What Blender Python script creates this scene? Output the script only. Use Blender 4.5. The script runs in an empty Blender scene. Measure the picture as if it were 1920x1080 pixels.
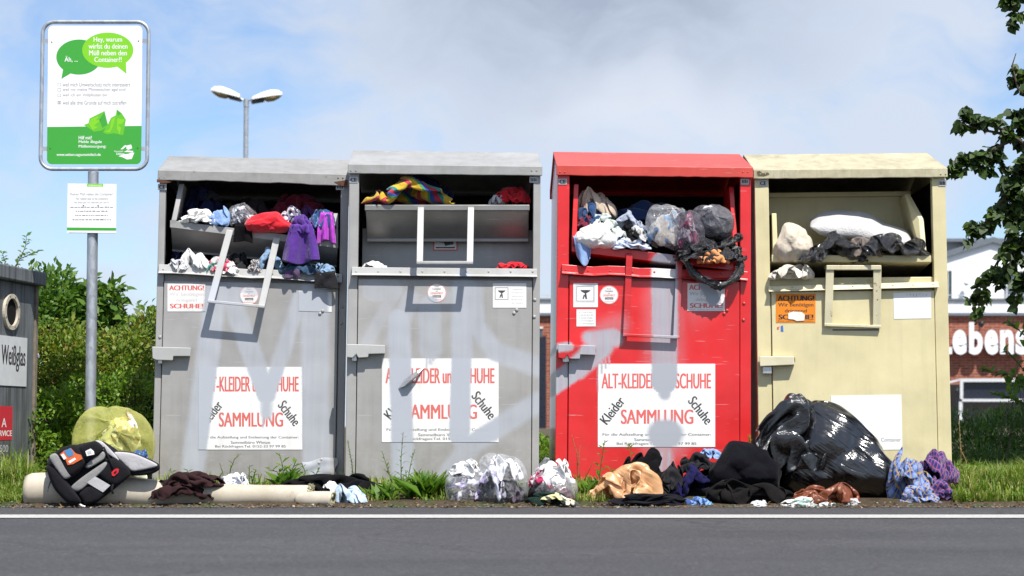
import bpy, bmesh, math, random
import numpy as np
from mathutils import Vector, Matrix
random.seed(7)
R = math.radians
scn = bpy.context.scene
COL = scn.collection

# ------------------------------------------------------------------ camera
FPX = 3400.0                       # focal length in photo pixels (1920 wide)
PITCH = math.atan(260.0 / FPX)
CAM = Vector((0.0, -11.33, 0.45))
cd = bpy.data.cameras.new("camera")
cam = bpy.data.objects.new("camera", cd)
COL.objects.link(cam)
cam.location = CAM
cam.rotation_euler = (math.pi / 2 + PITCH, 0, 0)
cd.sensor_width = 36.0
cd.lens = FPX / 1920 * 36.0
cd.clip_start = 0.1
cd.clip_end = 8000
cd.dof.use_dof = True
cd.dof.focus_distance = 11.6
cd.dof.aperture_fstop = 3.6
scn.camera = cam

# ------------------------------------------------------------------ light
SUN = Vector((0.237, -0.475, 0.848)).normalized()
ELEV = math.asin(SUN.z)
sd = bpy.data.lights.new("sun", 'SUN')
sd.energy = 4.6
sd.angle = R(0.53)
sd.color = (1.0, 0.955, 0.89)
sun = bpy.data.objects.new("sun", sd)
COL.objects.link(sun)
sun.location = SUN * 60
sun.rotation_euler = SUN.to_track_quat('Z', 'Y').to_euler()

scn.view_settings.view_transform = 'Standard'
scn.view_settings.look = 'None'
scn.view_settings.exposure = 0.58
scn.view_settings.gamma = 1.0
scn.cycles.max_bounces = 8
scn.cycles.diffuse_bounces = 3
scn.cycles.glossy_bounces = 3
scn.cycles.transparent_max_bounces = 12
scn.cycles.caustics_reflective = False
scn.cycles.caustics_refractive = False


class NT:
    """small shorthand for node trees"""
    def __init__(self, tree):
        self.t = tree

    def new(self, typ, **kw):
        n = self.t.nodes.new(typ)
        for k, v in kw.items():
            setattr(n, k, v)
        return n

    def put(self, sock, v):
        if v is None:
            return
        if isinstance(v, bpy.types.NodeSocket):
            self.t.links.new(v, sock)
        else:
            if isinstance(v, (tuple, list)) and len(v) == 3 and sock.type == 'RGBA':
                v = (*v, 1)
            sock.default_value = v

    def coord(self, kind='Object'):
        return self.new('ShaderNodeTexCoord').outputs[kind]

    def map(self, vec, scale=(1, 1, 1), loc=(0, 0, 0), rot=(0, 0, 0)):
        n = self.new('ShaderNodeMapping')
        self.put(n.inputs['Vector'], vec)
        n.inputs['Scale'].default_value = scale
        n.inputs['Location'].default_value = loc
        n.inputs['Rotation'].default_value = rot
        return n.outputs[0]

    def noise(self, vec, scale=5, detail=4, rough=.55, dist=0, out=0):
        n = self.new('ShaderNodeTexNoise')
        self.put(n.inputs['Vector'], vec)
        n.inputs['Scale'].default_value = scale
        n.inputs['Detail'].default_value = detail
        n.inputs['Roughness'].default_value = rough
        n.inputs['Distortion'].default_value = dist
        return n.outputs[out]

    def voro(self, vec, scale=5, feature='F1', out='Distance'):
        n = self.new('ShaderNodeTexVoronoi', feature=feature)
        self.put(n.inputs['Vector'], vec)
        n.inputs['Scale'].default_value = scale
        return n.outputs[out]

    def math(self, op, a, b=None, clamp=False):
        n = self.new('ShaderNodeMath', operation=op, use_clamp=clamp)
        self.put(n.inputs[0], a)
        if b is not None:
            self.put(n.inputs[1], b)
        return n.outputs[0]

    def vm(self, op, a, b=None, scale=None, out=0):
        n = self.new('ShaderNodeVectorMath', operation=op)
        self.put(n.inputs[0], a)
        if b is not None:
            self.put(n.inputs[1], b)
        if scale is not None:
            self.put(n.inputs['Scale'], scale)
        return n.outputs[out]

    def rng(self, v, a, b, c=0.0, d=1.0, smooth=False):
        n = self.new('ShaderNodeMapRange')
        if smooth:
            n.interpolation_type = 'SMOOTHSTEP'
        self.put(n.inputs[0], v)
        for i, x in enumerate((a, b, c, d)):
            self.put(n.inputs[i + 1], x)
        return n.outputs[0]

    def mix(self, fac, a, b, mode='MIX'):
        n = self.new('ShaderNodeMix', data_type='RGBA', blend_type=mode)
        self.put(n.inputs[0], fac)
        self.put(n.inputs[6], a)
        self.put(n.inputs[7], b)
        return n.outputs[2]

    def ramp(self, fac, stops):
        n = self.new('ShaderNodeValToRGB')
        self.put(n.inputs[0], fac)
        e = n.color_ramp.elements
        while len(e) > 1:
            e.remove(e[-1])
        e[0].position, e[0].color = stops[0][0], (*stops[0][1], 1)
        for p, c in stops[1:]:
            x = e.new(p)
            x.color = (*c, 1)
        return n.outputs[0]

    def bump(self, h, strength=.3, dist=.01, normal=None):
        n = self.new('ShaderNodeBump')
        self.put(n.inputs['Height'], h)
        n.inputs['Strength'].default_value = strength
        n.inputs['Distance'].default_value = dist
        if normal is not None:
            self.put(n.inputs['Normal'], normal)
        return n.outputs[0]


def material(name):
    m = bpy.data.materials.new(name)
    m.use_nodes = True
    t = m.node_tree
    t.nodes.clear()
    n = NT(t)
    out = n.new('ShaderNodeOutputMaterial')
    return m, n, out


def principled(n, out, col, rough=.6, metal=0.0, spec=.5, normal=None, coat=0.0, sheen=0.0):
    b = n.new('ShaderNodeBsdfPrincipled')
    n.put(b.inputs['Base Color'], col)
    n.put(b.inputs['Roughness'], rough)
    n.put(b.inputs['Metallic'], metal)
    n.put(b.inputs['Specular IOR Level'], spec)
    n.put(b.inputs['Coat Weight'], coat)
    n.put(b.inputs['Sheen Weight'], sheen)
    if normal is not None:
        n.put(b.inputs['Normal'], normal)
    if out is not None:
        n.t.links.new(b.outputs[0], out.inputs[0])
    return b


def srgb(r, g, b):
    f = lambda c: ((c / 255 + .055) / 1.055) ** 2.4 if c > 10 else c / 255 / 12.92
    return (f(r), f(g), f(b))


# ------------------------------------------------------------------ sky
w = bpy.data.worlds.new("World")
scn.world = w
w.use_nodes = True
w.node_tree.nodes.clear()
n = NT(w.node_tree)
wo = n.new('ShaderNodeOutputWorld')
bg = n.new('ShaderNodeBackground')
sky = n.new('ShaderNodeTexSky', sky_type='NISHITA')
sky.sun_disc = False
sky.sun_elevation = ELEV
sky.sun_rotation = math.atan2(SUN.x, SUN.y)
sky.air_density = 1.0
sky.dust_density = 0.6
sky.ozone_density = 2.0
d = n.vm('NORMALIZE', n.coord('Generated'))
sx = n.new('ShaderNodeSeparateXYZ'); n.put(sx.inputs[0], d)
warp = n.vm('ADD', d, n.vm('SCALE', n.vm('SUBTRACT', n.noise(d, 7, 3, .6, 0, 1), (.5, .5, .5)), scale=.10))
c1 = n.noise(n.map(warp, (7, 7, 15)), 1.0, 7, .56)
c2 = n.noise(n.map(warp, (14, 14, 26), (3, 1, 5)), 1.0, 6, .6)
side = n.rng(sx.outputs[0], -.26, .12, .03, .15)
def blob(px, py, ang0, ang1, sq=(1, 1, 1)):
    v = Vector(((px - 960) / FPX, 1.0, math.tan(PITCH + math.atan((540 - py) / FPX))))
    v.normalize()
    dd = n.vm('LENGTH', n.vm('MULTIPLY', n.vm('SUBTRACT', warp, tuple(v)), sq), out=1)
    return n.rng(dd, ang0, ang1, 0.0, 1.0, True)
g1 = blob(1130, 40, .15, .01, (.75, 1, 1.7))
g2 = blob(1240, 235, .075, .0, (.7, 1, 2.2))
g3 = blob(650, 60, .10, .0, (.6, 1, 2.0))
side = n.math('SUBTRACT', side, n.rng(sx.outputs[0], .10, .26, 0, .13))
cov = n.math('ADD', n.math('ADD', n.math('MULTIPLY', c1, .85), n.math('MULTIPLY', c2, .30)), n.math('SUBTRACT', side, .03))
cov = n.math('ADD', cov, n.math('MULTIPLY', g1, .16))
cov = n.math('ADD', cov, n.math('MULTIPLY', g2, .10))
cov = n.math('ADD', cov, n.math('MULTIPLY', g3, .05))
mask = n.rng(cov, .40, .72, 0, .93, True)
shade = n.math('MULTIPLY', g1, n.rng(c2, .3, .6, .45, 1.0))
ccol = n.mix(n.math('MULTIPLY', shade, .95), (6.6, 7.3, 8.5), (3.9, 4.4, 5.5))
ccol = n.mix(n.math('MULTIPLY', g2, .6), ccol, (8.2, 8.5, 9.2))
blue = n.mix(1.0, sky.outputs[0], (1.30, 1.42, 1.60), 'MULTIPLY')
n.put(bg.inputs[0], n.mix(mask, blue, ccol))
bg.inputs[1].default_value = 0.071
n.t.links.new(bg.outputs[0], wo.inputs[0])

# ------------------------------------------------------------------ photo measuring
_f = Vector((0, math.cos(PITCH), math.sin(PITCH)))
_u = Vector((0, -math.sin(PITCH), math.cos(PITCH)))
def ray(px, py):
    return _f + Vector((1, 0, 0)) * ((px - 960) / FPX) + _u * ((540 - py) / FPX)
def at(px, py, y):
    """world point seen at photo pixel (px,py) on the upright plane y"""
    r = ray(px, py)
    return CAM + r * ((y - CAM.y) / r.y)
EDGE = -1.13
def ground_z(y):
    t = min(max((y - EDGE) / 0.95, 0), 1)
    return 0.012 + 0.088 * t
def on_ground(px, py):
    """point of the verge seen at pixel"""
    y = -0.5
    for _ in range(30):
        p = at(px, py, y)
        r = ray(px, py)
        k = (ground_z(y) - CAM.z) / r.z if r.z < -1e-4 else 12
        y = min(max(CAM.y + r.y * k, EDGE), 1.0) * .5 + y * .5
    p = at(px, py, y)
    return Vector((p.x, y, ground_z(y)))

# ------------------------------------------------------------------ object helpers
def link(o, parent=None):
    COL.objects.link(o)
    if parent is not None:
        o.parent = parent
    return o

def tag(o, label=None, cat=None, group=None, kind=None):
    if label: o['label'] = label
    if cat: o['category'] = cat
    if group: o['group'] = group
    if kind: o['kind'] = kind
    return o

def empty(name, loc=(0, 0, 0), label=None, cat=None, group=None):
    o = bpy.data.objects.new(name, None)
    o.empty_display_size = .1
    o.location = loc
    link(o)
    return tag(o, label, cat, group)

def np_mesh(name, V, F, mats, parent=None, smooth=False, uv=None, loc=(0, 0, 0)):
    """mesh of equal-sided faces from numpy arrays"""
    V = np.asarray(V, dtype=np.float32); F = np.asarray(F, dtype=np.int32)
    me = bpy.data.meshes.new(name)
    me.vertices.add(len(V)); me.vertices.foreach_set('co', V.ravel())
    nf, k = F.shape
    me.loops.add(nf * k); me.loops.foreach_set('vertex_index', F.ravel())
    me.polygons.add(nf)
    me.polygons.foreach_set('loop_start', np.arange(nf, dtype=np.int32) * k)
    me.polygons.foreach_set('loop_total', np.full(nf, k, dtype=np.int32))
    if smooth: me.polygons.foreach_set('use_smooth', np.ones(nf, dtype=bool))
    if uv is not None:
        l = me.uv_layers.new(name='UVMap')
        l.data.foreach_set('uv', np.asarray(uv, dtype=np.float32)[F.ravel()].ravel())
    me.update(calc_edges=True); me.validate()
    for m in (mats if isinstance(mats, (list, tuple)) else [mats]): me.materials.append(m)
    o = bpy.data.objects.new(name, me); o.location = loc
    return link(o, parent)


_tc = {}
def text_mesh(s, bold=0.0):
    """verts (2-D) and faces of a line of lettering, scaled to the unit box"""
    k = (s, bold)
    if k in _tc: return _tc[k]
    c = bpy.data.curves.new('lettering', 'FONT')
    c.body = s; c.size = 1.0; c.offset = bold; c.resolution_u = 4
    o = bpy.data.objects.new('lettering', c)
    me = o.to_mesh()
    V = [(v.co.x, v.co.y) for v in me.vertices]
    F = [tuple(p.vertices) for p in me.polygons]
    o.to_mesh_clear()
    bpy.data.objects.remove(o); bpy.data.curves.remove(c)
    x0 = min(v[0] for v in V); x1 = max(v[0] for v in V)
    y0 = min(v[1] for v in V); y1 = max(v[1] for v in V)
    V = [((x - x0) / max(x1 - x0, 1e-6), (y - y0) / max(y1 - y0, 1e-6)) for x, y in V]
    _tc[k] = (V, F, x1 - x0, y1 - y0)
    return _tc[k]


class MB:
    """collects shapes of several materials into one mesh"""
    def __init__(self, xf=None):
        self.V = []; self.F = []; self.I = []; self.mats = []; self.cur = 0
        self.xf = xf
    def m(self, mat):
        if mat not in self.mats: self.mats.append(mat)
        self.cur = self.mats.index(mat)
        return self
    def add(self, V, F):
        b = len(self.V)
        for v in V:
            self.V.append(tuple(self.xf(*v)) if self.xf else tuple(v))
        for f in F:
            self.F.append([i + b for i in f]); self.I.append(self.cur)
        return self
    def box(self, x0, x1, y0, y1, z0, z1):
        V = [(x, y, z) for x in (x0, x1) for y in (y0, y1) for z in (z0, z1)]
        return self.add(V, [(0, 1, 3, 2), (4, 6, 7, 5), (0, 4, 5, 1), (2, 3, 7, 6), (0, 2, 6, 4), (1, 5, 7, 3)])
    def prism(self, prof, x0, x1):
        """polygon of (y,z) points extruded along x"""
        k = len(prof)
        V = [(x0, y, z) for y, z in prof] + [(x1, y, z) for y, z in prof]
        F = [tuple(range(k)), tuple(range(2 * k - 1, k - 1, -1))]
        F += [(i, i + k, (i + 1) % k + k, (i + 1) % k) for i in range(k)]
        return self.add(V, F)
    def slab(self, poly, a, b):
        """polygon of (u,v) points, from depth a to depth b"""
        k = len(poly)
        V = [(u, v, a) for u, v in poly] + [(u, v, b) for u, v in poly]
        F = [tuple(range(k)), tuple(range(2 * k - 1, k - 1, -1))]
        F += [(i, i + k, (i + 1) % k + k, (i + 1) % k) for i in range(k)]
        return self.add(V, F)
    def flat(self, poly, d=0.0):
        return self.add([(u, v, d) for u, v in poly], [tuple(range(len(poly)))])
    def rect(self, u0, v0, u1, v1, d=0.0):
        return self.flat([(u0, v0), (u1, v0), (u1, v1), (u0, v1)], d)
    def disc(self, u, v, ru, rv, d=0.0, k=28):
        return self.flat([(u + ru * math.cos(2 * math.pi * i / k), v + rv * math.sin(2 * math.pi * i / k)) for i in range(k)], d)
    def ring(self, u, v, ru, rv, wd, d=0.0, k=32):
        V = []; 
        for i in range(k):
            a = 2 * math.pi * i / k
            V += [(u + ru * math.cos(a), v + rv * math.sin(a), d), (u + (ru - wd) * math.cos(a), v + (rv - wd * rv / ru) * math.sin(a), d)]
        return self.add(V, [(2 * i, 2 * ((i + 1) % k), 2 * ((i + 1) % k) + 1, 2 * i + 1) for i in range(k)])
    def outline(self, u0, v0, u1, v1, wd, d=0.0):
        for a in ((u0, v0, u1, v0 + wd), (u0, v1 - wd, u1, v1), (u0, v0 + wd, u0 + wd, v1 - wd), (u1 - wd, v0 + wd, u1, v1 - wd)):
            self.rect(*a, d)
        return self
    def text(self, s, u0, v0, u1, v1, d=0.0, bold=0.0, ang=0.0):
        """lettering fitted to the box u0..u1, top v0 .. bottom v1 (photo pixels, v downwards), turned by ang degrees"""
        V, F, w_, h_ = text_mesh(s)
        cu, cv = (u0 + u1) / 2, (v0 + v1) / 2
        ca, sa = math.cos(R(ang)), math.sin(R(ang))
        k = bold / max(w_, .1) * 2.6
        for q, (ox, oy) in enumerate(((0, 0), (-k, 0), (k, 0)) if bold else ((0, 0),)):     # bold: struck again beside itself
            P = []
            for x, y in V:
                a = (x * (1 - 2 * k) + k + ox - .5) * (u1 - u0); b = (.5 - y) * (v1 - v0)
                P.append((cu + a * ca - b * sa, cv + a * sa + b * ca, d + .00005 * q))
            self.add(P, F)
        return self
    def bar(self, p, q, w, t, up=(0, -1, 0)):
        """flat bar from p to q; w = width, t = thickness along up"""
        p, q = Vector(p), Vector(q)
        a = (q - p).normalized(); up = Vector(up)
        s = a.cross(up).normalized(); n_ = s.cross(a).normalized()
        V = []
        for e in (p, q):
            for i, j in ((-1, -1), (1, -1), (1, 1), (-1, 1)):
                V.append(e + s * (i * w / 2) + n_ * (j * t / 2))
        return self.add(V, [(0, 1, 2, 3), (7, 6, 5, 4)] + [(i, i + 4, (i + 1) % 4 + 4, (i + 1) % 4) for i in range(4)])
    def tube(self, pts, rad, k=12, cap=True, closed=False):
        pts = [Vector(p) for p in pts]; m = len(pts)
        rads = rad if isinstance(rad, (list, tuple)) else [rad] * m
        V = []; prev = None
        for i, p in enumerate(pts):
            if closed: t = (pts[(i + 1) % m] - pts[i - 1])
            else: t = pts[min(i + 1, m - 1)] - pts[max(i - 1, 0)]
            t.normalize()
            if prev is None:
                a = Vector((0, 0, 1)) if abs(t.z) < .9 else Vector((1, 0, 0))
                s = t.cross(a).normalized()
            else:
                s = (prev - t * prev.dot(t)).normalized()
            prev = s; b = t.cross(s)
            for j in range(k):
                an = 2 * math.pi * j / k
                V.append(p + (s * math.cos(an) + b * math.sin(an)) * rads[i])
        F = []
        for i in range(m if closed else m - 1):
            i2 = (i + 1) % m
            F += [(i * k + j, i * k + (j + 1) % k, i2 * k + (j + 1) % k, i2 * k + j) for j in range(k)]
        if cap and not closed:
            F += [tuple(range(k - 1, -1, -1)), tuple(range((m - 1) * k, m * k))]
        return self.add(V, F)
    def ball(self, c, r, k=10, squash=(1, 1, 1)):
        V = []; F = []
        for i in range(1, k):
            for j in range(2 * k):
                a = math.pi * i / k; b = math.pi * j / k
                V.append((c[0] + r * squash[0] * math.sin(a) * math.cos(b), c[1] + r * squash[1] * math.sin(a) * math.sin(b), c[2] + r * squash[2] * math.cos(a)))
        V += [(c[0], c[1], c[2] + r * squash[2]), (c[0], c[1], c[2] - r * squash[2])]
        q = 2 * k
        for i in range(k - 2):
            F += [(i * q + j, (i + 1) * q + j, (i + 1) * q + (j + 1) % q, i * q + (j + 1) % q) for j in range(q)]
        F += [(len(V) - 2, j, (j + 1) % q) for j in range(q)]
        F += [(len(V) - 1, (k - 2) * q + (j + 1) % q, (k - 2) * q + j) for j in range(q)]
        return self.add(V, F)
    def build(self, name, parent=None, smooth=False, bevel=0.0, origin=None, autosmooth=None):
        me = bpy.data.meshes.new(name)
        V = self.V
        if origin is not None:
            V = [(v[0] - origin[0], v[1] - origin[1], v[2] - origin[2]) for v in V]
        me.from_pydata(V, [], self.F)
        for m in self.mats: me.materials.append(m)
        me.polygons.foreach_set('material_index', self.I)
        if smooth: me.polygons.foreach_set('use_smooth', [True] * len(self.F))
        me.update()
        b = bmesh.new(); b.from_mesh(me)
        if self.xf is None or bevel: bmesh.ops.recalc_face_normals(b, faces=b.faces)
        if autosmooth is not None:
            for e in b.edges:
                if len(e.link_faces) == 2 and e.calc_face_angle(0) > R(autosmooth): e.smooth = False
        b.to_mesh(me); b.free()
        o = bpy.data.objects.new(name, me)
        if origin is not None: o.location = origin
        link(o, parent)
        if bevel:
            md = o.modifiers.new('bevel', 'BEVEL'); md.width = bevel; md.segments = 2; md.limit_method = 'ANGLE'; md.angle_limit = R(40)
        return o


# ------------------------------------------------------------------ plain materials
def simple(name, col, rough=.6, metal=0.0, var=.12, scale=14, bump=0.0, bscale=60, spec=.5, coat=0.0, stretch=(1, 1, 1)):
    m, n, out = material(name)
    co = n.coord()
    a = n.noise(n.map(co, stretch), scale, 5, .6)
    c = n.mix(1.0, (*col, 1), n.ramp(a, [(.25, (1 - var,) * 3), (.75, (1 + var,) * 3)]), 'MULTIPLY')
    nr = n.bump(n.noise(co, bscale, 4), bump, .01) if bump else None
    principled(n, out, c, n.rng(a, .2, .8, max(rough - .08, .03), min(rough + .08, 1)), metal, spec, nr, coat)
    return m

def ink(name, col, rough=.6):
    m, n, out = material(name)
    principled(n, out, (*col, 1), rough, 0, .3)
    return m

def galv(name):
    m, n, out = material(name)
    co = n.coord()
    sx = n.new('ShaderNodeSeparateXYZ'); n.put(sx.inputs[0], n.voro(n.map(co, (1, 1, .55)), 42, 'F1', 'Color'))
    v = n.ramp(sx.outputs[0], [(0, (.6, .6, .62)), (1, (1.15, 1.15, 1.15))])
    a = n.noise(co, 9, 5, .65)
    c = n.mix(n.math('MULTIPLY', a, .7), (.50, .53, .56), (.33, .36, .40))
    c = n.mix(.6, c, n.mix(1.0, c, v, 'MULTIPLY'))
    principled(n, out, c, n.rng(a, .3, .7, .38, .55), .55, .5)
    return m

M_WHITE = simple('white_sheet', (.80, .80, .79), .45, var=.03)
M_GALV = galv('galvanised_steel')
M_BLACK = simple('black_plastic', (.012, .012, .013), .5, var=.2)
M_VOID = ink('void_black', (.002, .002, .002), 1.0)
M_INK = ink('black_print', (.03, .03, .035))
M_GREYINK = ink('grey_print', (.15, .155, .17))
M_PALEINK = ink('faded_print', (.5, .5, .5))
M_RUST = simple('rusty_steel', (.10, .038, .014), .85, var=.5, scale=60)
M_STEEL = simple('bare_steel', (.55, .56, .57), .35, .8, var=.1)
# ================================================================== ground
def ground_mat():
    m, n, out = material('verge_soil')
    co = n.coord()
    a = n.noise(co, 5, 6, .65); b = n.noise(co, 60, 5, .7)
    c = n.ramp(a, [(.3, (.045, .033, .02)), (.5, (.09, .065, .042)), (.62, (.05, .07, .022)), (.8, (.035, .06, .016))])
    c = n.mix(n.rng(b, .55, .75), c, (.16, .13, .09))
    principled(n, out, c, .95, 0, .2, n.bump(b, .8, .03))
    return m
def asphalt_mat():
    m, n, out = material('asphalt')
    co = n.coord()
    big = n.noise(n.map(co, (.35, 1.4, 1)), 1.2, 5, .6)
    st = n.voro(co, 95, 'F1', 'Color'); fine = n.noise(co, 160, 4, .7)
    c = n.ramp(big, [(.3, (.046, .047, .052)), (.7, (.066, .066, .071))])
    c = n.mix(.55, c, n.mix(1.0, c, n.ramp(n.math('MULTIPLY', st, 1), [(0, (.45, .45, .46)), (.55, (.95, .94, .93)), (1, (1.9, 1.88, 1.85))]), 'MULTIPLY'))
    sp = n.rng(n.noise(co, 55, 3, .7), .66, .72)
    c = n.mix(n.math('MULTIPLY', sp, .5), c, (.34, .33, .32))
    spk = n.rng(n.voro(co, 30, 'F1'), .035, .02)
    c = n.mix(n.math('MULTIPLY', spk, .7), c, (.5, .49, .46))
    crk = n.rng(n.voro(n.vm('ADD', co, n.vm('SCALE', n.noise(co, 2.5, 4, .6, 0, 1), scale=.6)), .55, 'DISTANCE_TO_EDGE'), .012, .003)
    c = n.mix(n.math('MULTIPLY', crk, n.rng(big, .45, .6, 0, .55)), c, (.03, .03, .03))
    principled(n, out, c, .82, 0, .35, n.bump(n.math('ADD', fine, st), .5, .006))
    return m
def line_mat():
    m, n, out = material('road_paint')
    co = n.coord()
    a = n.noise(co, 45, 5, .7); b = n.noise(co, 4, 4)
    c = n.mix(n.rng(a, .50, .72, 0, .55), (.43, .43, .415), (.12, .12, .12))
    c = n.mix(n.math('MULTIPLY', b, .35), c, (.42, .41, .38))
    principled(n, out, c, .7, 0, .3, n.bump(a, .4, .004))
    return m

def sheet(name, rows, xs, mat, jit=0.0):
    """rows of (y,z); xs across"""
    V = []; 
    for (y, z) in rows:
        for x in xs:
            V.append((x, y, z + (random.uniform(-jit, jit) if jit and abs(y) < 4 else 0)))
    k = len(xs)
    F = [(i * k + j, i * k + j + 1, (i + 1) * k + j + 1, (i + 1) * k + j) for i in range(len(rows) - 1) for j in range(k - 1)]
    o = np_mesh(name, V, F, mat, smooth=True)
    return tag(o, kind='structure')
xs = [-3000, -400, -60] + [i * .25 for i in range(-32, 33)] + [60, 400, 3000]
rows = [(EDGE - .02, -.03), (EDGE + .015, .006)] + [(y, ground_z(y)) for y in np.linspace(EDGE + .06, .2, 14)] + [(y, .1) for y in (.8, 2, 4, 7, 12, 30, 80, 300, 4000)]
sheet('ground', rows, xs, ground_mat(), .008)
def road_z(y):
    return -0.02 * min(max(EDGE - y, 0), 7)
rows = [(y, road_z(y)) for y in (-400, -60, -14, -8.13)] + [(y, road_z(y)) for y in np.linspace(-7.5, EDGE - .05, 24)] + [(EDGE, 0.0), (EDGE + .02, -.02)]
rng = random.Random(3)
rd = sheet('road', rows, [-3000, -300, -40] + [i * .12 for i in range(-60, 61)] + [40, 300, 3000], asphalt_mat())
for v in rd.data.vertices:                      # the asphalt's broken outer edge
    if v.co.y > EDGE - .04 and abs(v.co.x) < 8: v.co.y += rng.uniform(-.03, .035)
la, lb = -1.77, -2.01
o = sheet('road_line', [(y, road_z(y) + .004) for y in np.linspace(lb, la, 6)], [-300, -40] + [i * .4 for i in range(-20, 21)] + [40, 300], line_mat())

# ================================================================== graffiti on the containers
def seg_group(name, strokes, to_local):
    """node group: how much silver spray paint covers a point of the container front (its own x,z)"""
    g = bpy.data.node_groups.new(name, 'ShaderNodeTree')
    g.interface.new_socket('Fac', in_out='OUTPUT', socket_type='NodeSocketFloat')
    n = NT(g)
    go = n.new('NodeGroupOutput')
    co = n.coord()
    p = n.vm('MULTIPLY', co, (1, 0, 1))
    wv = n.vm('MULTIPLY', n.vm('SUBTRACT', n.noise(co, 9, 3, .5, 0, 1), (.5, .5, .5)), (.02, 0, .01))
    p = n.vm('ADD', p, wv)
    speck = n.math('MULTIPLY', n.math('SUBTRACT', n.noise(co, 210, 4, .75), .5), .06)
    tot = None
    for (x0, y0, x1, y1, hw, soft, op) in strokes:
        a = to_local(x0, y0); b = to_local(x1, y1)
        A = (a.x, 0, a.z); BA = (b.x - a.x, 0, b.z - a.z)
        bb = max(BA[0] ** 2 + BA[2] ** 2, 1e-6)
        pa = n.vm('SUBTRACT', p, A)
        h = n.math('MULTIPLY', n.vm('DOT_PRODUCT', pa, BA, out=1), 1 / bb, clamp=True)
        dd = n.vm('LENGTH', n.vm('SUBTRACT', pa, n.vm('SCALE', BA, scale=h)), out=1)
        dd = n.math('ADD', dd, speck)
        s = hw / 300.0; so = soft / 300.0
        f = n.rng(dd, s + so, s - min(so, s) * .5, 0, op, True)
        tot = f if tot is None else n.math('MAXIMUM', tot, f)
    stk = n.rng(n.noise(n.map(co, (34, 34, 1.6)), 1.0, 4, .6), .3, .6, .80, 1.0)
    n.put(go.inputs[0], n.math('MULTIPLY', tot, stk))
    return g

class Clothes_Container:
    pass

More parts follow.
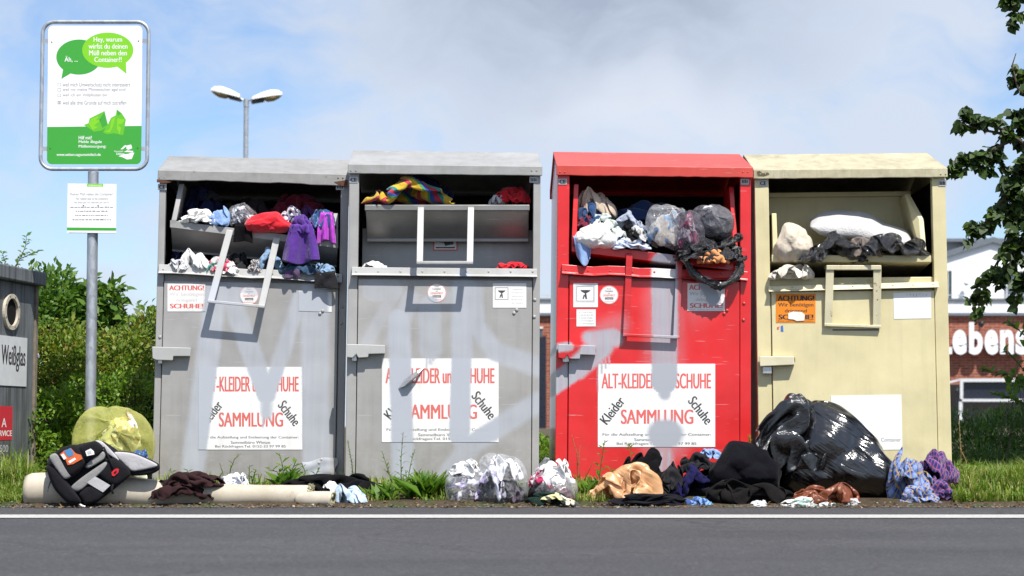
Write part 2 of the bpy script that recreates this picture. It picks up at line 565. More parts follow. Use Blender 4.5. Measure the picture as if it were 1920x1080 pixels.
class CT:
    """one container: its frame, its measured planes, its paints"""
    def __init__(s, px_mid, ypos, yaw, roll, label):
        p = at(px_mid, 900, ypos)
        s.o = empty('clothes_container', (p.x, ypos, .085), label, 'clothes container', None)
        s.o.rotation_euler = (0, R(roll), R(yaw))
        s.M = Matrix.Translation((p.x, ypos, .085)) @ Matrix.Rotation(R(yaw), 4, 'Z') @ Matrix.Rotation(R(roll), 4, 'Y')
        s.I = s.M.inverted()
        s.oc = s.I @ CAM
        s.cx = px_mid
        s.g = None; s.silver = (.395, .42, .465)
    def pt(s, px, py, d=0.0):
        """container-frame point seen at photo pixel, d metres in front of its front plane"""
        r = s.I.to_3x3() @ ray(px, py)
        return s.oc + r * ((-d - s.oc.y) / r.y)
    def x(s, px, py=600): return s.pt(px, py).x
    def z(s, py, px=None): return s.pt(px or s.cx, py).z
    def paint(s, name, col, rough=.4, metal=0.0, dirt=.35, spec=.5, coat=0.0, silver=(.395, .42, .465), bump=.25, rust=0.0, streak=.55, mottle=0.0):
        m, n, out = material(name)
        co = n.coord()
        a = n.noise(co, 3.2, 5, .6)
        st = n.noise(n.map(co, (26, 26, 1.1)), 1.0, 5, .65)
        fi = n.noise(co, 70, 4, .7)
        c = n.mix(1.0, (*col, 1), n.ramp(a, [(.28, (.86, .86, .85)), (.72, (1.10, 1.10, 1.10))]), 'MULTIPLY')
        c = n.mix(n.math('MULTIPLY', n.rng(st, .52, .78), dirt * streak), c, (.13, .115, .09))
        c = n.mix(n.math('MULTIPLY', n.rng(fi, .62, .74), dirt), c, (.22, .20, .17))
        sx = n.new('ShaderNodeSeparateXYZ'); n.put(sx.inputs[0], co)
        low = n.math('MULTIPLY', n.rng(sx.outputs[2], .38, .02), n.rng(n.noise(co, 16, 5, .7), .35, .65))
        c = n.mix(n.math('MULTIPLY', low, dirt), c, (.16, .13, .09))
        scr = n.rng(n.noise(n.map(co, (3, 3, 60), rot=(0, .5, 0)), 2.2, 2, .5), .69, .72)
        c = n.mix(n.math('MULTIPLY', scr, .35), c, (.55, .55, .54))
        rg = rough
        if rust:
            rr = n.rng(n.noise(co, 22, 6, .7), .62 - rust, .68 - rust)
            c = n.mix(rr, c, n.mix(fi, (.10, .035, .012), (.27, .12, .04)))
        if s.g is not None and silver is not None:
            gn = n.new('ShaderNodeGroup'); gn.node_tree = s.g
            f = gn.outputs[0]
            sv = n.mix(1.0, (*silver, 1), n.ramp(st, [(.3, (.92, .92, .93)), (.7, (1.06, 1.06, 1.06))]), 'MULTIPLY')
            c = n.mix(f, c, sv)
            rg = n.rng(f, 0, 1, rough, .5)
        if mottle:
            c = n.mix(n.math('MULTIPLY', n.rng(n.noise(n.map(co, (1, .5, 1)), 11, 6, .7), .42, .68), mottle), c, n.mix(1.0, c, (.52, .49, .44), 'MULTIPLY'))
        fl = n.rng(n.noise(co, 34, 5, .75), .715, .75)
        c = n.mix(n.math('MULTIPLY', fl, .6), c, (.16, .08, .04))
        dent = n.noise(n.map(co, (1, .3, .8)), 2.6, 2, .5)
        nb = n.bump(dent, bump * 1.5, .05)
        nb = n.bump(fi, .06, .004, nb)
        principled(n, out, c, rg, metal, spec, nb, coat)
        return m
    def ink(s, name, col, cover=1.0):
        m, n, out = material(name)
        c = (*col, 1)
        wear = n.rng(n.noise(n.coord(), 60, 5, .7), .60, .70)
        c = n.mix(n.math('MULTIPLY', wear, .35), c, (.7, .7, .68))
        co = n.coord()
        dirt = n.math('MULTIPLY', n.rng(n.noise(n.map(co, (14, 14, 1.6)), 1.0, 5, .65), .5, .75), .22)
        c = n.mix(dirt, c, (.34, .31, .26))
        c = n.mix(n.math('MULTIPLY', n.rng(n.noise(co, 5, 4, .6), .52, .7), .14), c, (.42, .40, .36))
        if s.g is not None:
            gn = n.new('ShaderNodeGroup'); gn.node_tree = s.g
            c = n.mix(n.math('MULTIPLY', n.rng(gn.outputs[0], .25, .62), cover), c, s.silver)
        principled(n, out, c, .5, 0, .35)
        return m
    def mb(s):
        return MB(lambda u, v, d: s.pt(u, v, d))

def rivets(c, parent, pts, mat, r=.011, d=0.0):
    """dome rivets: one mesh, copied"""
    first = None
    for (u, v) in pts:
        p = c.pt(u, v, d)
        if first is None:
            b = MB().m(mat).ball((0, 0, 0), r, 6, (1, .6, 1))
            o = b.build('rivet', parent, smooth=True); first = o
        else:
            o = first.copy(); link(o, parent)
        o.location = p

def lerp(a, b, t): return a + (b - a) * t

INNER_SHADE = simple('inner_shade_black', (.016, .016, .016), .8, var=.3)  # near-black colour that stands for the deep shade inside the containers
def shell(c, S, P):
    """body, roof, door, ledge common to the four containers"""
    o = c.o
    zl, zt, zr = c.z(S['lip_bottom']), c.z(S['lip_top']), 0
    r = c.I.to_3x3() @ ray(c.cx, S['ridge'])
    k = (.575 - c.oc.y) / r.y
    zr = (c.oc + r * k).z
    hl, hr = S['edges']                              # outer pixel edges
    xl, xr = c.x(hl, 620), c.x(hr, 620)
    z0 = -.06
    zle0, zle1 = c.z(S['ledge'][1]), c.z(S['ledge'][0])
    zop = c.z(S['opening_bottom'])
    dl, dr = c.x(S['door'][0], 620), c.x(S['door'][1], 620)
    zd = c.z(S['door_top'])
    b = MB().m(P['body'])
    prof = [(.0, z0), (1.15, z0), (1.15, zt - .03), (.575, zr - .03), (.0, zt - .03)]
    b.prism(prof, xl, xl + .018); b.prism(prof, xr - .018, xr)
    b.box(xl + .018, xr - .018, 1.13, 1.148, z0, zt - .03)
    pw = .058
    # folded corner posts
    b.box(xl - .003, dl - .005, -.004, .05, z0 + .002, zl + .02)
    b.box(dr + .005, xr + .003, -.004, .05, z0 + .002, zl + .02)
    b.box(dl - .005, dr + .005, .022, .04, z0 + .003, zop - .002)   # wall behind the door
    b.box(xl + .018, xr - .018, .04, 1.13, .3, .315)               # inner floor
    body = b.build('body', o, bevel=.004)
    b = MB().m(INNER_SHADE)  # added dark sheets before the inner walls, to keep the openings black
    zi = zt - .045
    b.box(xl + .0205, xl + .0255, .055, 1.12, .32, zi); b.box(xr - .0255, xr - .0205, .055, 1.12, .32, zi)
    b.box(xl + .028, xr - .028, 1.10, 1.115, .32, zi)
    b.build('inner_shade_sheet', o)
    b = MB().m(P['roof'])
    yf, yb = -.035, 1.185
    zlo, zlr = c.z(S['lip_bottom'], hl), c.z(S['lip_bottom'], hr)
    ou = [(yf, zl), (yf, zt), (.575, zr), (yb, zt), (yb, zl)]
    inn = [(yf + .014, zl), (yf + .014, zt - .012), (.575, zr - .016), (yb - .014, zt - .012), (yb - .014, zl)]
    # cut the long roof into strips so that its lip can be dented
    N = 24; V = []
    rg = random.Random(S.get('seed', 1))
    bend = [rg.uniform(-1, 1) * S.get('dent', .001) for _ in range(N + 1)]
    for i in range(N + 1):
        x = lerp(xl - .012, xr + .012, i / N)
        for (y, z) in ou + inn:
            dz = bend[i] if z == zl and y < 0 else 0
            if S.get('sag') and z == zl and y < 0: dz -= S['sag'] * (i / N) ** 3
            V.append((x, y + (bend[i] * .6 if y < 0 else 0), z + dz))
    F = []; K = 10
    for i in range(N):
        a, e = i * K, (i + 1) * K
        for j in range(4):
            F.append((a + j, a + j + 1, e + j + 1, e + j))
            F.append((a + 5 + j, e + 5 + j, e + 6 + j, a + 6 + j))
        F.append((a, e, e + 5, a + 5)); F.append((a + 4, a + 9, e + 9, e + 4))
    for a in (0, N * K):
        for j in range(4): F.append((a + j, a + j + 5, a + j + 6, a + j + 1))
    b.add(V, F)
    roof = b.build('roof', o, bevel=.004)
    b = MB().m(P['door']).box(dl, dr, -.016, .004, z0 + .05, zd)
    b.box(dl + .004, dl + .02, -.021, -.0155, z0 + .07, zd - .02) if S.get('fold') else None
    door = b.build('door', o, bevel=.003)
    b = MB().m(P['ledge'])
    ll, lr = c.x(S['ledge_x'][0], S['ledge'][0]), c.x(S['ledge_x'][1], S['ledge'][0])
    zs = S.get('ledge_slope', 0) / 300.0
    V = []
    for i in range(13):
        t = i / 12; x = lerp(ll, lr, t); dz = -zs * (t - .5) + rg.uniform(-1, 1) * S.get('ledge_dent', .0005)
        for (y, z) in ((.02, zle1 + .004), (-.022, zle1), (-.03, zle0 + .012), (-.052, zle0 + .004), (-.052, zle0), (.02, zle0 + .004)):
            V.append((x, y, z + dz))
    F = [tuple(range(5, -1, -1)), tuple(range(72, 78))]
    for i in range(12):
        for j in range(6): F.append((i * 6 + j, i * 6 + (j + 1) % 6, i * 6 + 6 + (j + 1) % 6, i * 6 + 6 + j))
    b.add(V, F)
    ledge = b.build('ledge', o, bevel=.003)
    sl = S.get('ledge_slope', 0)
    ym = (S['ledge'][0] + S['ledge'][1]) / 2 - 2
    rivets(c, ledge, [(lerp(S['ledge_x'][0] + 8, S['ledge_x'][1] - 8, i / 8), ym + sl * (i / 8 - .5)) for i in range(9)], P['ledge'], .006, .028)
    rivets(c, body, S['rivets'], P['rivet'], .011, .005)
    rivets(c, door, S['door_rivets'], P['rivet'], .011, .018)
    yy = (S['lip_bottom'] + S['lip_top']) / 2
    rivets(c, roof, [(hl + 6, yy), (hl + 15, yy), (hr - 14, yy), (hr - 5, yy)], P['roof'], .005, .036)
    # maker's plates at the top of both posts
    for (u0, u1, s_) in ((hl + 3, hl + 19, 'CE'), (hr - 18, hr - 3, None)):
        mk = c.mb().m(P['plate']).slab([(u0, S['lip_bottom'] + 3), (u1, S['lip_bottom'] + 3), (u1, S['lip_bottom'] + 14), (u0, S['lip_bottom'] + 14)], .0045, .0075)
        mk.m(M_INK)
        if s_: mk.text(s_, u0 + 2, S['lip_bottom'] + 5, u1 - 2, S['lip_bottom'] + 12, .009, .02)
        else:
            for q in range(4): mk.rect(u0 + 2 + q * 3, S['lip_bottom'] + 5 + q % 2, u0 + 3.8 + q * 3, S['lip_bottom'] + 11.5, .009)
        mk.build('maker_plate', o)
    return dict(body=body, roof=roof, door=door, ledge=ledge, xl=xl, xr=xr)

def lock(c, poly, parent, mat, lockpx, mlock, rust_at=None):
    b = c.mb().m(mat).slab(poly, .02, .07)
    lo = b.build('lock_cover', parent, bevel=.004)
    b = c.mb().m(mlock).slab([(lockpx[0], lockpx[1]), (lockpx[2], lockpx[1]), (lockpx[2], lockpx[3]), (lockpx[0], lockpx[3])], .022, .05)
    b.build('padlock', lo, bevel=.004)
    if rust_at:
        p = c.pt(rust_at[0], rust_at[1], .05)
        MB().m(M_RUST).tube([(p.x - .012, p.y, p.z), (p.x + .014, p.y, p.z)], .018, 10).build('lock_bolt', lo)
    return lo

def handle(c, parent, P, top, bot, dt, db, mat, w=.042, hook=True, bw=.018):
    """bail handle: two flat bars and a bottom bar, hung from the tray; px of the two tops and the two bottoms"""
    a, b_ = c.pt(*top[0], dt), c.pt(*top[1], dt)
    e, f = c.pt(*bot[0], db), c.pt(*bot[1], db)
    m = MB().m(mat)
    m.bar(a, e, w, .012); m.bar(b_, f, w, .012)
    ext = (f - e).normalized() * (w / 2)
    m.bar(e - ext + Vector((0, 0, .002)), f + ext + Vector((0, 0, .002)), bw, .022)
    if hook:
        for q in (a, b_):
            m.bar(q + Vector((0, 0, -.004)), q + Vector((0, .07, .012)), w, .012, (0, 0, 1))
    return m.build('handle', parent, bevel=.003)

def tray(c, P, rim_l, rim_r, h, d_rim, under, mat, side=None, back=None, floor=.38):
    """swinging tray: rim strip from pixel rim_l to rim_r (top edge), h metres high; under = pixel row where its sloping
    front plate ends; side/back = rows of the side plates' tops"""
    a, b_ = c.pt(*rim_l, d_rim), c.pt(*rim_r, d_rim)
    m = MB().m(mat)
    y = -d_rim
    dz = Vector((0, 0, h)); 
    V = [a, b_, b_ - dz, a - dz, a + Vector((0, .012, 0)), b_ + Vector((0, .012, 0)), b_ + Vector((0, .012, 0)) - dz, a + Vector((0, .012, 0)) - dz]
    m.add(V, [(0, 1, 2, 3), (4, 7, 6, 5), (0, 4, 5, 1), (3, 2, 6, 7), (0, 3, 7, 4), (1, 5, 6, 2)])
    # floor plate going back and a little down
    k1 = Vector((0, floor, -.05))
    for s0, s1 in ((a - dz * .9, b_ - dz * .9),):
        V = [s0 + Vector((0, .012, 0)), s1 + Vector((0, .012, 0)), s1 + k1, s0 + k1]
        V += [v + Vector((0, 0, -.006)) for v in V]
        m.add(V, [(0, 1, 2, 3), (7, 6, 5, 4), (0, 4, 5, 1), (1, 5, 6, 2), (2, 6, 7, 3), (3, 7, 4, 0)])
    if under:
        p, q = c.pt(rim_l[0] + 4, under[0], -under[2]), c.pt(rim_r[0] - 2, under[1], -under[2])
        s0, s1 = a - dz + Vector((.006, .014, 0)), b_ - dz + Vector((-.004, .014, 0))
        V = [s0, s1, q, p]; V += [v + Vector((0, .008, 0)) for v in V]
        m.add(V, [(0, 3, 2, 1), (4, 5, 6, 7), (0, 4, 7, 3), (1, 2, 6, 5), (3, 7, 6, 2)])
        m.bar(p + Vector((0, -.008, .006)), q + Vector((0, -.008, .006)), .022, .012)
    if side:
        for which, base, sgn in (('l', a, 1), ('r', b_, -1)):
            if which not in side: continue
            pts = side[which]
            poly = [base - dz * .5] + [c.pt(u, v, dd) for (u, v, dd) in pts]
            far = Vector((0, floor, 0))
            poly += [Vector((poly[-1].x, floor * .9, poly[-1].z)), Vector((base.x, floor * .95, base.z - .03))]
            V = list(poly) + [p_ + Vector((.03 * sgn, 0, 0)) for p_ in poly[:]]
            kk = len(poly)
            m.add(V, [tuple(range(kk)), tuple(range(2 * kk - 1, kk - 1, -1))] + [(i, i + kk, (i + 1) % kk + kk, (i + 1) % kk) for i in range(kk)])
    if back:
        (u0, v0, u1, v1, dd) = back
        p, q = c.pt(u0, v0, dd), c.pt(u1, v1, dd)
        zb = min(a.z, b_.z) - .05
        V = [p, q, Vector((q.x, q.y + .02, zb)), Vector((p.x, p.y + .02, zb))]
        V += [v + Vector((0, .012, 0)) for v in V]
        m.add(V, [(0, 3, 2, 1), (4, 5, 6, 7), (0, 1, 5, 4), (1, 2, 6, 5), (3, 0, 4, 7)])
        m.bar(p + Vector((0, -.015, -.01)), q + Vector((0, -.015, -.01)), .03, .03)
    return m.build('tray', c.o, bevel=.003)

RED_INK = (.62, .06, .05)
def poster(c, box, white, red, black, words=True, clip=None):
    """the big collection poster of the container"""
    x0, y0, x1, y1 = box
    W, H = x1 - x0, y1 - y0
    X = lambda t: x0 + W * t
    Y = lambda t: y0 + H * t
    b = c.mb().m(white).slab([(x0, y0), (x1, y0), (x1, y1), (x0, y1)], .017, .0185)
    D = .0186
    b.m(red)
    b.text('ALT-KLEIDER und SCHUHE', X(.03), Y(.115), X(.965), Y(.30), D, .017)
    b.text('SAMMLUNG', X(.195), Y(.55), X(.815), Y(.725), D, .013)
    b.m(black)
    b.text('Kleider', X(-.005), Y(.50), X(.255), Y(.62), D, .012, -52)
    b.text('Schuhe', X(.745), Y(.50), X(1.005), Y(.62), D, .012, 52)
    b.text('Für die Aufstellung und Entleerung der Container:', X(.04), Y(.835), X(.965), Y(.875), D, .006)
    b.text('Sammelbüro Wietze', X(.31), Y(.895), X(.69), Y(.93), D, .006)
    b.text('Bei Rückfragen:Tel. 0152-33 97 99 85', X(.16), Y(.945), X(.84), Y(.985), D, .006)
    return b.build('poster', c.o)

def shoe_notice(c, box, bgm, red, grey, line=None):
    x0, y0, x1, y1 = box
    W, H = x1 - x0, y1 - y0
    X = lambda t: x0 + W * t
    Y = lambda t: y0 + H * t
    b = c.mb().m(bgm).slab([(x0, y0), (x1, y0), (x1, y1), (x0, y1)], .017, .0182)
    D = .0183
    b.m(red).text('ACHTUNG!', X(.04), Y(.06), X(.97), Y(.24), D, .02)
    b.m(grey).text('Wir benötigen', X(.05), Y(.31), X(.95), Y(.48), D, .008)
    b.text('dringend', X(.22), Y(.53), X(.78), Y(.68), D, .008)
    b.m(red).text('SCHUHE!', X(.06), Y(.72), X(.95), Y(.89), D, .02)
    b.m(grey).text('Bitte paarweise bündeln.', X(.05), Y(.92), X(.95), Y(.98), D, 0)
    return b.build('shoe_notice', c.o)

def round_sticker(c, u, v, r, white, red, black):
    b = c.mb().m(white).disc(u, v, r, r, .0175)
    b.m(red).ring(u, v, r - .3, r - .3, 1.0, 0.0177)
    b.m(black).text('Dieser', u - 4, v - r * .74, u + 4, v - r * .58, 0.0177)
    b.text('Container', u - 8, v - r * .52, u + 8, v - r * .32, 0.0177, .01)
    b.text('ist', u - 2, v - r * .26, u + 2, v - r * .1, 0.0177)
    b.m(red).text('GENEHMIGT', u - 12, v - r * .06, u + 12, v + r * .16, 0.0177, .01)
    b.m(black).rect(u - 8, v + r * .26, u + 8, v + r * .5, 0.0177)
    b.m(white).text('Container', u - 7, v + r * .30, u + 7, v + r * .46, 0.0178)
    b.m(red).text('Sauberkeit', u - 9, v + r * .6, u + 9, v + r * .78, 0.0177)
    return b.build('round_sticker', c.o)

def tiny_lines(b, u0, v0, u1, v1, k, d, seed):
    """lines of print too small to read"""
    q = random.Random(seed)
    for i in range(k):
        v = v0 + (v1 - v0) * (i + .3) / k; u = u0 + q.uniform(0, 4); e = u1 - q.uniform(0, 5)
        while u < e:
            w_ = q.uniform(1.5, 5); b.rect(u, v, min(u + w_, e), v + q.uniform(1.2, 1.9), d); u += w_ + q.uniform(.7, 1.4)

def pictogram(b, x0, y0, x1, y1, blk, D):
    """black figure reaching into a bin, in a square frame"""
    b.m(blk).outline(x0, y0, x1, y1, .9, D)
    W, H = x1 - x0, y1 - y0
    X = lambda t: x0 + W * t
    Y = lambda t: y0 + H * t
    b.flat([(X(.22), Y(.24)), (X(.80), Y(.24)), (X(.72), Y(.36)), (X(.55), Y(.46)), (X(.45), Y(.46)), (X(.27), Y(.34))], D)
    b.flat([(X(.47), Y(.47)), (X(.56), Y(.47)), (X(.60), Y(.84)), (X(.52), Y(.86)), (X(.46), Y(.66))], D)
    b.flat([(X(.40), Y(.56)), (X(.47), Y(.58)), (X(.42), Y(.84)), (X(.34), Y(.84))], D)
    b.disc(X(.50), Y(.40), W * .07, H * .07, D + .0002)

# ------------------------------------------------------------------ first container (crooked grey one)
A = CT(471, .15, 5.0, .6, 'leftmost grey clothes container with a crooked jammed tray, wide silver M sprayed over its poster')
A.g = seg_group('spray_m', [(406, 545, 362, 880, 19, 8, .85), (432, 555, 500, 740, 17, 7, .78), (503, 742, 563, 560, 13, 7, .8), (590, 548, 594, 870, 24, 9, .8),
    (500, 745, 500, 775, 8, 14, .7), (493, 740, 493, 800, 1.5, 2, .6), (507, 750, 508, 790, 1.5, 2, .6), (420, 535, 480, 545, 10, 8, .5)], A.pt)
GREY = (.325, .318, .312)
PA = dict(body=A.paint('grey_paint', GREY, .42), roof=A.paint('grey_roof_paint', (.29, .287, .28), .5, dirt=.6, silver=None, rust=-.02, mottle=.35),
          door=A.paint('grey_door_paint', (.315, .308, .302), .38, bump=.35), ledge=A.paint('scuffed_ledge_paint', (.42, .42, .41), .4, dirt=.6),
          rivet=A.paint('rivet_paint', (.38, .38, .375), .35, silver=None), plate=simple('plate_metal', (.42, .42, .42), .4, .3))
WA, REDA, BLKA, GRYA = A.ink('poster_white', (.74, .74, .73)), A.ink('poster_red', (.60, .12, .10)), A.ink('poster_black', (.05, .05, .05)), A.ink('poster_grey', (.55, .53, .52))
SA = dict(lip_bottom=342, lip_top=324, ridge=296, edges=(293, 648), ledge=(505, 522), ledge_x=(298, 642), ledge_slope=13, opening_bottom=515,
          door=(306, 633), door_top=530, dent=.004, sag=.018, ledge_dent=.004, seed=4,
          rivets=[(641, 575), (640, 606), (300, 632)], door_rivets=[(600, 588), (605, 583), (598, 868), (603, 862)])
oa = shell(A, SA, PA)
ta = tray(A, PA, (319, 413), (634, 452), .045, .01, (470, 500, .22), PA['body'], side={'l': [(322, 412, .012), (336, 345, -.06)], 'r': [(634, 440, .0), (634, 400, -.05)]}, floor=.4)
handle(A, ta, PA, [(431, 432), (519, 446)], [(395, 566), (490, 575)], .02, .13, PA['ledge'], .042)
lock(A, [(285, 650), (358, 652), (357, 668), (325, 668), (324, 676), (293, 675), (286, 672)], A.o, PA['rivet'], (296, 672, 304, 682), M_STEEL, (352, 660))
poster(A, (372, 688, 567, 843), WA, REDA, BLKA)
shoe_notice(A, (314, 532, 385, 584), WA, REDA, GRYA)
round_sticker(A, 467, 554, 18, WA, REDA, BLKA)
b = A.mb().m(WA).slab([(560, 545), (622, 548), (622, 585), (560, 583)], .017, .0182)
tiny_lines(b.m(GRYA), 600, 551, 619, 580, 5, .0184, 1)
b.build('notice_sticker', A.o)
b = A.mb().m(M_RUST).flat([(626, 341), (640, 339), (652, 337), (652, 347), (645, 349), (636, 346)], .0365)
b.build('rust_patch', A.o)
b = A.mb().m(M_RUST).flat([(294, 336), (300, 337), (322, 341), (314, 343), (294, 342)], .0375)
b.build('rust_patch', A.o)
# torn dent at the foot of the right post
b = A.mb().m(A.paint('bent_paint', (.33, .325, .32), .3, silver=(.40, .43, .48)))
V = []; F = []
for i in range(13):
    for j in range(13):
        uu, vv = i / 12, j / 12
        wv = .5 + .5 * math.sin(uu * 7 + vv * 3) * math.cos(vv * 5 - uu * 4)
        V.append((565 + uu * 66 + 3 * math.sin(vv * 9), 866 - uu * 10 + vv * 44 + 2 * math.sin(uu * 8), .0175 + .012 * wv * (1 - (2 * vv - 1) ** 4) + .012 * uu ** 4))
F = [(i * 13 + j, i * 13 + j + 1, i * 13 + j + 14, i * 13 + j + 13) for i in range(12) for j in range(12)]
b.add(V, F); b.build('dented_plate', A.o, smooth=True)

# ------------------------------------------------------------------ second container (straight grey one)
Bc = CT(832, .0, 2.0, .4, 'straight grey clothes container with its tray shut and a torn gash in its poster')
Bc.g = seg_group('spray_bars', [(748, 600, 757, 905, 19, 7, .88), (805, 575, 808, 655, 20, 5, .6), (868, 528, 862, 815, 18, 7, .88),
    (888, 545, 892, 610, 14, 9, .75), (892, 610, 928, 660, 15, 9, .75), (928, 660, 1010, 688, 16, 9, .75), (1008, 755, 885, 832, 17, 9, .75), (885, 832, 828, 905, 18, 8, .6),
    (700, 545, 735, 545, 20, 2, .45), (735, 560, 690, 640, 10, 7, .4), (770, 560, 740, 640, 14, 8, .55), (805, 655, 806, 680, 3, 6, .6), (800, 655, 800, 690, 1.2, 2, .7), (812, 655, 812, 676, 1.2, 2, .7), (862, 815, 862, 850, 1.2, 2, .7), (855, 815, 855, 836, 1.2, 2, .7), (840, 560, 880, 555, 10, 10, .4)], Bc.pt)
PB = dict(body=Bc.paint('light_grey_paint', (.345, .34, .33), .4, dirt=.25), roof=Bc.paint('pale_roof_paint', (.32, .32, .315), .5, dirt=.45, silver=None, mottle=.3),
          door=Bc.paint('light_grey_door_paint', (.33, .323, .313), .36, bump=.3), ledge=Bc.paint('pale_ledge_paint', (.40, .40, .39), .35),
          rivet=Bc.paint('pale_rivet_paint', (.42, .42, .41), .35, silver=None), plate=PA['plate'])
WB, REDB, BLKB, GRYB = Bc.ink('poster_white', (.76, .75, .73)), Bc.ink('poster_red', (.62, .13, .11)), Bc.ink('poster_black', (.05, .05, .05)), Bc.ink('poster_grey', (.5, .5, .5))
SB = dict(lip_bottom=328.5, lip_top=311, ridge=284, edges=(652, 1011), ledge=(503, 519), ledge_x=(660, 1007), opening_bottom=512,
          door=(671, 997), door_top=525, seed=9, rivets=[(1003, 562), (1002, 594), (991, 843)], door_rivets=[(964, 587), (969, 581)])
ob = shell(Bc, SB, PB)
DRK = Bc.paint('tray_steel', (.25, .245, .235), .32, .35, dirt=.5, silver=None)
tb = tray(Bc, PB, (684, 384), (993, 384), .035, -.02, (452, 452, .20), DRK, floor=.42)
handle(Bc, tb, PB, [(789, 390), (883, 390)], [(787, 493), (881, 493)], .03, .17, PB['rivet'], .04)
b = MB().m(PB['body'])
p, q = Bc.pt(680, 440, -.26), Bc.pt(998, 520, -.26)
b.box(p.x, q.x, p.y - .004, p.y, q.z, p.z + .04)
b.build('chute_wall', Bc.o)
b = Bc.mb().m(REDB).slab([(812, 446), (858, 446), (858, 470), (812, 470)], -.254, -.252)
b.m(WB).rect(814.5, 446, 855.5, 467.5, -.250)
b.m(BLKB).flat([(822, 448), (838, 448), (850, 452), (850, 458), (835, 461), (832, 455), (824, 453)], -.248)
b.rect(817, 463, 853, 465.5, -.248)
b.build('warning_sign', Bc.o)
lock(Bc, [(650, 645), (722, 647), (722, 663), (691, 664), (690, 670), (672, 671), (668, 664), (661, 671), (650, 670)], Bc.o, PB['rivet'], (660, 664, 669, 677), M_STEEL, (717, 655))
poster(Bc, (716, 672, 935, 829), WB, REDB, BLKB)
round_sticker(Bc, 819, 549, 18, WB, REDB, BLKB)
b = Bc.mb().m(WB).slab([(924, 531), (987, 531), (987, 577), (924, 577)], .017, .0182)
pictogram(b, 928, 539, 953, 562, BLKB, .0184)
tiny_lines(b.m(GRYB), 957, 540, 984, 572, 5, .0184, 2)
b.build('notice_sticker', Bc.o)
# gash torn through the poster: curled sheet-metal lips round a dark slit
b = Bc.mb().m(M_BLACK).flat([(748, 727), (757, 715), (772, 702), (793, 690), (789, 698), (772, 714), (756, 727)], .0215)
b.build('gash', Bc.o)
b = Bc.mb().m(M_STEEL)
up = [(747, 728, .022), (756, 716, .03), (770, 704, .045), (783, 695, .05), (795, 688, .024)]
lo = [(747, 728, .022), (758, 724, .055), (771, 712, .075), (784, 700, .06), (795, 689, .024)]
mid = [(747, 729, .022), (757, 727, .024), (772, 716, .026), (787, 702, .026), (795, 690, .024)]
b.add(up + lo + mid, [(i, i + 1, i + 6, i + 5) for i in range(4)] + [(i + 5, i + 6, i + 11, i + 10) for i in range(4)])
b.build('torn_metal', Bc.o)

# ------------------------------------------------------------------ third container (red)
C = CT(1226, .0, .8, .6, 'bright red clothes container with silver spray paint and an overfull tray')
C.silver = (.36, .38, .42)
C.g = seg_group('spray_exclamation', [(1245, 495, 1245, 715, 23, 5, 1.0), (1246, 715, 1246, 738, 8, 12, .9), (1240, 814, 1254, 814, 20, 22, 1.0), (1243, 845, 1245, 885, 17, 10, .7),
    (1036, 722, 1082, 690, 18, 4, 1.0), (1082, 690, 1128, 650, 20, 7, 1.0), (1105, 634, 1148, 628, 11, 8, 1.0), (1134, 640, 1150, 634, 16, 7, 1.0),
    (1322, 532, 1338, 562, 12, 2, 1.0), (1127, 660, 1128, 700, 1.5, 1.5, .8), (1135, 660, 1135, 690, 1.5, 1.5, .8), (1142, 655, 1142, 682, 1.5, 1.5, .8), (1121, 670, 1121, 735, 1.0, 1, .6),
    (1050, 652, 1066, 650, 8, 3, 1.0), (1098, 655, 1116, 657, 9, 3, 1.0), (1240, 880, 1240, 850, 2, 2, 1), (1254, 850, 1254, 882, 2, 2, 1),
    (1245, 560, 1245, 740, 28, 26, .30), (1247, 812, 1247, 816, 42, 24, .35), (1290, 580, 1290, 580, 4, 60, .12), (1130, 620, 1160, 610, 8, 26, .3)], C.pt)
REDP = (.64, .018, .020)
SIL = (.36, .38, .42)
PC = dict(body=C.paint('red_paint', REDP, .3, dirt=.12, coat=.25, silver=SIL), roof=C.paint('faded_red_paint', (.56, .06, .045), .45, dirt=.3, silver=None, mottle=.2),
          door=C.paint('red_door_paint', REDP, .33, dirt=.15, coat=.2, silver=SIL, bump=.3), ledge=C.paint('scuffed_red_paint', (.50, .018, .02), .3, dirt=.25, silver=(.6, .6, .6)),
          rivet=C.paint('red_rivet_paint', (.5, .02, .022), .3, silver=SIL), plate=PA['plate'])
WC, REDC, BLKC, GRYC = C.ink('poster_white', (.78, .78, .77)), C.ink('poster_red', (.66, .12, .11)), C.ink('poster_black', (.04, .04, .045)), C.ink('poster_grey', (.48, .46, .46))
SC = dict(lip_bottom=332, lip_top=313, ridge=287, edges=(1044, 1407), ledge=(503, 521), ledge_x=(1053, 1401), ledge_slope=7, opening_bottom=512,
          door=(1067, 1386), door_top=527, dent=.002, ledge_dent=.005, seed=12, rivets=[(1395, 569), (1394, 600)], door_rivets=[(1358, 588), (1363, 582)])
oc = shell(C, SC, PC)
tc_ = tray(C, PC, (1072, 455), (1384, 492), .055, .0, None, PC['body'], side={'l': [(1072, 445, .0), (1076, 345, -.06)], 'r': [(1384, 470, .0), (1376, 350, -.1)]}, floor=.42, back=None)
handle(C, tc_, PC, [(1180, 477), (1274, 486)], [(1174, 629), (1268, 633)], .03, .05, PC['rivet'], .04)
lock(C, [(1046, 645), (1117, 648), (1117, 666), (1088, 665), (1087, 673), (1068, 673), (1064, 666), (1058, 673), (1047, 671)], C.o, PC['rivet'], (1055, 666, 1067, 679), M_STEEL, (1113, 657))
poster(C, (1121, 682, 1341, 838), WC, REDC, BLKC)
shoe_notice(C, (1289, 531, 1359, 583), WC, REDC, GRYC)
round_sticker(C, 1142, 553, 17.5, WC, REDC, BLKC)
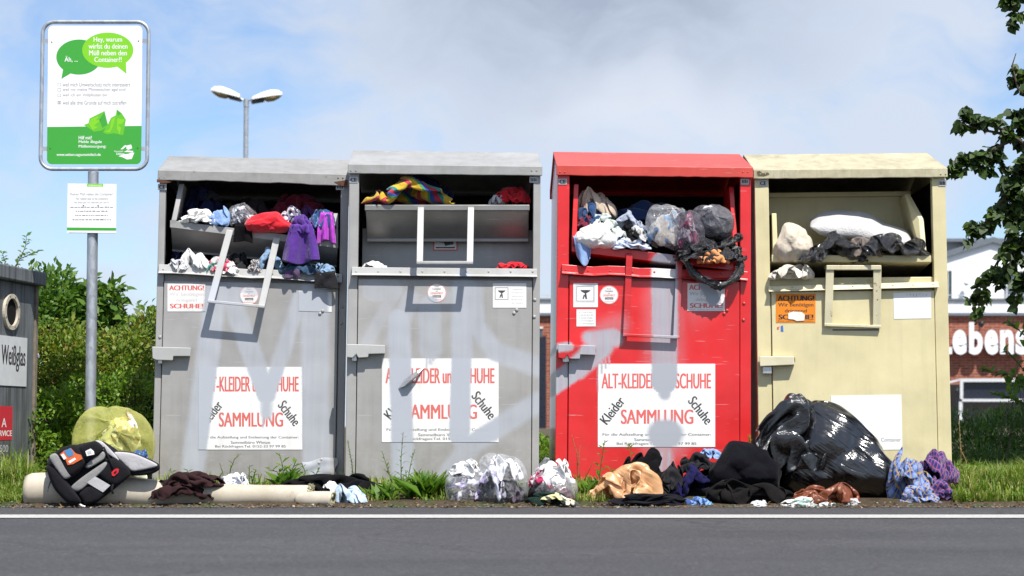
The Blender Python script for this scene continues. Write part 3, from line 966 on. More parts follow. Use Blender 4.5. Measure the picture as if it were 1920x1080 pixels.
b = C.mb().m(WC).slab([(1075, 531), (1121, 531), (1121, 576), (1075, 576)], .017, .0182)
b.m(GRYC).outline(1079, 535, 1116, 567, .8, .0184)
pictogram(b, 1081, 537, 1114, 565, BLKC, .0184)
b.build('pictogram_sticker', C.o)
b = C.mb().m(WC).slab([(1081, 580), (1117, 580), (1117, 612), (1081, 612)], .017, .0182)
tiny_lines(b.m(GRYC), 1084, 583, 1114, 610, 5, .0184, 3)
b.build('notice_sticker', C.o)

# ------------------------------------------------------------------ fourth container (cream yellow)
Dc = CT(1598, .0, -1.5, -.3, 'cream yellow clothes container with an orange notice, rightmost of the row')
CREAM = (.62, .55, .32)
PD = dict(body=Dc.paint('cream_paint', CREAM, .45, dirt=.22), roof=Dc.paint('weathered_cream_paint', (.47, .43, .29), .6, dirt=.7, silver=None, mottle=.55),
          door=Dc.paint('cream_door_paint', (.64, .57, .335), .42, dirt=.2, bump=.2), ledge=Dc.paint('pale_cream_paint', (.62, .57, .38), .45, dirt=.3),
          rivet=Dc.paint('cream_fitting_paint', (.62, .57, .40), .42, dirt=.3), plate=PA['plate'])
HD = Dc.paint('chipped_cream_paint', (.60, .55, .37), .45, dirt=.4, rust=.02)
SD = dict(lip_bottom=335, lip_top=318, ridge=288, edges=(1420, 1778), ledge=(533, 544), ledge_x=(1440, 1758), ledge_slope=-6, opening_bottom=519,
          door=(1447, 1752), door_top=546, dent=.0015, seed=15, rivets=[], door_rivets=[])
od = shell(Dc, SD, PD)
td = tray(Dc, PD, (1447, 478), (1746, 479), .042, .02, None, PD['body'], side={'l': [(1449, 470, .0), (1447, 400, -.04)], 'r': [(1738, 478, .0), (1732, 410, -.08), (1706, 364, -.2)]}, floor=.5, back=(1440, 364, 1706, 361, -.42))
handle(Dc, td, PD, [(1556, 503), (1645, 502)], [(1553, 610), (1644, 613)], .06, .035, HD, .05, bw=.018)
MB().m(HD).bar(Dc.pt(1549, 502, .06), Dc.pt(1652, 502, .06), .03, .03).build('handle_bar', td, bevel=.004)
lock(Dc, [(1424, 668), (1489, 668), (1490, 684), (1425, 687)], Dc.o, PD['rivet'], (1430, 687, 1447, 701), M_STEEL, (1486, 675))
ORG = ink('orange_sheet', (.72, .22, .012)); 
b = shoe_notice(Dc, (1455, 551, 1529, 605), ORG, M_INK, M_INK)
TORN = simple('torn_paper', (.72, .70, .64), .8)
b = Dc.mb().m(TORN).flat([(1478, 587), (1487, 584), (1503, 585), (1509, 590), (1508, 601), (1494, 602), (1488, 599), (1478, 598)], .0225)
b.build('torn_paper', Dc.o)
b = Dc.mb().m(ink('blue_print', (.05, .16, .5))).flat([(1464, 611), (1468, 610), (1469, 622), (1464, 621)], .018)
b.m(REDC).flat([(1457, 613), (1462, 612), (1460, 618), (1457, 617)], .018); b.build('sticker_remains', Dc.o)
b = Dc.mb().m(M_WHITE).slab([(1675, 549), (1746, 547), (1746, 597), (1676, 598)], .017, .0182)
b.m(M_PALEINK)
for i in range(7): b.rect(1700 + i * 6, 551, 1701.3 + i * 6, 553 + (i * 5) % 4, .0184)
b.build('blank_sticker', Dc.o)
b = Dc.mb().m(M_WHITE).slab([(1558, 742), (1690, 740), (1692, 843), (1560, 845)], .017, .0182)
b.m(M_GREYINK).text('Container', 1652, 821, 1689, 828, .0184, .0)
b.build('blank_poster', Dc.o)
b = Dc.mb().m(simple('moss_stain', (.10, .085, .04), .9, var=.5, scale=80)).flat([(1419, 322), (1424, 320), (1430, 325), (1440, 323), (1443, 327), (1432, 331), (1421, 330)], .0365)
b.build('moss_stain', Dc.o)
b = Dc.mb().m(M_GREYINK)
rg = random.Random(2)
b.rect(1561, 617, 1648, 620, .0175)  # shadow of the handle bar, painted as a thin grey strip
b.build('handle_shadow', Dc.o)
# folds of crumpled cloths, worked out beforehand with a cloth simulation: rows of x, y, z (0-99) of a 24 x 24 grid
CRUMPLES = [
 [
21,20,96,18,28,93,13,32,96,9,39,91,8,48,88,5,53,79,3,60,72,0,59,59,0,54,42,1,56,29,2,56,17,3,62,9,7,68,2,12,74,1,15,85,1,21,89,1,27,87,1,30,92,6,31,96,12,25,96,11,19,90,13,18,84,20,19,77,29,13,78,30,
15,17,93,14,23,94,12,30,91,12,38,85,11,46,77,11,54,69,9,60,62,5,61,53,3,58,40,3,63,32,5,64,21,8,63,9,9,69,10,10,76,14,16,80,11,19,82,6,24,87,9,26,89,13,29,92,22,28,98,26,23,93,29,19,88,34,15,81,40,13,73,43,
16,15,83,12,22,83,8,28,83,6,35,77,4,47,68,4,54,59,10,53,54,9,58,44,6,55,41,7,59,32,9,65,29,13,62,20,15,65,17,14,73,24,16,71,8,20,73,3,25,81,4,25,83,19,26,88,31,28,95,38,24,97,43,21,87,46,17,83,58,13,79,62,
18,16,73,13,20,71,10,30,72,7,34,67,3,42,57,2,49,47,8,46,46,12,50,38,6,48,29,5,53,26,11,57,30,16,62,30,19,61,22,20,70,20,21,73,14,25,69,6,30,78,8,30,84,21,29,86,33,27,88,45,26,95,54,24,88,60,20,83,73,16,85,79,
18,20,85,18,27,72,16,37,70,12,42,62,6,37,51,4,40,39,8,42,34,12,43,33,9,45,20,6,52,11,8,55,15,15,53,28,22,59,27,24,65,22,27,71,19,30,74,20,34,76,20,34,83,25,34,90,33,31,94,43,29,93,56,25,92,71,24,81,81,22,86,88,
20,18,79,23,31,71,21,38,61,14,36,55,9,34,48,7,33,35,8,37,24,13,38,22,15,44,18,12,51,7,11,58,7,19,52,19,26,54,30,28,60,20,28,65,23,28,72,33,32,77,35,37,80,37,35,88,42,34,96,48,33,99,61,30,91,77,27,83,90,24,85,99,
22,17,63,27,29,57,24,34,52,18,29,58,12,24,49,11,25,33,11,30,19,14,36,10,17,40,8,18,50,6,18,59,1,25,57,14,32,54,27,33,61,28,33,65,21,32,70,35,31,72,50,35,77,54,33,84,53,36,90,52,35,92,64,34,84,79,32,82,92,29,90,95,
25,16,51,27,23,51,24,26,46,20,27,47,15,27,51,13,28,39,13,31,24,18,32,13,21,38,5,24,47,2,25,55,0,29,61,9,36,58,19,39,62,31,38,70,23,37,72,33,37,68,50,38,75,56,40,83,48,40,90,48,41,89,61,39,82,76,37,88,84,35,97,79,
27,8,42,28,18,38,22,18,40,18,20,39,16,28,40,14,35,43,15,39,33,21,38,21,24,39,12,25,48,12,29,54,9,33,60,2,37,66,12,43,63,21,44,71,25,42,75,33,43,70,44,46,76,51,47,82,41,47,90,41,47,89,55,46,88,69,42,94,70,38,97,62,
28,2,29,26,11,27,22,12,27,18,19,16,18,28,22,18,36,34,20,42,40,25,43,27,29,42,14,29,45,4,34,49,6,37,57,7,39,69,4,43,73,9,46,78,18,49,76,28,49,69,37,52,73,46,52,81,33,54,85,40,53,92,54,51,95,65,46,98,61,41,99,52,
31,0,13,28,5,13,24,11,10,22,19,12,20,23,24,23,30,30,25,34,23,32,31,22,32,34,12,33,43,12,38,45,6,42,54,3,45,66,3,47,75,0,52,78,9,54,74,18,54,67,29,57,70,38,58,80,28,59,84,38,59,91,53,55,98,53,50,98,46,45,98,38,
35,1,5,31,7,2,28,13,7,27,17,17,25,20,30,24,25,30,29,22,11,34,23,6,36,31,10,37,41,13,39,48,16,44,56,16,47,66,15,50,70,7,54,70,4,58,71,11,62,70,13,63,73,19,64,80,24,65,84,36,61,91,37,56,92,35,52,93,29,49,95,28,
40,6,1,36,11,5,33,12,14,31,15,25,30,22,34,30,28,36,33,22,19,37,18,6,40,25,0,41,34,4,42,41,18,46,53,23,49,60,16,49,63,3,54,63,12,59,63,11,65,66,9,67,71,17,68,76,25,67,84,23,61,87,17,57,92,18,53,89,17,49,95,19,
43,5,9,39,13,13,37,11,22,34,12,32,35,21,38,35,27,44,37,29,28,39,25,12,41,27,9,44,31,12,47,39,14,49,49,19,48,50,9,52,54,5,57,57,7,61,56,19,64,61,26,69,67,31,72,74,25,67,78,10,65,88,1,64,94,6,59,97,10,52,99,19,
46,1,21,45,9,23,43,11,30,41,11,41,39,15,52,41,23,49,39,26,36,40,19,24,40,29,27,43,38,32,48,45,30,51,48,21,52,45,10,54,45,0,61,49,3,66,51,10,70,56,16,72,64,21,75,71,23,71,75,8,68,88,5,68,96,9,64,97,18,57,99,29,
45,0,43,49,3,38,51,9,37,49,10,49,48,17,58,47,23,56,47,22,44,43,21,35,44,28,27,47,35,36,53,45,41,55,46,29,56,44,15,59,46,8,66,41,3,71,47,3,74,56,5,75,66,9,78,74,14,74,79,6,71,87,6,69,90,17,67,95,26,62,97,37,
45,1,64,49,6,61,55,7,48,54,14,47,53,19,61,53,27,57,52,24,43,48,20,32,49,28,26,53,35,30,57,40,34,59,49,31,60,47,21,63,39,16,68,42,15,72,50,15,77,52,13,79,63,6,82,72,5,79,81,1,75,94,4,72,97,16,70,97,30,66,90,41,
50,0,68,52,8,74,57,9,62,59,14,53,59,23,58,59,30,62,58,25,48,56,18,30,56,26,30,58,32,39,60,41,50,62,45,47,65,41,37,69,36,28,72,38,17,74,45,19,76,51,28,77,61,25,83,67,17,85,79,7,79,91,11,75,89,16,72,90,30,71,89,44,
55,2,60,56,3,77,60,7,76,62,12,68,64,21,70,65,27,64,64,24,46,62,20,28,62,27,32,63,33,48,64,39,59,67,45,50,68,47,39,72,45,35,76,42,26,79,44,17,80,50,22,81,60,26,84,64,32,88,69,20,85,82,16,81,81,21,76,79,27,71,80,39,
61,4,53,62,1,71,64,4,81,67,10,77,68,16,72,68,17,56,66,16,38,67,21,27,67,29,28,69,33,45,70,35,59,71,40,50,73,46,45,76,55,39,81,52,34,84,47,22,84,53,11,86,61,17,88,59,29,91,63,32,90,73,26,84,75,29,79,73,31,75,73,35,
63,3,37,66,2,52,68,2,69,73,8,75,75,13,59,74,12,39,71,16,31,71,19,25,73,27,25,75,31,39,76,34,55,76,40,55,75,43,44,80,51,46,85,54,38,88,53,25,90,50,12,92,59,13,93,60,25,95,56,35,92,65,39,89,76,39,81,73,43,74,74,46,
66,2,16,70,1,32,73,4,50,78,10,55,83,17,42,79,20,40,73,18,43,74,24,35,78,24,28,81,30,33,83,33,46,83,40,48,81,38,37,80,39,29,86,39,26,90,44,21,95,48,17,96,52,16,97,57,17,98,60,26,96,69,34,91,80,39,81,83,40,74,83,46,
71,2,8,74,5,21,78,6,32,83,13,35,87,17,46,82,21,54,75,20,57,77,27,48,82,25,41,87,24,37,89,32,40,90,38,41,88,35,30,85,29,21,83,31,11,87,39,9,95,41,11,98,49,6,99,57,8,97,65,15,93,76,20,85,85,24,77,88,29,76,91,41,
75,6,1,77,9,10,81,6,18,83,6,32,84,9,49,83,14,62,80,22,68,81,29,63,86,27,56,91,26,53,95,27,41,93,32,34,94,34,22,91,29,9,87,27,2,84,32,0,89,41,0,92,49,3,93,58,3,92,69,3,88,83,6,82,92,13,79,96,23,82,91,34,
 ],
 [
11,30,0,8,32,4,4,28,10,6,33,13,9,34,18,11,26,23,13,19,30,6,25,35,10,30,30,14,34,25,11,37,32,6,39,43,2,43,53,0,52,63,0,60,66,3,62,52,13,58,44,10,49,36,4,46,30,1,49,19,3,54,14,4,56,3,1,63,5,2,70,16,
20,28,2,17,21,9,14,16,16,16,22,17,19,30,17,18,31,26,15,26,37,13,22,47,11,30,43,16,38,36,15,44,34,8,46,41,3,46,47,2,55,51,5,62,60,5,69,55,7,66,41,8,55,34,4,52,31,1,57,28,1,63,17,7,62,8,11,64,0,8,73,2,
26,19,2,22,13,9,23,11,20,21,14,27,20,23,29,22,31,33,19,34,42,19,29,53,14,30,60,17,37,56,16,45,55,11,50,60,5,50,64,7,55,56,10,61,51,10,70,50,10,69,40,10,56,27,7,52,20,5,60,24,5,68,23,8,70,11,13,70,4,15,75,0,
31,12,2,28,18,9,27,16,21,26,15,33,22,20,41,25,31,42,24,39,51,21,39,60,20,33,70,16,36,76,12,43,78,10,50,82,6,55,82,10,60,68,15,63,57,13,67,53,17,68,42,16,57,28,12,57,16,9,63,15,11,70,22,12,77,18,12,82,8,17,81,6,
36,11,10,36,19,12,31,22,23,26,24,32,28,26,46,28,35,56,29,46,57,25,47,66,22,40,74,20,37,85,13,41,92,10,49,93,12,56,87,15,61,72,17,68,67,16,74,59,19,72,46,19,65,32,15,63,18,15,64,9,16,73,13,18,79,18,18,87,14,19,90,3,
40,8,21,37,14,23,31,16,29,31,24,37,31,34,48,34,37,60,32,44,64,30,45,73,27,39,77,23,43,87,18,45,99,16,51,94,20,53,81,24,61,72,24,70,68,22,72,59,23,76,48,23,73,34,21,68,21,20,67,9,20,73,8,24,78,10,26,84,12,27,90,5,
42,5,32,37,12,33,37,20,32,39,28,42,39,36,51,39,40,61,39,46,65,37,44,75,33,39,84,28,43,94,25,50,97,23,59,92,25,61,81,33,62,70,33,65,58,28,63,54,26,66,44,29,68,33,25,64,23,25,65,14,25,70,15,28,76,15,34,79,13,34,84,8,
39,8,45,40,17,46,43,28,48,48,36,53,48,42,55,47,40,66,47,46,71,43,44,79,40,42,89,36,49,88,35,56,82,32,64,80,28,70,79,35,70,68,39,66,56,38,60,49,36,58,39,34,55,31,31,59,22,30,66,19,31,74,20,28,77,25,34,81,25,32,88,19,
36,9,54,36,18,56,42,30,61,51,36,63,55,41,62,53,44,70,51,42,80,50,43,86,46,48,90,44,55,87,42,62,83,39,69,82,34,75,77,35,76,60,41,71,47,43,65,40,45,59,34,42,60,26,38,63,22,35,68,22,35,72,30,31,78,35,29,84,34,26,88,25,
42,15,54,40,18,64,43,28,72,50,35,74,57,36,71,59,40,75,58,41,84,55,47,91,52,54,92,49,61,94,47,67,85,45,73,80,41,79,75,41,79,59,46,75,40,47,70,32,48,64,23,46,61,17,42,67,14,40,73,19,40,78,26,37,85,31,31,90,35,24,89,36,
50,20,61,47,26,64,48,28,78,51,33,85,58,35,82,65,38,77,62,47,73,61,54,80,59,59,90,56,65,87,54,61,74,53,70,71,49,71,66,46,70,55,50,69,41,53,71,29,52,69,16,50,64,6,46,69,6,46,77,13,43,86,15,36,91,14,30,95,18,27,99,32,
42,18,73,49,22,76,54,27,81,57,30,89,59,34,96,64,41,89,67,49,79,66,58,77,65,65,84,62,69,79,61,65,70,58,61,62,54,64,54,49,61,49,49,61,39,51,63,26,56,62,14,55,68,10,50,74,4,47,83,2,44,91,4,40,95,12,36,96,23,35,98,37,
42,11,84,47,17,89,54,21,91,61,24,92,64,29,97,68,37,95,69,47,92,70,57,88,73,63,83,72,69,75,64,72,63,62,65,55,58,61,48,54,59,40,52,53,37,52,54,26,58,62,22,60,70,17,54,77,8,53,85,4,50,91,10,45,90,21,42,91,30,41,98,32,
46,1,84,50,8,91,55,13,95,61,16,88,65,23,85,71,34,88,76,41,87,78,50,84,80,57,77,77,63,69,73,67,60,68,70,47,64,66,39,64,56,35,62,48,36,61,52,29,64,57,17,62,63,9,60,73,4,60,80,12,55,82,22,50,82,27,49,91,27,46,99,22,
54,0,82,52,3,88,52,9,83,50,16,80,58,24,77,71,31,77,78,37,76,77,45,77,75,53,74,75,57,67,74,58,59,73,61,48,73,59,37,71,51,33,71,46,26,66,46,18,66,51,10,67,60,5,66,68,11,64,73,21,59,74,30,57,82,31,55,90,23,53,99,17,
62,2,81,54,5,79,44,7,73,44,14,70,58,18,69,69,28,68,71,37,70,70,45,69,70,51,68,75,51,63,77,49,57,72,50,48,72,50,40,78,44,37,74,39,31,73,42,21,72,50,13,72,58,14,68,62,20,66,67,28,66,74,36,65,83,37,62,92,32,62,97,22,
64,7,72,54,9,68,43,7,62,43,12,58,56,17,58,62,29,64,62,37,69,63,45,66,66,51,58,69,44,59,72,38,61,70,38,51,71,37,42,78,35,37,81,36,33,80,42,26,80,50,22,75,54,27,75,59,27,74,66,32,73,75,33,70,83,30,65,91,25,69,99,25,
63,5,67,53,1,62,46,3,53,44,10,47,50,20,54,55,30,62,60,35,61,59,42,57,62,48,49,65,42,53,66,33,60,72,32,56,76,28,49,82,30,43,86,37,39,84,44,36,86,51,31,81,57,34,80,57,24,76,65,23,71,74,18,67,82,13,67,90,12,75,94,20,
68,1,63,61,5,59,56,8,50,51,9,41,53,18,46,59,26,55,60,33,53,58,37,48,58,41,43,64,40,40,67,30,49,73,24,56,82,24,58,88,27,55,87,36,50,89,44,45,92,51,40,88,58,34,83,62,23,76,65,14,69,71,7,67,80,3,75,85,9,82,87,18,
63,0,56,69,3,52,68,8,47,62,10,37,61,14,45,64,21,52,63,27,48,57,29,46,56,36,34,65,33,34,70,26,39,77,23,47,84,19,50,90,23,51,93,32,45,94,40,40,95,49,35,91,58,26,86,65,18,79,70,16,75,74,10,76,78,3,83,82,3,87,80,15,
58,2,48,65,4,41,71,1,38,76,7,39,75,15,42,71,20,38,65,23,36,59,25,36,58,29,27,67,32,22,74,30,28,78,23,35,83,18,38,87,27,36,89,32,27,91,39,29,90,48,26,84,54,20,79,60,10,77,68,6,80,75,11,84,78,9,86,74,1,92,76,7,
54,4,38,62,2,31,69,2,24,76,5,19,78,12,19,76,18,21,70,22,26,62,22,30,58,21,22,63,21,17,70,22,16,77,24,19,83,21,22,80,28,24,81,36,20,83,43,22,88,43,19,84,47,12,78,55,4,80,63,3,85,70,7,88,73,14,91,70,7,95,68,2,
49,5,28,56,2,21,64,2,14,73,3,8,77,10,6,74,16,13,71,14,28,64,16,29,61,14,21,62,14,11,67,20,7,73,22,6,78,26,9,78,34,13,75,38,17,77,44,12,81,40,10,84,40,7,84,49,4,86,57,4,88,62,8,92,66,17,96,67,14,96,60,5,
45,2,18,52,1,10,60,1,3,66,5,1,72,8,9,68,13,14,67,7,24,60,8,31,62,7,21,66,8,9,70,13,1,76,18,3,80,24,5,77,32,3,76,40,9,72,40,5,75,37,0,81,40,1,89,42,2,93,48,4,92,54,12,95,58,18,96,62,16,99,52,15,
 ],
 [
27,0,0,23,4,2,21,11,2,23,18,1,20,18,1,16,22,1,10,27,7,5,31,14,1,36,27,2,43,41,0,48,49,2,53,50,4,49,40,5,42,24,2,36,14,1,39,3,0,48,13,0,58,14,4,65,7,6,72,13,3,66,26,6,58,31,3,56,38,0,61,34,
31,1,3,27,5,7,23,8,11,21,12,17,17,15,18,15,23,12,15,33,10,11,32,24,5,32,38,2,38,52,2,45,64,5,53,64,7,47,50,9,37,33,8,38,15,5,44,11,4,50,2,4,58,12,5,62,22,9,70,26,8,72,37,10,64,47,9,58,54,3,62,54,
37,2,2,32,4,13,26,3,24,21,8,33,17,16,34,17,24,28,20,33,22,14,28,34,10,28,48,5,31,63,6,40,71,10,47,67,13,49,49,15,41,33,10,44,22,10,48,12,9,53,4,8,60,9,10,62,21,14,65,32,16,72,41,16,65,49,11,65,60,6,67,57,
41,2,17,37,8,19,30,7,29,24,11,25,20,20,24,21,25,36,24,32,36,18,29,48,13,24,60,9,26,73,9,33,67,11,40,55,16,44,45,21,47,32,16,39,17,15,46,9,15,55,6,12,62,3,14,65,16,18,66,23,22,70,35,18,73,48,11,74,50,8,74,63,
38,3,32,36,13,30,31,11,23,28,16,12,26,25,19,26,24,32,27,25,44,23,24,54,19,22,68,14,26,75,15,31,66,17,36,54,18,40,46,24,38,36,22,43,22,19,51,20,21,58,11,18,65,1,14,72,5,14,75,19,20,80,23,16,79,35,13,82,47,15,79,64,
32,5,43,31,12,40,28,16,34,32,20,24,32,27,23,32,31,33,31,27,47,27,28,61,23,28,75,18,31,85,15,37,74,16,40,63,21,43,56,24,45,44,27,49,31,23,56,25,22,63,20,22,70,11,20,73,6,17,80,9,16,87,18,18,87,32,18,87,45,20,86,64,
29,6,54,31,9,52,32,18,48,35,25,37,38,31,29,35,38,35,30,37,43,26,38,58,23,37,71,18,39,81,15,44,85,16,48,71,21,52,61,24,54,50,27,54,40,28,59,24,27,65,20,26,70,17,26,75,4,23,83,5,22,85,21,23,89,33,23,89,48,24,94,61,
31,5,67,37,10,61,39,13,47,38,21,42,37,27,43,34,35,47,32,43,51,28,46,60,26,43,70,22,43,83,21,49,87,20,56,79,21,62,69,25,62,53,28,62,38,33,62,34,29,68,35,30,76,27,30,79,13,27,83,3,28,86,15,27,88,31,29,89,48,30,96,60,
38,1,73,39,7,74,41,14,63,42,19,54,38,25,59,34,33,59,35,42,59,34,47,66,32,42,77,28,41,89,27,50,84,26,58,77,25,68,72,27,71,56,29,65,53,32,65,47,33,72,46,35,76,30,35,75,13,35,81,1,33,89,12,31,93,27,33,94,42,35,98,52,
42,4,71,44,5,80,44,16,79,46,21,68,43,28,62,40,32,52,40,40,54,40,43,69,37,38,80,35,42,92,34,52,86,33,60,77,32,71,71,31,77,62,34,69,60,36,62,56,39,67,47,40,69,32,41,72,15,41,81,7,39,84,18,38,90,25,39,93,36,35,98,35,
43,1,56,45,8,64,49,16,69,49,24,62,46,27,47,43,33,41,43,39,55,43,33,70,44,36,84,42,44,89,40,52,79,39,62,72,38,73,77,38,78,66,38,71,58,42,64,56,43,59,42,45,65,31,46,72,25,46,79,15,45,83,19,45,89,24,44,97,27,39,96,20,
42,4,42,47,10,47,50,16,52,53,24,48,50,29,38,49,36,35,49,36,50,49,32,65,50,36,81,49,45,86,47,53,78,46,63,83,45,75,81,45,80,68,42,80,54,42,74,43,47,67,37,49,63,23,49,70,16,50,77,9,49,84,12,48,92,17,47,98,18,45,93,9,
42,6,27,47,10,35,47,20,36,53,22,32,56,29,36,56,37,35,54,37,47,53,40,59,55,41,76,56,47,87,54,57,88,52,65,82,49,70,71,49,77,59,46,82,47,45,83,34,50,76,26,55,66,24,55,67,10,55,76,3,54,85,2,52,90,12,53,95,18,51,95,1,
45,6,11,49,9,20,49,17,19,52,25,17,57,32,23,61,34,37,60,40,45,58,36,60,60,42,72,62,50,82,61,58,82,57,61,74,54,63,60,48,67,52,49,74,44,51,81,34,54,81,21,58,74,14,62,68,7,62,75,0,61,85,2,57,84,16,58,91,14,56,99,8,
51,4,2,53,7,14,56,14,22,60,21,18,64,26,18,65,27,34,65,33,46,65,36,54,68,40,70,68,47,79,63,54,72,59,56,63,54,54,54,51,59,40,52,69,40,55,74,41,58,76,27,61,79,17,65,74,12,69,76,2,67,84,11,63,86,24,61,91,18,62,99,15,
55,3,1,57,7,8,61,13,10,64,15,22,68,18,20,70,22,32,70,32,37,71,40,48,74,42,63,74,49,68,68,51,62,64,53,49,59,52,38,56,58,34,56,63,45,59,70,42,61,69,32,65,77,27,70,76,22,73,77,14,72,85,18,69,89,24,66,91,8,65,98,7,
54,0,17,60,2,15,64,7,17,65,8,26,67,13,34,69,21,41,73,28,48,77,34,49,79,40,56,78,48,52,73,54,50,69,58,40,64,57,26,58,62,20,62,61,35,64,65,49,66,69,44,67,77,36,72,76,34,76,79,31,76,88,31,72,95,26,72,95,13,70,99,1,
51,4,28,57,9,27,63,5,31,69,3,34,67,10,43,68,17,53,73,23,57,79,28,49,80,36,38,75,42,37,71,50,33,73,56,27,68,56,13,66,65,11,68,68,26,69,66,43,69,68,57,69,78,56,75,78,51,77,82,45,76,89,47,77,95,36,77,95,16,74,91,6,
56,2,39,57,10,44,63,8,47,69,3,52,72,8,50,72,16,46,77,18,42,80,25,38,77,31,33,75,36,23,72,44,16,74,50,13,73,57,6,73,65,8,73,66,24,74,67,40,75,67,57,74,73,66,77,79,65,81,81,59,81,86,51,81,88,35,79,88,19,79,89,1,
63,1,48,59,7,60,63,13,62,70,10,65,76,12,64,77,16,57,82,16,45,85,23,34,82,31,27,79,38,22,76,38,8,78,46,4,78,54,4,79,62,11,79,63,23,79,62,40,75,62,55,79,67,66,82,72,60,86,78,64,84,78,46,84,81,28,81,81,15,80,83,1,
69,1,60,65,3,73,65,13,78,69,18,76,75,20,74,81,21,66,87,20,59,87,27,49,85,35,39,84,34,23,83,34,8,83,43,12,83,53,14,86,62,10,84,58,22,79,53,36,80,54,52,86,60,59,86,67,48,90,72,52,88,77,39,85,75,26,80,74,17,76,74,2,
75,3,70,70,4,79,69,12,90,70,24,91,75,28,82,80,29,68,86,27,65,91,29,58,90,29,41,88,27,23,87,32,11,87,42,11,88,51,4,91,55,11,89,54,27,85,47,37,85,51,47,90,57,51,92,63,47,90,67,37,93,72,29,88,70,22,84,68,12,81,70,1,
78,6,81,75,11,76,75,17,89,76,23,99,79,30,90,81,36,76,85,36,60,92,35,55,93,32,38,92,32,22,91,32,6,91,38,1,93,47,6,95,53,12,94,49,26,91,44,42,89,46,56,93,51,47,95,56,39,92,60,27,95,66,19,92,67,13,88,69,6,84,76,1,
76,6,96,77,12,87,80,18,84,83,19,93,83,26,81,87,32,75,86,42,66,86,40,49,88,39,32,91,41,21,94,34,16,97,37,5,97,42,3,99,45,17,98,42,31,96,38,46,96,45,56,98,54,53,99,54,37,99,58,28,98,60,10,95,66,1,91,71,1,89,78,10,
 ],
 [
6,35,0,0,32,6,0,33,18,0,43,17,2,49,12,4,49,17,6,50,22,5,57,22,8,66,25,12,70,37,14,70,51,13,70,62,10,69,74,12,67,85,16,66,97,22,70,99,20,74,89,20,79,81,25,86,77,29,82,77,34,80,87,38,85,93,44,90,87,49,92,80,
10,26,1,7,30,6,7,40,11,3,45,4,1,54,5,5,57,9,9,55,19,11,54,29,7,59,35,8,63,45,15,63,54,18,64,63,15,62,72,12,59,82,19,61,89,25,66,90,27,71,84,26,77,73,27,83,65,34,85,70,37,85,79,37,89,84,38,96,82,43,95,73,
15,30,0,14,34,6,12,43,3,9,50,2,6,54,3,8,61,4,11,62,15,15,61,29,11,59,40,9,55,50,13,56,60,20,57,63,19,54,70,18,53,79,19,62,78,24,67,78,30,66,76,29,71,65,31,76,60,37,77,69,41,82,74,39,90,73,33,95,74,38,97,66,
23,33,1,20,34,2,17,42,6,11,47,9,12,54,10,15,59,3,15,66,12,14,70,24,15,65,38,15,58,48,16,50,52,22,50,57,21,47,66,24,50,74,24,61,68,24,68,65,29,63,65,33,64,60,36,68,58,41,70,65,41,79,63,38,86,62,31,91,62,35,95,54,
21,25,0,19,29,10,14,36,14,15,44,17,18,49,9,20,55,11,19,62,19,21,69,21,22,64,30,20,55,36,21,48,43,22,43,52,26,40,62,30,47,65,26,59,57,24,66,53,31,64,54,37,59,53,43,63,54,43,71,57,38,78,55,35,83,52,30,87,50,30,94,42,
15,19,0,13,23,10,14,30,19,20,37,14,23,43,10,19,49,20,22,55,22,24,61,14,27,60,22,26,52,29,25,42,35,26,37,45,31,39,53,33,48,53,26,56,45,25,64,41,30,61,44,36,65,45,42,66,43,45,73,47,37,74,46,31,76,42,28,83,37,26,90,32,
18,17,5,14,18,14,17,24,20,23,29,13,24,37,19,21,44,27,26,50,20,29,54,9,32,54,15,31,47,23,32,40,33,32,33,40,33,39,43,28,46,42,29,55,37,28,61,31,33,61,34,33,69,35,39,71,34,42,75,40,36,82,39,32,78,33,26,78,27,26,86,22,
21,19,2,21,19,13,22,21,22,22,26,27,24,32,32,26,38,27,28,42,16,33,46,8,38,51,12,39,47,24,38,40,31,40,34,38,39,43,44,33,49,39,33,50,29,33,58,22,37,61,23,35,68,23,39,73,25,46,77,33,39,83,31,34,81,24,29,78,16,24,84,12,
21,10,2,26,13,12,26,16,24,25,20,34,29,26,35,32,32,27,33,39,20,38,44,18,44,46,12,47,47,20,48,39,26,47,40,36,42,45,36,40,51,36,40,53,28,39,56,16,40,62,13,39,69,12,42,76,15,49,80,23,45,85,21,39,82,13,33,83,7,26,86,4,
25,3,1,26,5,14,28,9,26,31,16,30,28,23,24,32,28,19,38,34,19,41,39,23,48,40,18,54,43,18,54,45,27,52,44,33,48,50,35,43,55,40,46,56,28,46,56,17,45,63,11,45,71,11,46,77,7,52,82,12,49,87,11,44,86,3,37,89,1,30,93,1,
33,0,1,33,2,14,34,5,22,32,13,17,30,21,13,30,27,7,36,34,7,43,33,13,49,32,18,53,36,26,58,41,34,56,45,42,51,49,45,50,57,46,52,55,33,50,60,28,48,67,22,49,71,15,53,75,6,55,81,0,52,89,1,48,93,2,41,97,2,35,98,8,
41,1,1,42,2,14,40,8,16,37,12,6,35,19,6,35,23,10,38,27,12,39,27,19,45,29,27,50,32,35,53,38,41,56,43,51,54,49,54,56,53,50,56,58,42,51,65,39,48,71,33,52,77,22,57,78,14,59,85,11,59,94,7,52,97,10,46,96,12,40,96,12,
49,0,1,49,4,12,47,10,11,44,15,3,39,15,8,38,16,15,41,21,20,36,23,27,39,28,35,45,30,44,48,37,49,49,45,54,53,51,60,55,58,54,56,61,53,54,68,46,53,75,40,56,78,31,62,78,23,65,86,18,62,92,18,54,93,20,46,96,21,39,96,19,
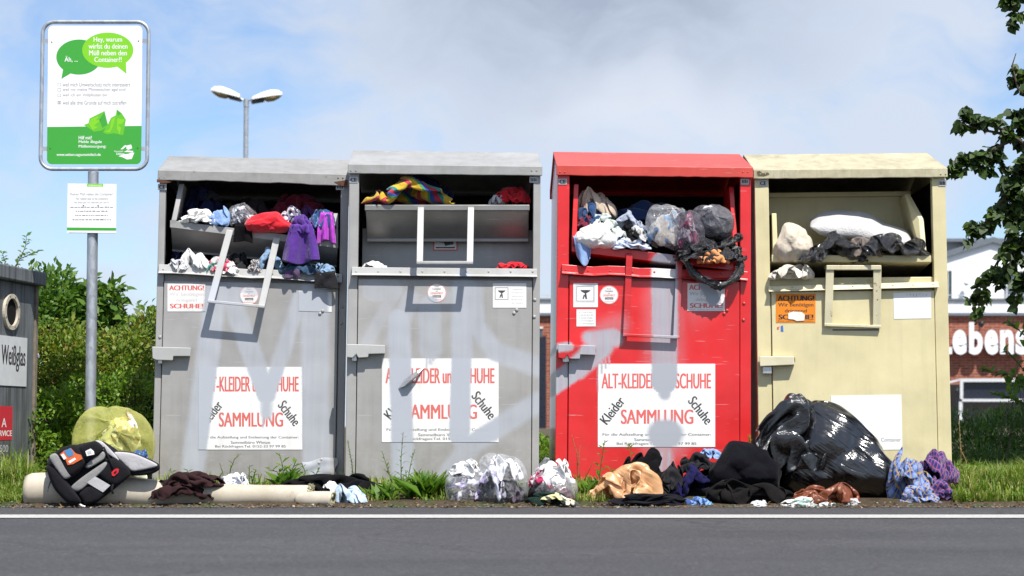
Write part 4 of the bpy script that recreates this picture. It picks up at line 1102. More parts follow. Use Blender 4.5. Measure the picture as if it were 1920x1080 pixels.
58,0,1,57,6,7,56,13,9,50,17,9,46,16,16,41,12,23,40,18,29,42,23,31,40,23,43,39,30,52,44,36,59,44,47,58,46,56,58,52,63,61,59,64,60,57,71,56,56,78,50,60,74,41,68,76,30,69,85,27,61,86,27,52,88,29,45,92,29,43,99,29,
66,0,3,63,10,3,62,17,9,57,17,15,51,12,20,46,7,27,43,12,37,47,20,37,46,25,46,45,27,58,43,34,66,44,45,68,48,53,69,52,60,72,58,65,71,57,73,67,61,76,59,65,71,49,70,76,41,68,85,40,60,87,41,54,92,40,50,95,32,49,99,30,
73,3,4,71,12,4,67,15,13,62,10,19,57,6,23,51,9,29,49,11,40,52,16,46,52,24,51,53,31,57,51,37,66,50,44,74,52,50,79,56,57,80,57,64,78,62,70,75,66,71,66,72,72,56,72,80,51,66,85,52,62,92,51,60,96,41,57,93,31,56,99,22,
78,10,6,76,8,9,70,7,17,66,8,27,60,12,26,52,16,28,52,18,35,58,20,43,61,26,53,60,32,62,59,40,67,56,48,69,58,50,80,62,55,85,64,61,79,67,66,73,71,72,74,72,77,64,73,82,62,70,90,61,69,93,49,67,93,38,65,91,28,63,98,16,
80,15,0,80,12,11,75,13,21,68,16,25,61,17,23,54,21,21,54,26,29,59,30,39,64,33,48,62,39,51,62,45,60,63,51,66,64,55,75,68,51,83,70,58,78,73,62,71,77,68,69,78,75,72,78,82,68,78,88,58,77,92,47,75,93,35,72,90,25,70,94,14,
87,20,0,81,19,6,75,21,12,67,23,14,63,23,21,58,26,26,58,32,23,61,37,32,67,39,43,66,44,48,66,50,53,68,53,62,68,49,71,70,47,76,74,52,71,78,58,70,81,64,75,84,71,71,82,77,60,77,81,50,78,84,41,81,88,32,78,88,21,77,90,11,
91,28,1,83,28,6,75,30,6,69,31,12,65,30,26,63,31,35,65,36,25,67,42,26,71,43,35,68,50,40,71,54,48,71,48,56,71,41,64,75,39,72,80,46,72,84,52,71,88,59,73,87,66,63,81,70,53,78,73,42,77,76,34,84,79,30,83,81,19,83,84,8,
91,37,0,85,36,5,78,38,9,74,33,21,69,27,31,71,31,38,73,37,31,74,41,27,73,49,26,74,54,33,76,49,42,74,41,49,73,34,57,79,37,63,85,40,68,91,46,71,92,54,65,83,58,55,80,64,48,79,64,39,79,68,29,86,71,26,86,74,16,89,78,6,
93,43,1,89,41,9,83,33,13,77,24,18,75,21,29,76,28,31,79,34,30,78,41,21,78,49,18,81,52,27,79,43,35,76,34,41,78,30,48,84,37,51,91,37,58,95,43,60,90,48,55,82,51,48,84,58,42,86,64,38,84,62,28,86,64,19,90,68,14,92,76,17,
97,39,3,94,35,12,88,27,16,82,18,22,79,18,27,79,26,23,82,33,21,85,39,18,86,48,14,87,47,23,84,38,30,82,30,35,84,27,45,90,32,45,95,35,45,97,41,45,89,44,43,86,49,43,90,56,44,92,60,36,87,55,27,90,57,17,92,64,22,95,72,25,
91,35,7,93,27,9,90,21,19,86,16,22,85,17,35,85,25,30,89,30,23,92,38,18,93,46,11,94,45,19,92,36,27,90,28,33,87,24,39,96,27,41,96,34,33,97,41,32,91,46,32,86,50,31,90,53,36,97,53,33,94,50,27,97,54,17,99,60,25,99,66,35,
 ],
 [
4,39,0,2,45,3,0,43,13,0,53,9,1,61,13,1,58,25,4,64,38,6,64,55,7,68,45,8,66,26,9,62,8,12,69,3,13,75,5,10,77,21,9,74,36,12,81,29,16,89,17,21,92,7,25,90,0,30,94,1,26,99,9,22,96,21,17,91,35,13,83,46,
4,32,6,6,40,3,5,44,17,5,51,10,7,58,12,6,55,28,7,58,39,11,62,44,12,68,47,13,65,31,14,59,14,17,65,3,18,74,5,16,79,23,14,74,39,16,81,40,20,87,26,23,88,11,26,92,11,29,91,17,29,98,24,25,97,35,20,93,46,18,84,52,
3,36,17,8,37,14,10,43,15,11,48,10,12,54,12,11,52,30,10,50,46,15,56,43,17,65,47,18,64,35,20,57,18,22,62,5,21,68,14,17,73,26,20,75,32,23,79,42,25,81,27,26,80,9,26,86,18,27,90,31,31,93,38,29,97,48,24,92,57,19,88,67,
4,31,28,9,33,24,14,36,18,15,43,7,17,50,14,15,46,29,15,44,46,19,51,52,22,59,52,23,59,42,24,54,25,26,59,17,23,62,27,22,70,33,24,74,24,27,76,37,31,80,32,32,80,14,31,86,18,30,85,37,30,87,53,32,92,63,27,86,68,21,85,77,
8,24,28,9,26,11,12,32,3,16,41,3,19,43,14,18,40,28,19,38,41,23,47,41,25,52,56,28,53,48,30,48,27,30,56,30,26,60,41,27,66,39,29,68,26,31,72,25,35,74,36,37,81,24,35,88,29,34,87,47,34,81,65,32,83,82,29,88,84,24,91,79,
13,21,25,13,21,8,16,28,4,20,35,0,20,39,9,20,34,22,22,34,35,23,38,51,27,43,63,31,45,54,35,44,36,33,52,44,30,58,55,31,66,52,32,64,36,35,66,23,38,72,25,40,81,31,41,85,43,39,86,60,40,84,78,36,90,87,32,96,81,28,97,69,
18,21,26,17,20,15,20,23,7,23,31,7,25,40,10,24,38,25,25,31,38,26,29,55,29,34,65,34,38,63,38,41,53,34,47,62,33,56,70,35,62,59,35,57,45,37,64,37,41,70,31,44,80,31,45,87,46,44,90,63,44,90,80,40,96,78,36,95,68,32,99,56,
22,16,29,21,14,10,23,20,11,25,28,21,28,35,18,29,41,28,29,35,39,31,29,53,32,27,63,36,32,70,39,36,70,36,43,79,37,53,81,39,55,65,37,51,51,40,59,49,44,67,47,46,77,46,47,86,53,49,93,59,47,98,73,44,96,64,40,92,53,34,95,42,
22,7,33,24,11,17,27,17,10,29,25,16,31,31,28,33,38,31,34,37,42,35,27,47,35,22,61,35,23,76,39,29,86,40,39,86,42,49,89,43,50,74,42,47,55,44,55,56,46,65,63,48,74,61,51,82,62,52,88,67,51,97,61,47,97,49,43,96,41,37,94,28,
25,0,30,27,5,17,29,11,21,32,20,23,34,27,24,37,35,32,39,38,43,39,32,56,39,23,65,40,17,76,43,25,85,45,35,85,46,45,95,48,48,81,49,45,64,49,53,68,51,62,71,51,70,65,54,77,67,56,85,59,53,92,49,50,95,37,45,96,27,42,97,16,
30,4,32,31,2,15,33,8,11,36,13,23,38,21,34,41,30,35,44,38,40,45,32,55,45,27,64,47,19,69,49,23,77,49,30,89,51,40,99,53,42,87,55,44,71,54,52,70,54,58,76,56,66,65,56,74,61,55,79,48,51,82,46,48,85,33,45,89,19,46,95,5,
34,2,40,35,5,26,38,6,13,41,12,14,43,14,31,45,22,36,48,31,38,48,34,52,48,31,69,51,25,71,52,19,81,54,25,94,56,35,99,57,45,93,59,49,78,59,52,66,56,57,60,60,65,65,60,71,56,56,71,44,52,75,34,50,80,25,48,85,18,51,90,6,
39,0,40,41,8,35,43,3,23,45,8,17,48,13,24,49,17,35,52,21,38,52,26,54,53,35,64,55,31,73,58,24,77,59,22,91,60,30,92,63,41,91,63,48,77,63,54,62,61,57,49,62,63,48,63,70,45,59,67,34,56,76,31,54,83,23,51,86,30,54,93,19,
44,1,36,46,8,42,48,4,29,49,4,10,49,14,9,50,22,21,54,24,30,55,30,42,56,38,54,59,34,63,61,31,76,64,22,85,66,27,91,67,37,80,65,41,66,62,46,54,61,54,41,64,60,33,66,68,31,61,71,24,59,77,21,58,84,32,56,91,41,52,98,33,
49,0,30,51,7,43,52,10,33,54,8,14,54,15,8,53,25,11,56,31,18,58,36,31,59,36,44,62,39,55,65,32,59,68,25,65,70,28,74,68,33,61,68,41,52,67,49,48,66,51,34,65,56,19,66,64,13,62,72,7,60,81,8,59,90,16,59,97,26,57,96,42,
53,2,20,56,3,37,57,12,40,58,13,24,60,17,15,60,24,12,61,30,9,62,32,23,62,39,32,64,43,40,67,34,41,72,30,50,74,33,62,73,35,53,70,41,42,70,49,35,70,57,34,69,58,16,69,64,2,66,75,1,64,85,1,63,90,12,63,92,28,59,86,42,
58,0,18,60,6,24,61,12,35,61,19,38,63,21,30,65,25,17,66,29,2,67,33,17,66,39,20,66,46,26,70,40,30,75,36,38,78,37,52,76,42,53,73,46,50,74,53,35,73,60,24,71,67,17,73,69,4,72,78,2,70,87,5,68,85,16,64,80,25,63,80,40,
61,2,5,63,2,21,64,8,36,66,16,48,68,21,36,68,20,16,70,26,10,69,33,3,69,42,6,70,50,14,74,47,23,78,43,31,77,45,43,77,51,56,72,54,59,72,60,46,74,66,31,75,68,18,77,74,10,77,81,1,75,86,13,72,78,21,69,76,33,65,81,38,
66,5,4,67,2,18,69,4,35,70,11,50,72,14,33,72,17,19,74,25,9,74,34,3,74,44,1,74,53,5,76,56,20,80,51,28,80,51,40,76,56,43,74,60,55,73,66,58,76,71,42,79,70,26,81,75,14,82,84,8,79,84,17,75,82,25,70,83,36,66,85,48,
69,0,0,71,4,10,74,3,28,75,9,44,76,14,36,77,18,21,77,26,19,75,36,18,76,46,14,79,51,2,81,55,12,84,56,22,82,59,31,78,64,37,77,64,54,77,62,65,80,69,58,83,72,39,86,74,23,85,83,24,80,88,30,76,88,33,71,91,34,65,90,39,
76,0,2,74,9,5,77,10,19,80,11,39,79,19,44,80,24,30,80,29,13,79,37,11,81,44,20,83,50,7,84,57,1,86,60,11,84,67,22,83,67,39,82,60,49,82,57,64,85,63,66,88,67,46,89,73,36,85,78,40,80,81,44,76,83,47,71,86,48,68,94,50,
79,8,10,80,11,1,79,19,7,82,20,22,84,25,36,83,31,38,84,36,22,84,38,6,86,44,10,88,50,17,89,58,5,89,65,7,89,66,21,86,60,31,86,58,43,87,54,59,89,56,67,92,62,52,91,71,54,86,74,56,80,74,59,76,78,62,74,86,58,74,95,48,
81,8,20,83,15,9,83,23,4,84,29,7,88,30,24,89,32,37,89,39,29,90,35,13,91,39,7,92,48,8,93,54,4,94,62,6,92,58,17,90,58,30,91,60,42,92,51,52,93,50,67,95,61,66,91,66,70,86,67,71,81,70,75,80,78,69,80,86,58,79,93,43,
84,12,35,87,18,23,87,20,7,89,24,1,92,28,15,93,33,30,95,40,29,95,39,16,94,33,6,97,39,1,98,49,6,99,56,9,96,54,20,93,54,30,94,56,36,97,53,48,98,51,64,97,55,78,92,56,81,87,60,84,86,71,80,86,78,66,84,83,51,83,87,35,
 ],
 [
3,44,23,2,48,19,4,53,12,4,61,6,10,62,5,16,60,3,14,58,10,13,60,15,15,67,20,14,61,25,14,54,36,12,47,30,12,38,31,13,29,32,13,21,40,11,22,54,8,27,63,5,33,56,3,40,46,1,47,35,0,56,30,0,56,14,1,63,5,5,65,0,
4,39,22,2,42,13,2,46,4,6,52,2,10,54,8,14,51,1,17,52,7,17,54,20,19,61,25,18,60,36,17,52,30,16,47,35,17,40,37,19,32,37,14,30,43,9,32,49,9,35,61,6,40,67,5,47,56,2,53,47,4,54,30,5,57,20,5,64,12,6,71,7,
7,33,21,3,34,12,5,38,1,10,44,2,11,47,17,16,47,12,20,46,7,22,50,19,22,56,30,23,58,43,24,51,34,22,43,31,21,43,43,21,36,50,16,35,48,11,40,45,9,44,59,9,48,71,5,53,66,6,55,54,8,54,37,8,60,26,8,67,23,10,73,14,
7,25,22,7,27,10,9,31,1,13,37,6,13,39,22,18,42,24,24,44,18,27,48,19,28,53,30,29,57,40,28,47,41,25,42,41,25,36,47,22,34,53,17,37,54,15,45,49,14,48,57,11,55,64,9,60,68,11,59,52,12,58,37,7,64,40,7,71,35,12,75,26,
12,22,25,11,21,12,13,24,2,15,30,11,17,32,20,21,33,30,26,37,26,29,45,31,32,49,28,34,54,39,31,51,50,29,42,55,28,34,56,24,34,67,20,40,64,20,47,57,19,53,50,18,58,62,14,65,62,15,66,49,15,66,36,11,68,43,9,72,49,11,78,41,
14,15,18,15,17,11,17,23,3,19,29,8,24,31,15,27,30,28,29,33,39,31,42,40,35,48,39,39,52,38,37,50,51,34,42,59,32,36,66,26,39,68,22,43,74,24,48,65,23,56,58,22,63,60,20,69,61,19,71,48,18,74,37,15,75,49,12,73,60,9,76,56,
16,10,5,19,12,8,21,18,9,22,23,20,27,25,23,32,25,25,33,32,38,33,39,52,38,41,44,43,44,41,43,49,56,38,45,65,34,44,69,29,43,78,25,45,86,25,51,77,26,59,72,27,64,65,25,69,59,24,71,46,22,79,45,18,76,59,15,73,69,11,79,72,
22,7,0,22,5,10,20,12,20,21,17,33,26,18,31,30,23,38,34,25,49,36,32,58,40,33,46,45,36,46,42,42,58,41,48,71,37,47,79,34,45,87,31,47,90,30,54,84,30,56,71,32,63,64,30,69,54,27,73,47,24,76,53,22,76,72,18,79,71,15,83,62,
27,10,2,25,9,15,23,6,28,25,8,38,27,14,47,30,17,47,33,20,56,37,22,57,42,24,48,44,29,54,42,36,66,41,42,78,41,49,85,37,49,94,34,54,98,35,54,83,35,55,68,33,59,53,31,66,43,31,73,46,28,81,55,27,80,68,23,85,67,19,87,52,
31,15,4,30,10,17,29,3,26,28,2,37,29,11,39,33,10,48,35,13,59,39,17,63,42,19,57,43,24,64,40,31,77,42,37,86,41,44,96,42,53,98,39,59,99,40,60,85,38,61,71,37,64,55,36,68,44,35,75,46,34,81,54,32,85,68,28,89,60,24,88,40,
36,15,7,34,7,14,34,1,22,34,2,33,34,11,30,36,15,42,40,11,49,42,10,64,45,16,68,45,21,70,44,27,83,45,33,97,46,42,98,45,50,93,46,59,91,45,64,83,44,63,67,43,64,51,40,69,38,37,76,41,37,83,50,37,89,63,33,92,53,29,91,31,
37,13,1,39,5,6,39,0,15,40,3,29,39,11,26,40,14,34,43,13,45,46,13,57,48,12,71,50,17,80,50,25,92,49,34,90,49,41,84,48,49,80,47,57,74,48,66,73,47,71,64,45,71,50,42,72,40,41,79,40,42,83,49,42,90,58,39,95,46,34,95,26,
43,15,1,42,10,10,44,3,16,45,6,26,44,13,26,42,20,31,45,19,40,51,17,49,54,19,63,57,22,77,54,29,81,53,34,87,52,40,77,53,48,69,53,57,66,52,65,66,51,69,56,49,73,45,46,75,35,45,80,34,48,84,45,48,90,50,44,96,39,40,99,29,
48,10,0,46,8,9,46,11,18,50,7,30,48,14,32,46,23,30,47,27,36,54,26,43,58,28,58,59,31,72,59,34,79,59,34,91,59,43,89,61,51,81,61,57,69,57,61,59,53,63,49,52,66,39,50,69,29,51,77,27,53,82,38,52,92,36,48,93,28,44,96,18,
52,3,7,52,7,7,51,13,17,53,15,27,54,18,36,52,23,24,51,29,29,53,33,39,55,36,54,60,37,64,65,36,76,67,34,90,67,41,87,64,45,76,62,49,63,57,52,55,54,55,45,52,59,31,55,65,34,58,73,33,57,83,30,55,90,24,50,91,17,45,88,13,
58,4,8,54,11,5,53,17,8,57,20,21,60,21,31,57,28,25,55,34,21,57,36,35,59,36,46,63,31,57,67,27,72,71,29,83,70,37,78,67,42,67,64,44,56,61,46,46,58,49,35,58,55,24,59,63,25,61,71,26,60,80,22,58,85,14,53,86,5,48,91,4,
61,8,18,59,12,7,58,20,2,60,24,12,64,25,22,61,31,18,60,38,20,60,39,28,62,32,37,67,26,50,72,23,63,74,27,71,72,35,67,67,36,58,67,42,48,66,47,40,63,51,31,63,56,28,62,61,15,60,69,10,62,77,12,60,86,5,57,91,3,53,97,8,
63,8,2,64,12,5,63,21,4,64,29,2,69,29,13,67,35,12,64,42,15,64,39,26,67,37,36,70,32,47,75,28,54,77,30,66,75,36,60,71,40,54,71,42,37,69,47,29,68,54,36,66,62,34,66,67,20,64,71,11,66,77,2,65,88,2,62,93,8,58,99,12,
67,5,5,69,13,4,69,20,2,70,28,3,71,35,5,72,40,10,70,44,16,69,37,20,69,34,29,72,36,39,77,37,50,81,37,64,78,42,67,74,48,56,74,49,36,74,49,22,73,57,24,69,62,21,69,70,19,66,76,19,68,83,12,70,89,6,67,97,10,63,99,21,
66,10,16,72,13,10,74,19,3,75,28,4,76,36,3,77,44,3,77,43,17,75,34,21,74,33,30,76,41,29,80,42,40,84,43,54,82,48,61,79,47,49,77,54,39,77,56,26,76,57,13,73,63,6,71,72,4,71,79,10,73,84,18,73,93,12,72,97,18,68,99,32,
67,14,27,72,16,19,76,18,16,75,26,19,78,32,9,81,37,3,83,41,15,81,33,23,80,32,35,82,38,32,85,45,24,88,49,39,85,54,47,83,50,36,79,53,30,79,60,31,76,64,17,79,67,4,78,74,3,77,81,3,76,83,16,78,91,15,75,93,26,73,97,40,
70,10,35,74,12,27,78,14,27,79,21,19,79,27,5,82,32,10,86,34,15,87,33,26,86,31,40,88,37,39,91,42,28,91,50,32,89,56,32,86,52,22,83,54,13,81,62,15,79,69,19,80,74,11,83,76,3,83,83,6,82,85,20,80,86,26,80,91,34,78,92,47,
76,10,39,76,5,25,78,9,16,79,15,6,81,22,2,85,24,4,87,27,14,88,26,28,91,28,35,94,33,40,95,41,40,96,49,35,93,51,22,91,52,11,88,58,4,85,66,4,84,71,14,83,76,21,87,76,13,88,80,13,86,83,27,82,81,35,84,85,41,81,86,51,
81,7,37,82,9,20,80,5,6,81,9,0,83,14,9,87,18,10,89,20,17,89,18,31,93,23,41,96,30,47,99,38,43,98,41,28,97,46,14,96,53,3,93,62,1,90,65,9,87,66,21,86,69,25,89,72,26,93,73,19,90,76,34,85,75,42,83,78,51,85,83,47,
 ],
 [
0,62,6,3,67,1,5,67,7,2,61,12,2,54,19,4,46,21,6,42,28,7,40,34,10,46,36,11,51,34,10,60,35,11,66,43,11,72,49,16,70,50,21,74,55,24,78,55,28,75,64,33,74,65,37,78,69,35,75,75,39,74,77,44,71,80,44,69,89,44,71,99,
0,55,5,4,59,4,8,62,3,7,58,10,7,53,17,8,52,26,12,46,28,13,41,36,11,46,43,12,53,43,13,60,40,14,67,39,14,74,39,18,78,46,23,73,47,28,75,51,31,79,59,31,81,69,37,82,67,39,81,73,40,80,79,44,76,86,49,71,88,49,71,96,
2,49,10,5,51,3,10,54,2,12,57,10,11,53,17,12,51,23,15,52,30,16,48,37,16,49,46,13,54,51,14,61,50,15,67,47,19,72,40,21,79,37,26,79,40,29,82,46,31,86,56,33,85,62,36,89,68,41,88,71,42,88,79,47,83,86,52,77,90,55,71,92,
5,43,3,8,45,9,12,46,4,13,49,10,15,54,17,17,48,21,20,50,31,21,52,36,19,56,44,19,56,52,18,62,57,20,67,53,24,68,44,26,74,35,29,84,34,32,86,42,35,90,50,38,88,56,40,89,62,43,93,69,47,90,74,50,87,80,55,81,84,59,71,83,
9,37,1,10,39,7,15,42,11,19,48,11,21,53,11,22,55,22,25,51,29,24,57,36,23,61,42,23,60,51,22,60,59,24,67,61,28,69,53,32,71,39,35,81,34,37,88,38,40,86,46,43,86,55,44,89,60,46,95,64,50,95,71,55,87,73,55,77,73,59,70,74,
15,35,2,13,33,9,18,38,6,22,44,5,26,49,10,27,50,19,28,55,26,28,58,32,28,61,41,28,61,52,28,57,62,28,63,66,32,67,59,36,68,47,39,77,41,42,83,39,45,88,43,48,86,53,46,92,54,48,98,57,52,93,62,56,86,64,58,77,64,61,73,67,
19,31,0,18,30,9,21,34,10,26,38,7,29,43,10,32,48,16,33,53,23,33,55,33,32,58,42,33,59,52,32,59,62,32,60,71,35,64,67,38,68,58,42,75,51,44,81,49,48,82,46,52,87,49,50,94,47,52,98,50,57,95,55,60,86,58,62,81,60,64,76,55,
24,24,1,21,24,8,24,29,8,27,32,13,32,38,18,36,45,19,36,48,25,37,52,36,33,50,46,35,54,53,38,57,60,37,58,69,38,62,75,41,69,68,45,75,60,48,79,56,51,78,48,53,85,44,51,92,38,53,98,39,58,93,45,63,91,50,67,87,49,67,83,43,
26,16,3,27,22,8,27,26,14,31,30,11,36,36,12,39,41,19,40,44,27,39,46,39,37,45,50,38,47,56,38,50,62,40,53,70,42,59,68,44,68,67,48,73,67,53,77,61,56,79,53,56,82,42,56,91,36,57,97,30,61,99,37,64,95,42,70,91,42,73,87,39,
24,17,12,30,19,12,32,24,13,33,29,21,38,30,17,42,35,20,43,39,29,41,40,42,38,38,53,41,41,61,41,45,69,44,50,67,47,59,70,47,66,62,48,72,58,54,72,56,59,75,52,60,80,45,61,89,38,61,92,29,64,99,30,66,95,34,67,88,35,71,86,32,
21,24,23,28,24,21,34,21,19,38,26,20,39,28,28,45,32,26,44,34,32,42,32,44,43,36,56,43,37,66,46,41,70,48,47,66,50,54,64,53,62,63,50,66,53,52,70,47,56,74,45,60,76,36,60,84,32,64,89,23,65,98,22,70,95,26,69,88,28,67,82,29,
22,15,22,28,19,28,34,21,29,39,19,26,43,23,28,47,26,25,48,30,33,47,32,43,46,33,55,49,34,64,51,41,66,53,47,69,55,51,63,56,57,56,56,65,51,54,66,40,58,70,39,56,76,32,58,84,24,61,92,17,65,94,14,70,94,16,70,87,20,69,81,23,
25,8,20,30,15,20,35,14,28,40,16,33,45,18,32,49,22,33,51,26,36,51,28,46,50,30,54,53,35,58,56,38,65,58,44,69,60,51,66,62,55,56,61,61,47,59,64,38,58,67,30,60,73,28,61,78,19,61,85,11,65,92,6,69,89,10,69,85,14,68,80,16,
29,9,13,34,11,17,38,17,20,43,13,25,47,13,33,50,16,40,53,23,44,54,29,49,53,27,61,55,32,64,59,36,63,62,42,63,63,48,61,65,51,53,65,57,43,64,62,35,63,66,29,64,70,26,64,74,17,64,78,7,67,85,0,71,90,4,70,83,6,67,77,12,
35,12,6,41,11,11,44,17,12,47,18,19,51,17,26,54,18,31,57,22,39,60,26,47,59,24,57,60,28,64,62,34,56,61,40,54,65,44,52,62,48,45,65,53,37,65,59,30,65,63,22,66,67,19,68,70,12,69,74,6,72,80,0,76,86,4,74,82,11,72,77,17,
42,6,7,46,12,3,49,14,9,51,19,15,55,23,20,58,23,26,61,20,32,64,21,40,65,22,51,65,27,57,62,30,50,61,35,45,63,41,42,66,47,37,62,51,30,66,54,26,66,59,18,70,62,14,69,65,6,72,70,2,76,76,6,80,81,9,78,84,17,74,81,22,
48,8,12,51,7,4,52,12,9,55,18,11,59,24,14,62,21,20,66,22,30,67,23,38,69,25,45,69,31,51,65,28,43,60,30,38,62,37,33,66,41,29,62,46,23,65,52,20,71,56,19,73,61,17,73,61,5,74,67,8,74,74,10,78,76,17,79,80,25,76,81,31,
52,7,19,55,5,11,57,9,12,60,14,15,63,19,13,67,24,17,70,24,27,72,27,32,74,32,42,72,36,42,67,34,36,64,30,30,61,32,25,65,37,24,64,42,15,67,49,14,72,53,15,76,57,11,78,63,10,80,68,4,79,70,13,76,71,23,78,74,31,80,80,38,
55,0,23,59,3,20,63,6,16,64,12,15,68,16,10,71,20,16,74,23,24,76,27,33,77,32,39,75,37,35,72,35,30,68,31,25,64,30,18,67,35,15,69,39,16,72,46,11,76,50,20,78,56,16,82,60,8,83,66,9,82,69,17,80,68,25,80,69,35,81,76,43,
58,2,30,63,1,26,67,6,24,69,11,20,72,12,16,76,17,15,79,21,23,80,29,28,82,34,34,80,37,29,76,34,23,73,29,19,70,30,11,68,36,8,73,37,11,77,45,11,80,51,14,83,56,21,85,62,17,87,66,10,86,68,16,85,70,26,82,73,31,86,76,38,
58,9,32,64,7,33,68,9,30,72,11,26,75,16,24,80,13,23,84,19,21,85,24,29,86,31,30,85,34,22,81,27,20,77,24,12,74,27,4,73,34,0,75,42,0,80,49,4,86,51,10,89,57,18,89,64,23,90,70,18,88,73,13,85,76,20,84,80,27,84,83,35,
59,4,40,63,10,39,68,13,37,73,15,34,77,19,32,81,17,32,86,19,29,91,23,26,90,29,28,87,29,21,86,24,14,82,23,6,78,29,5,78,34,7,80,39,3,85,46,1,87,56,6,90,62,8,93,66,16,94,73,22,91,79,18,86,81,17,84,85,22,81,89,28,
59,10,43,64,8,48,69,13,44,74,16,42,77,22,40,82,23,36,87,23,37,92,27,35,94,31,27,91,29,18,88,29,8,85,28,5,81,29,12,78,36,15,81,42,13,87,45,8,92,52,5,93,62,2,96,68,7,96,74,12,92,79,11,87,83,11,84,89,14,79,92,18,
63,15,38,65,16,48,69,17,51,73,22,50,79,24,47,83,21,45,86,27,43,88,32,35,89,36,30,89,36,18,91,35,7,87,34,4,84,36,9,84,38,15,83,44,21,87,49,18,94,51,14,98,61,8,99,67,1,96,74,2,91,76,2,86,81,3,81,87,6,78,95,9,
 ],
]
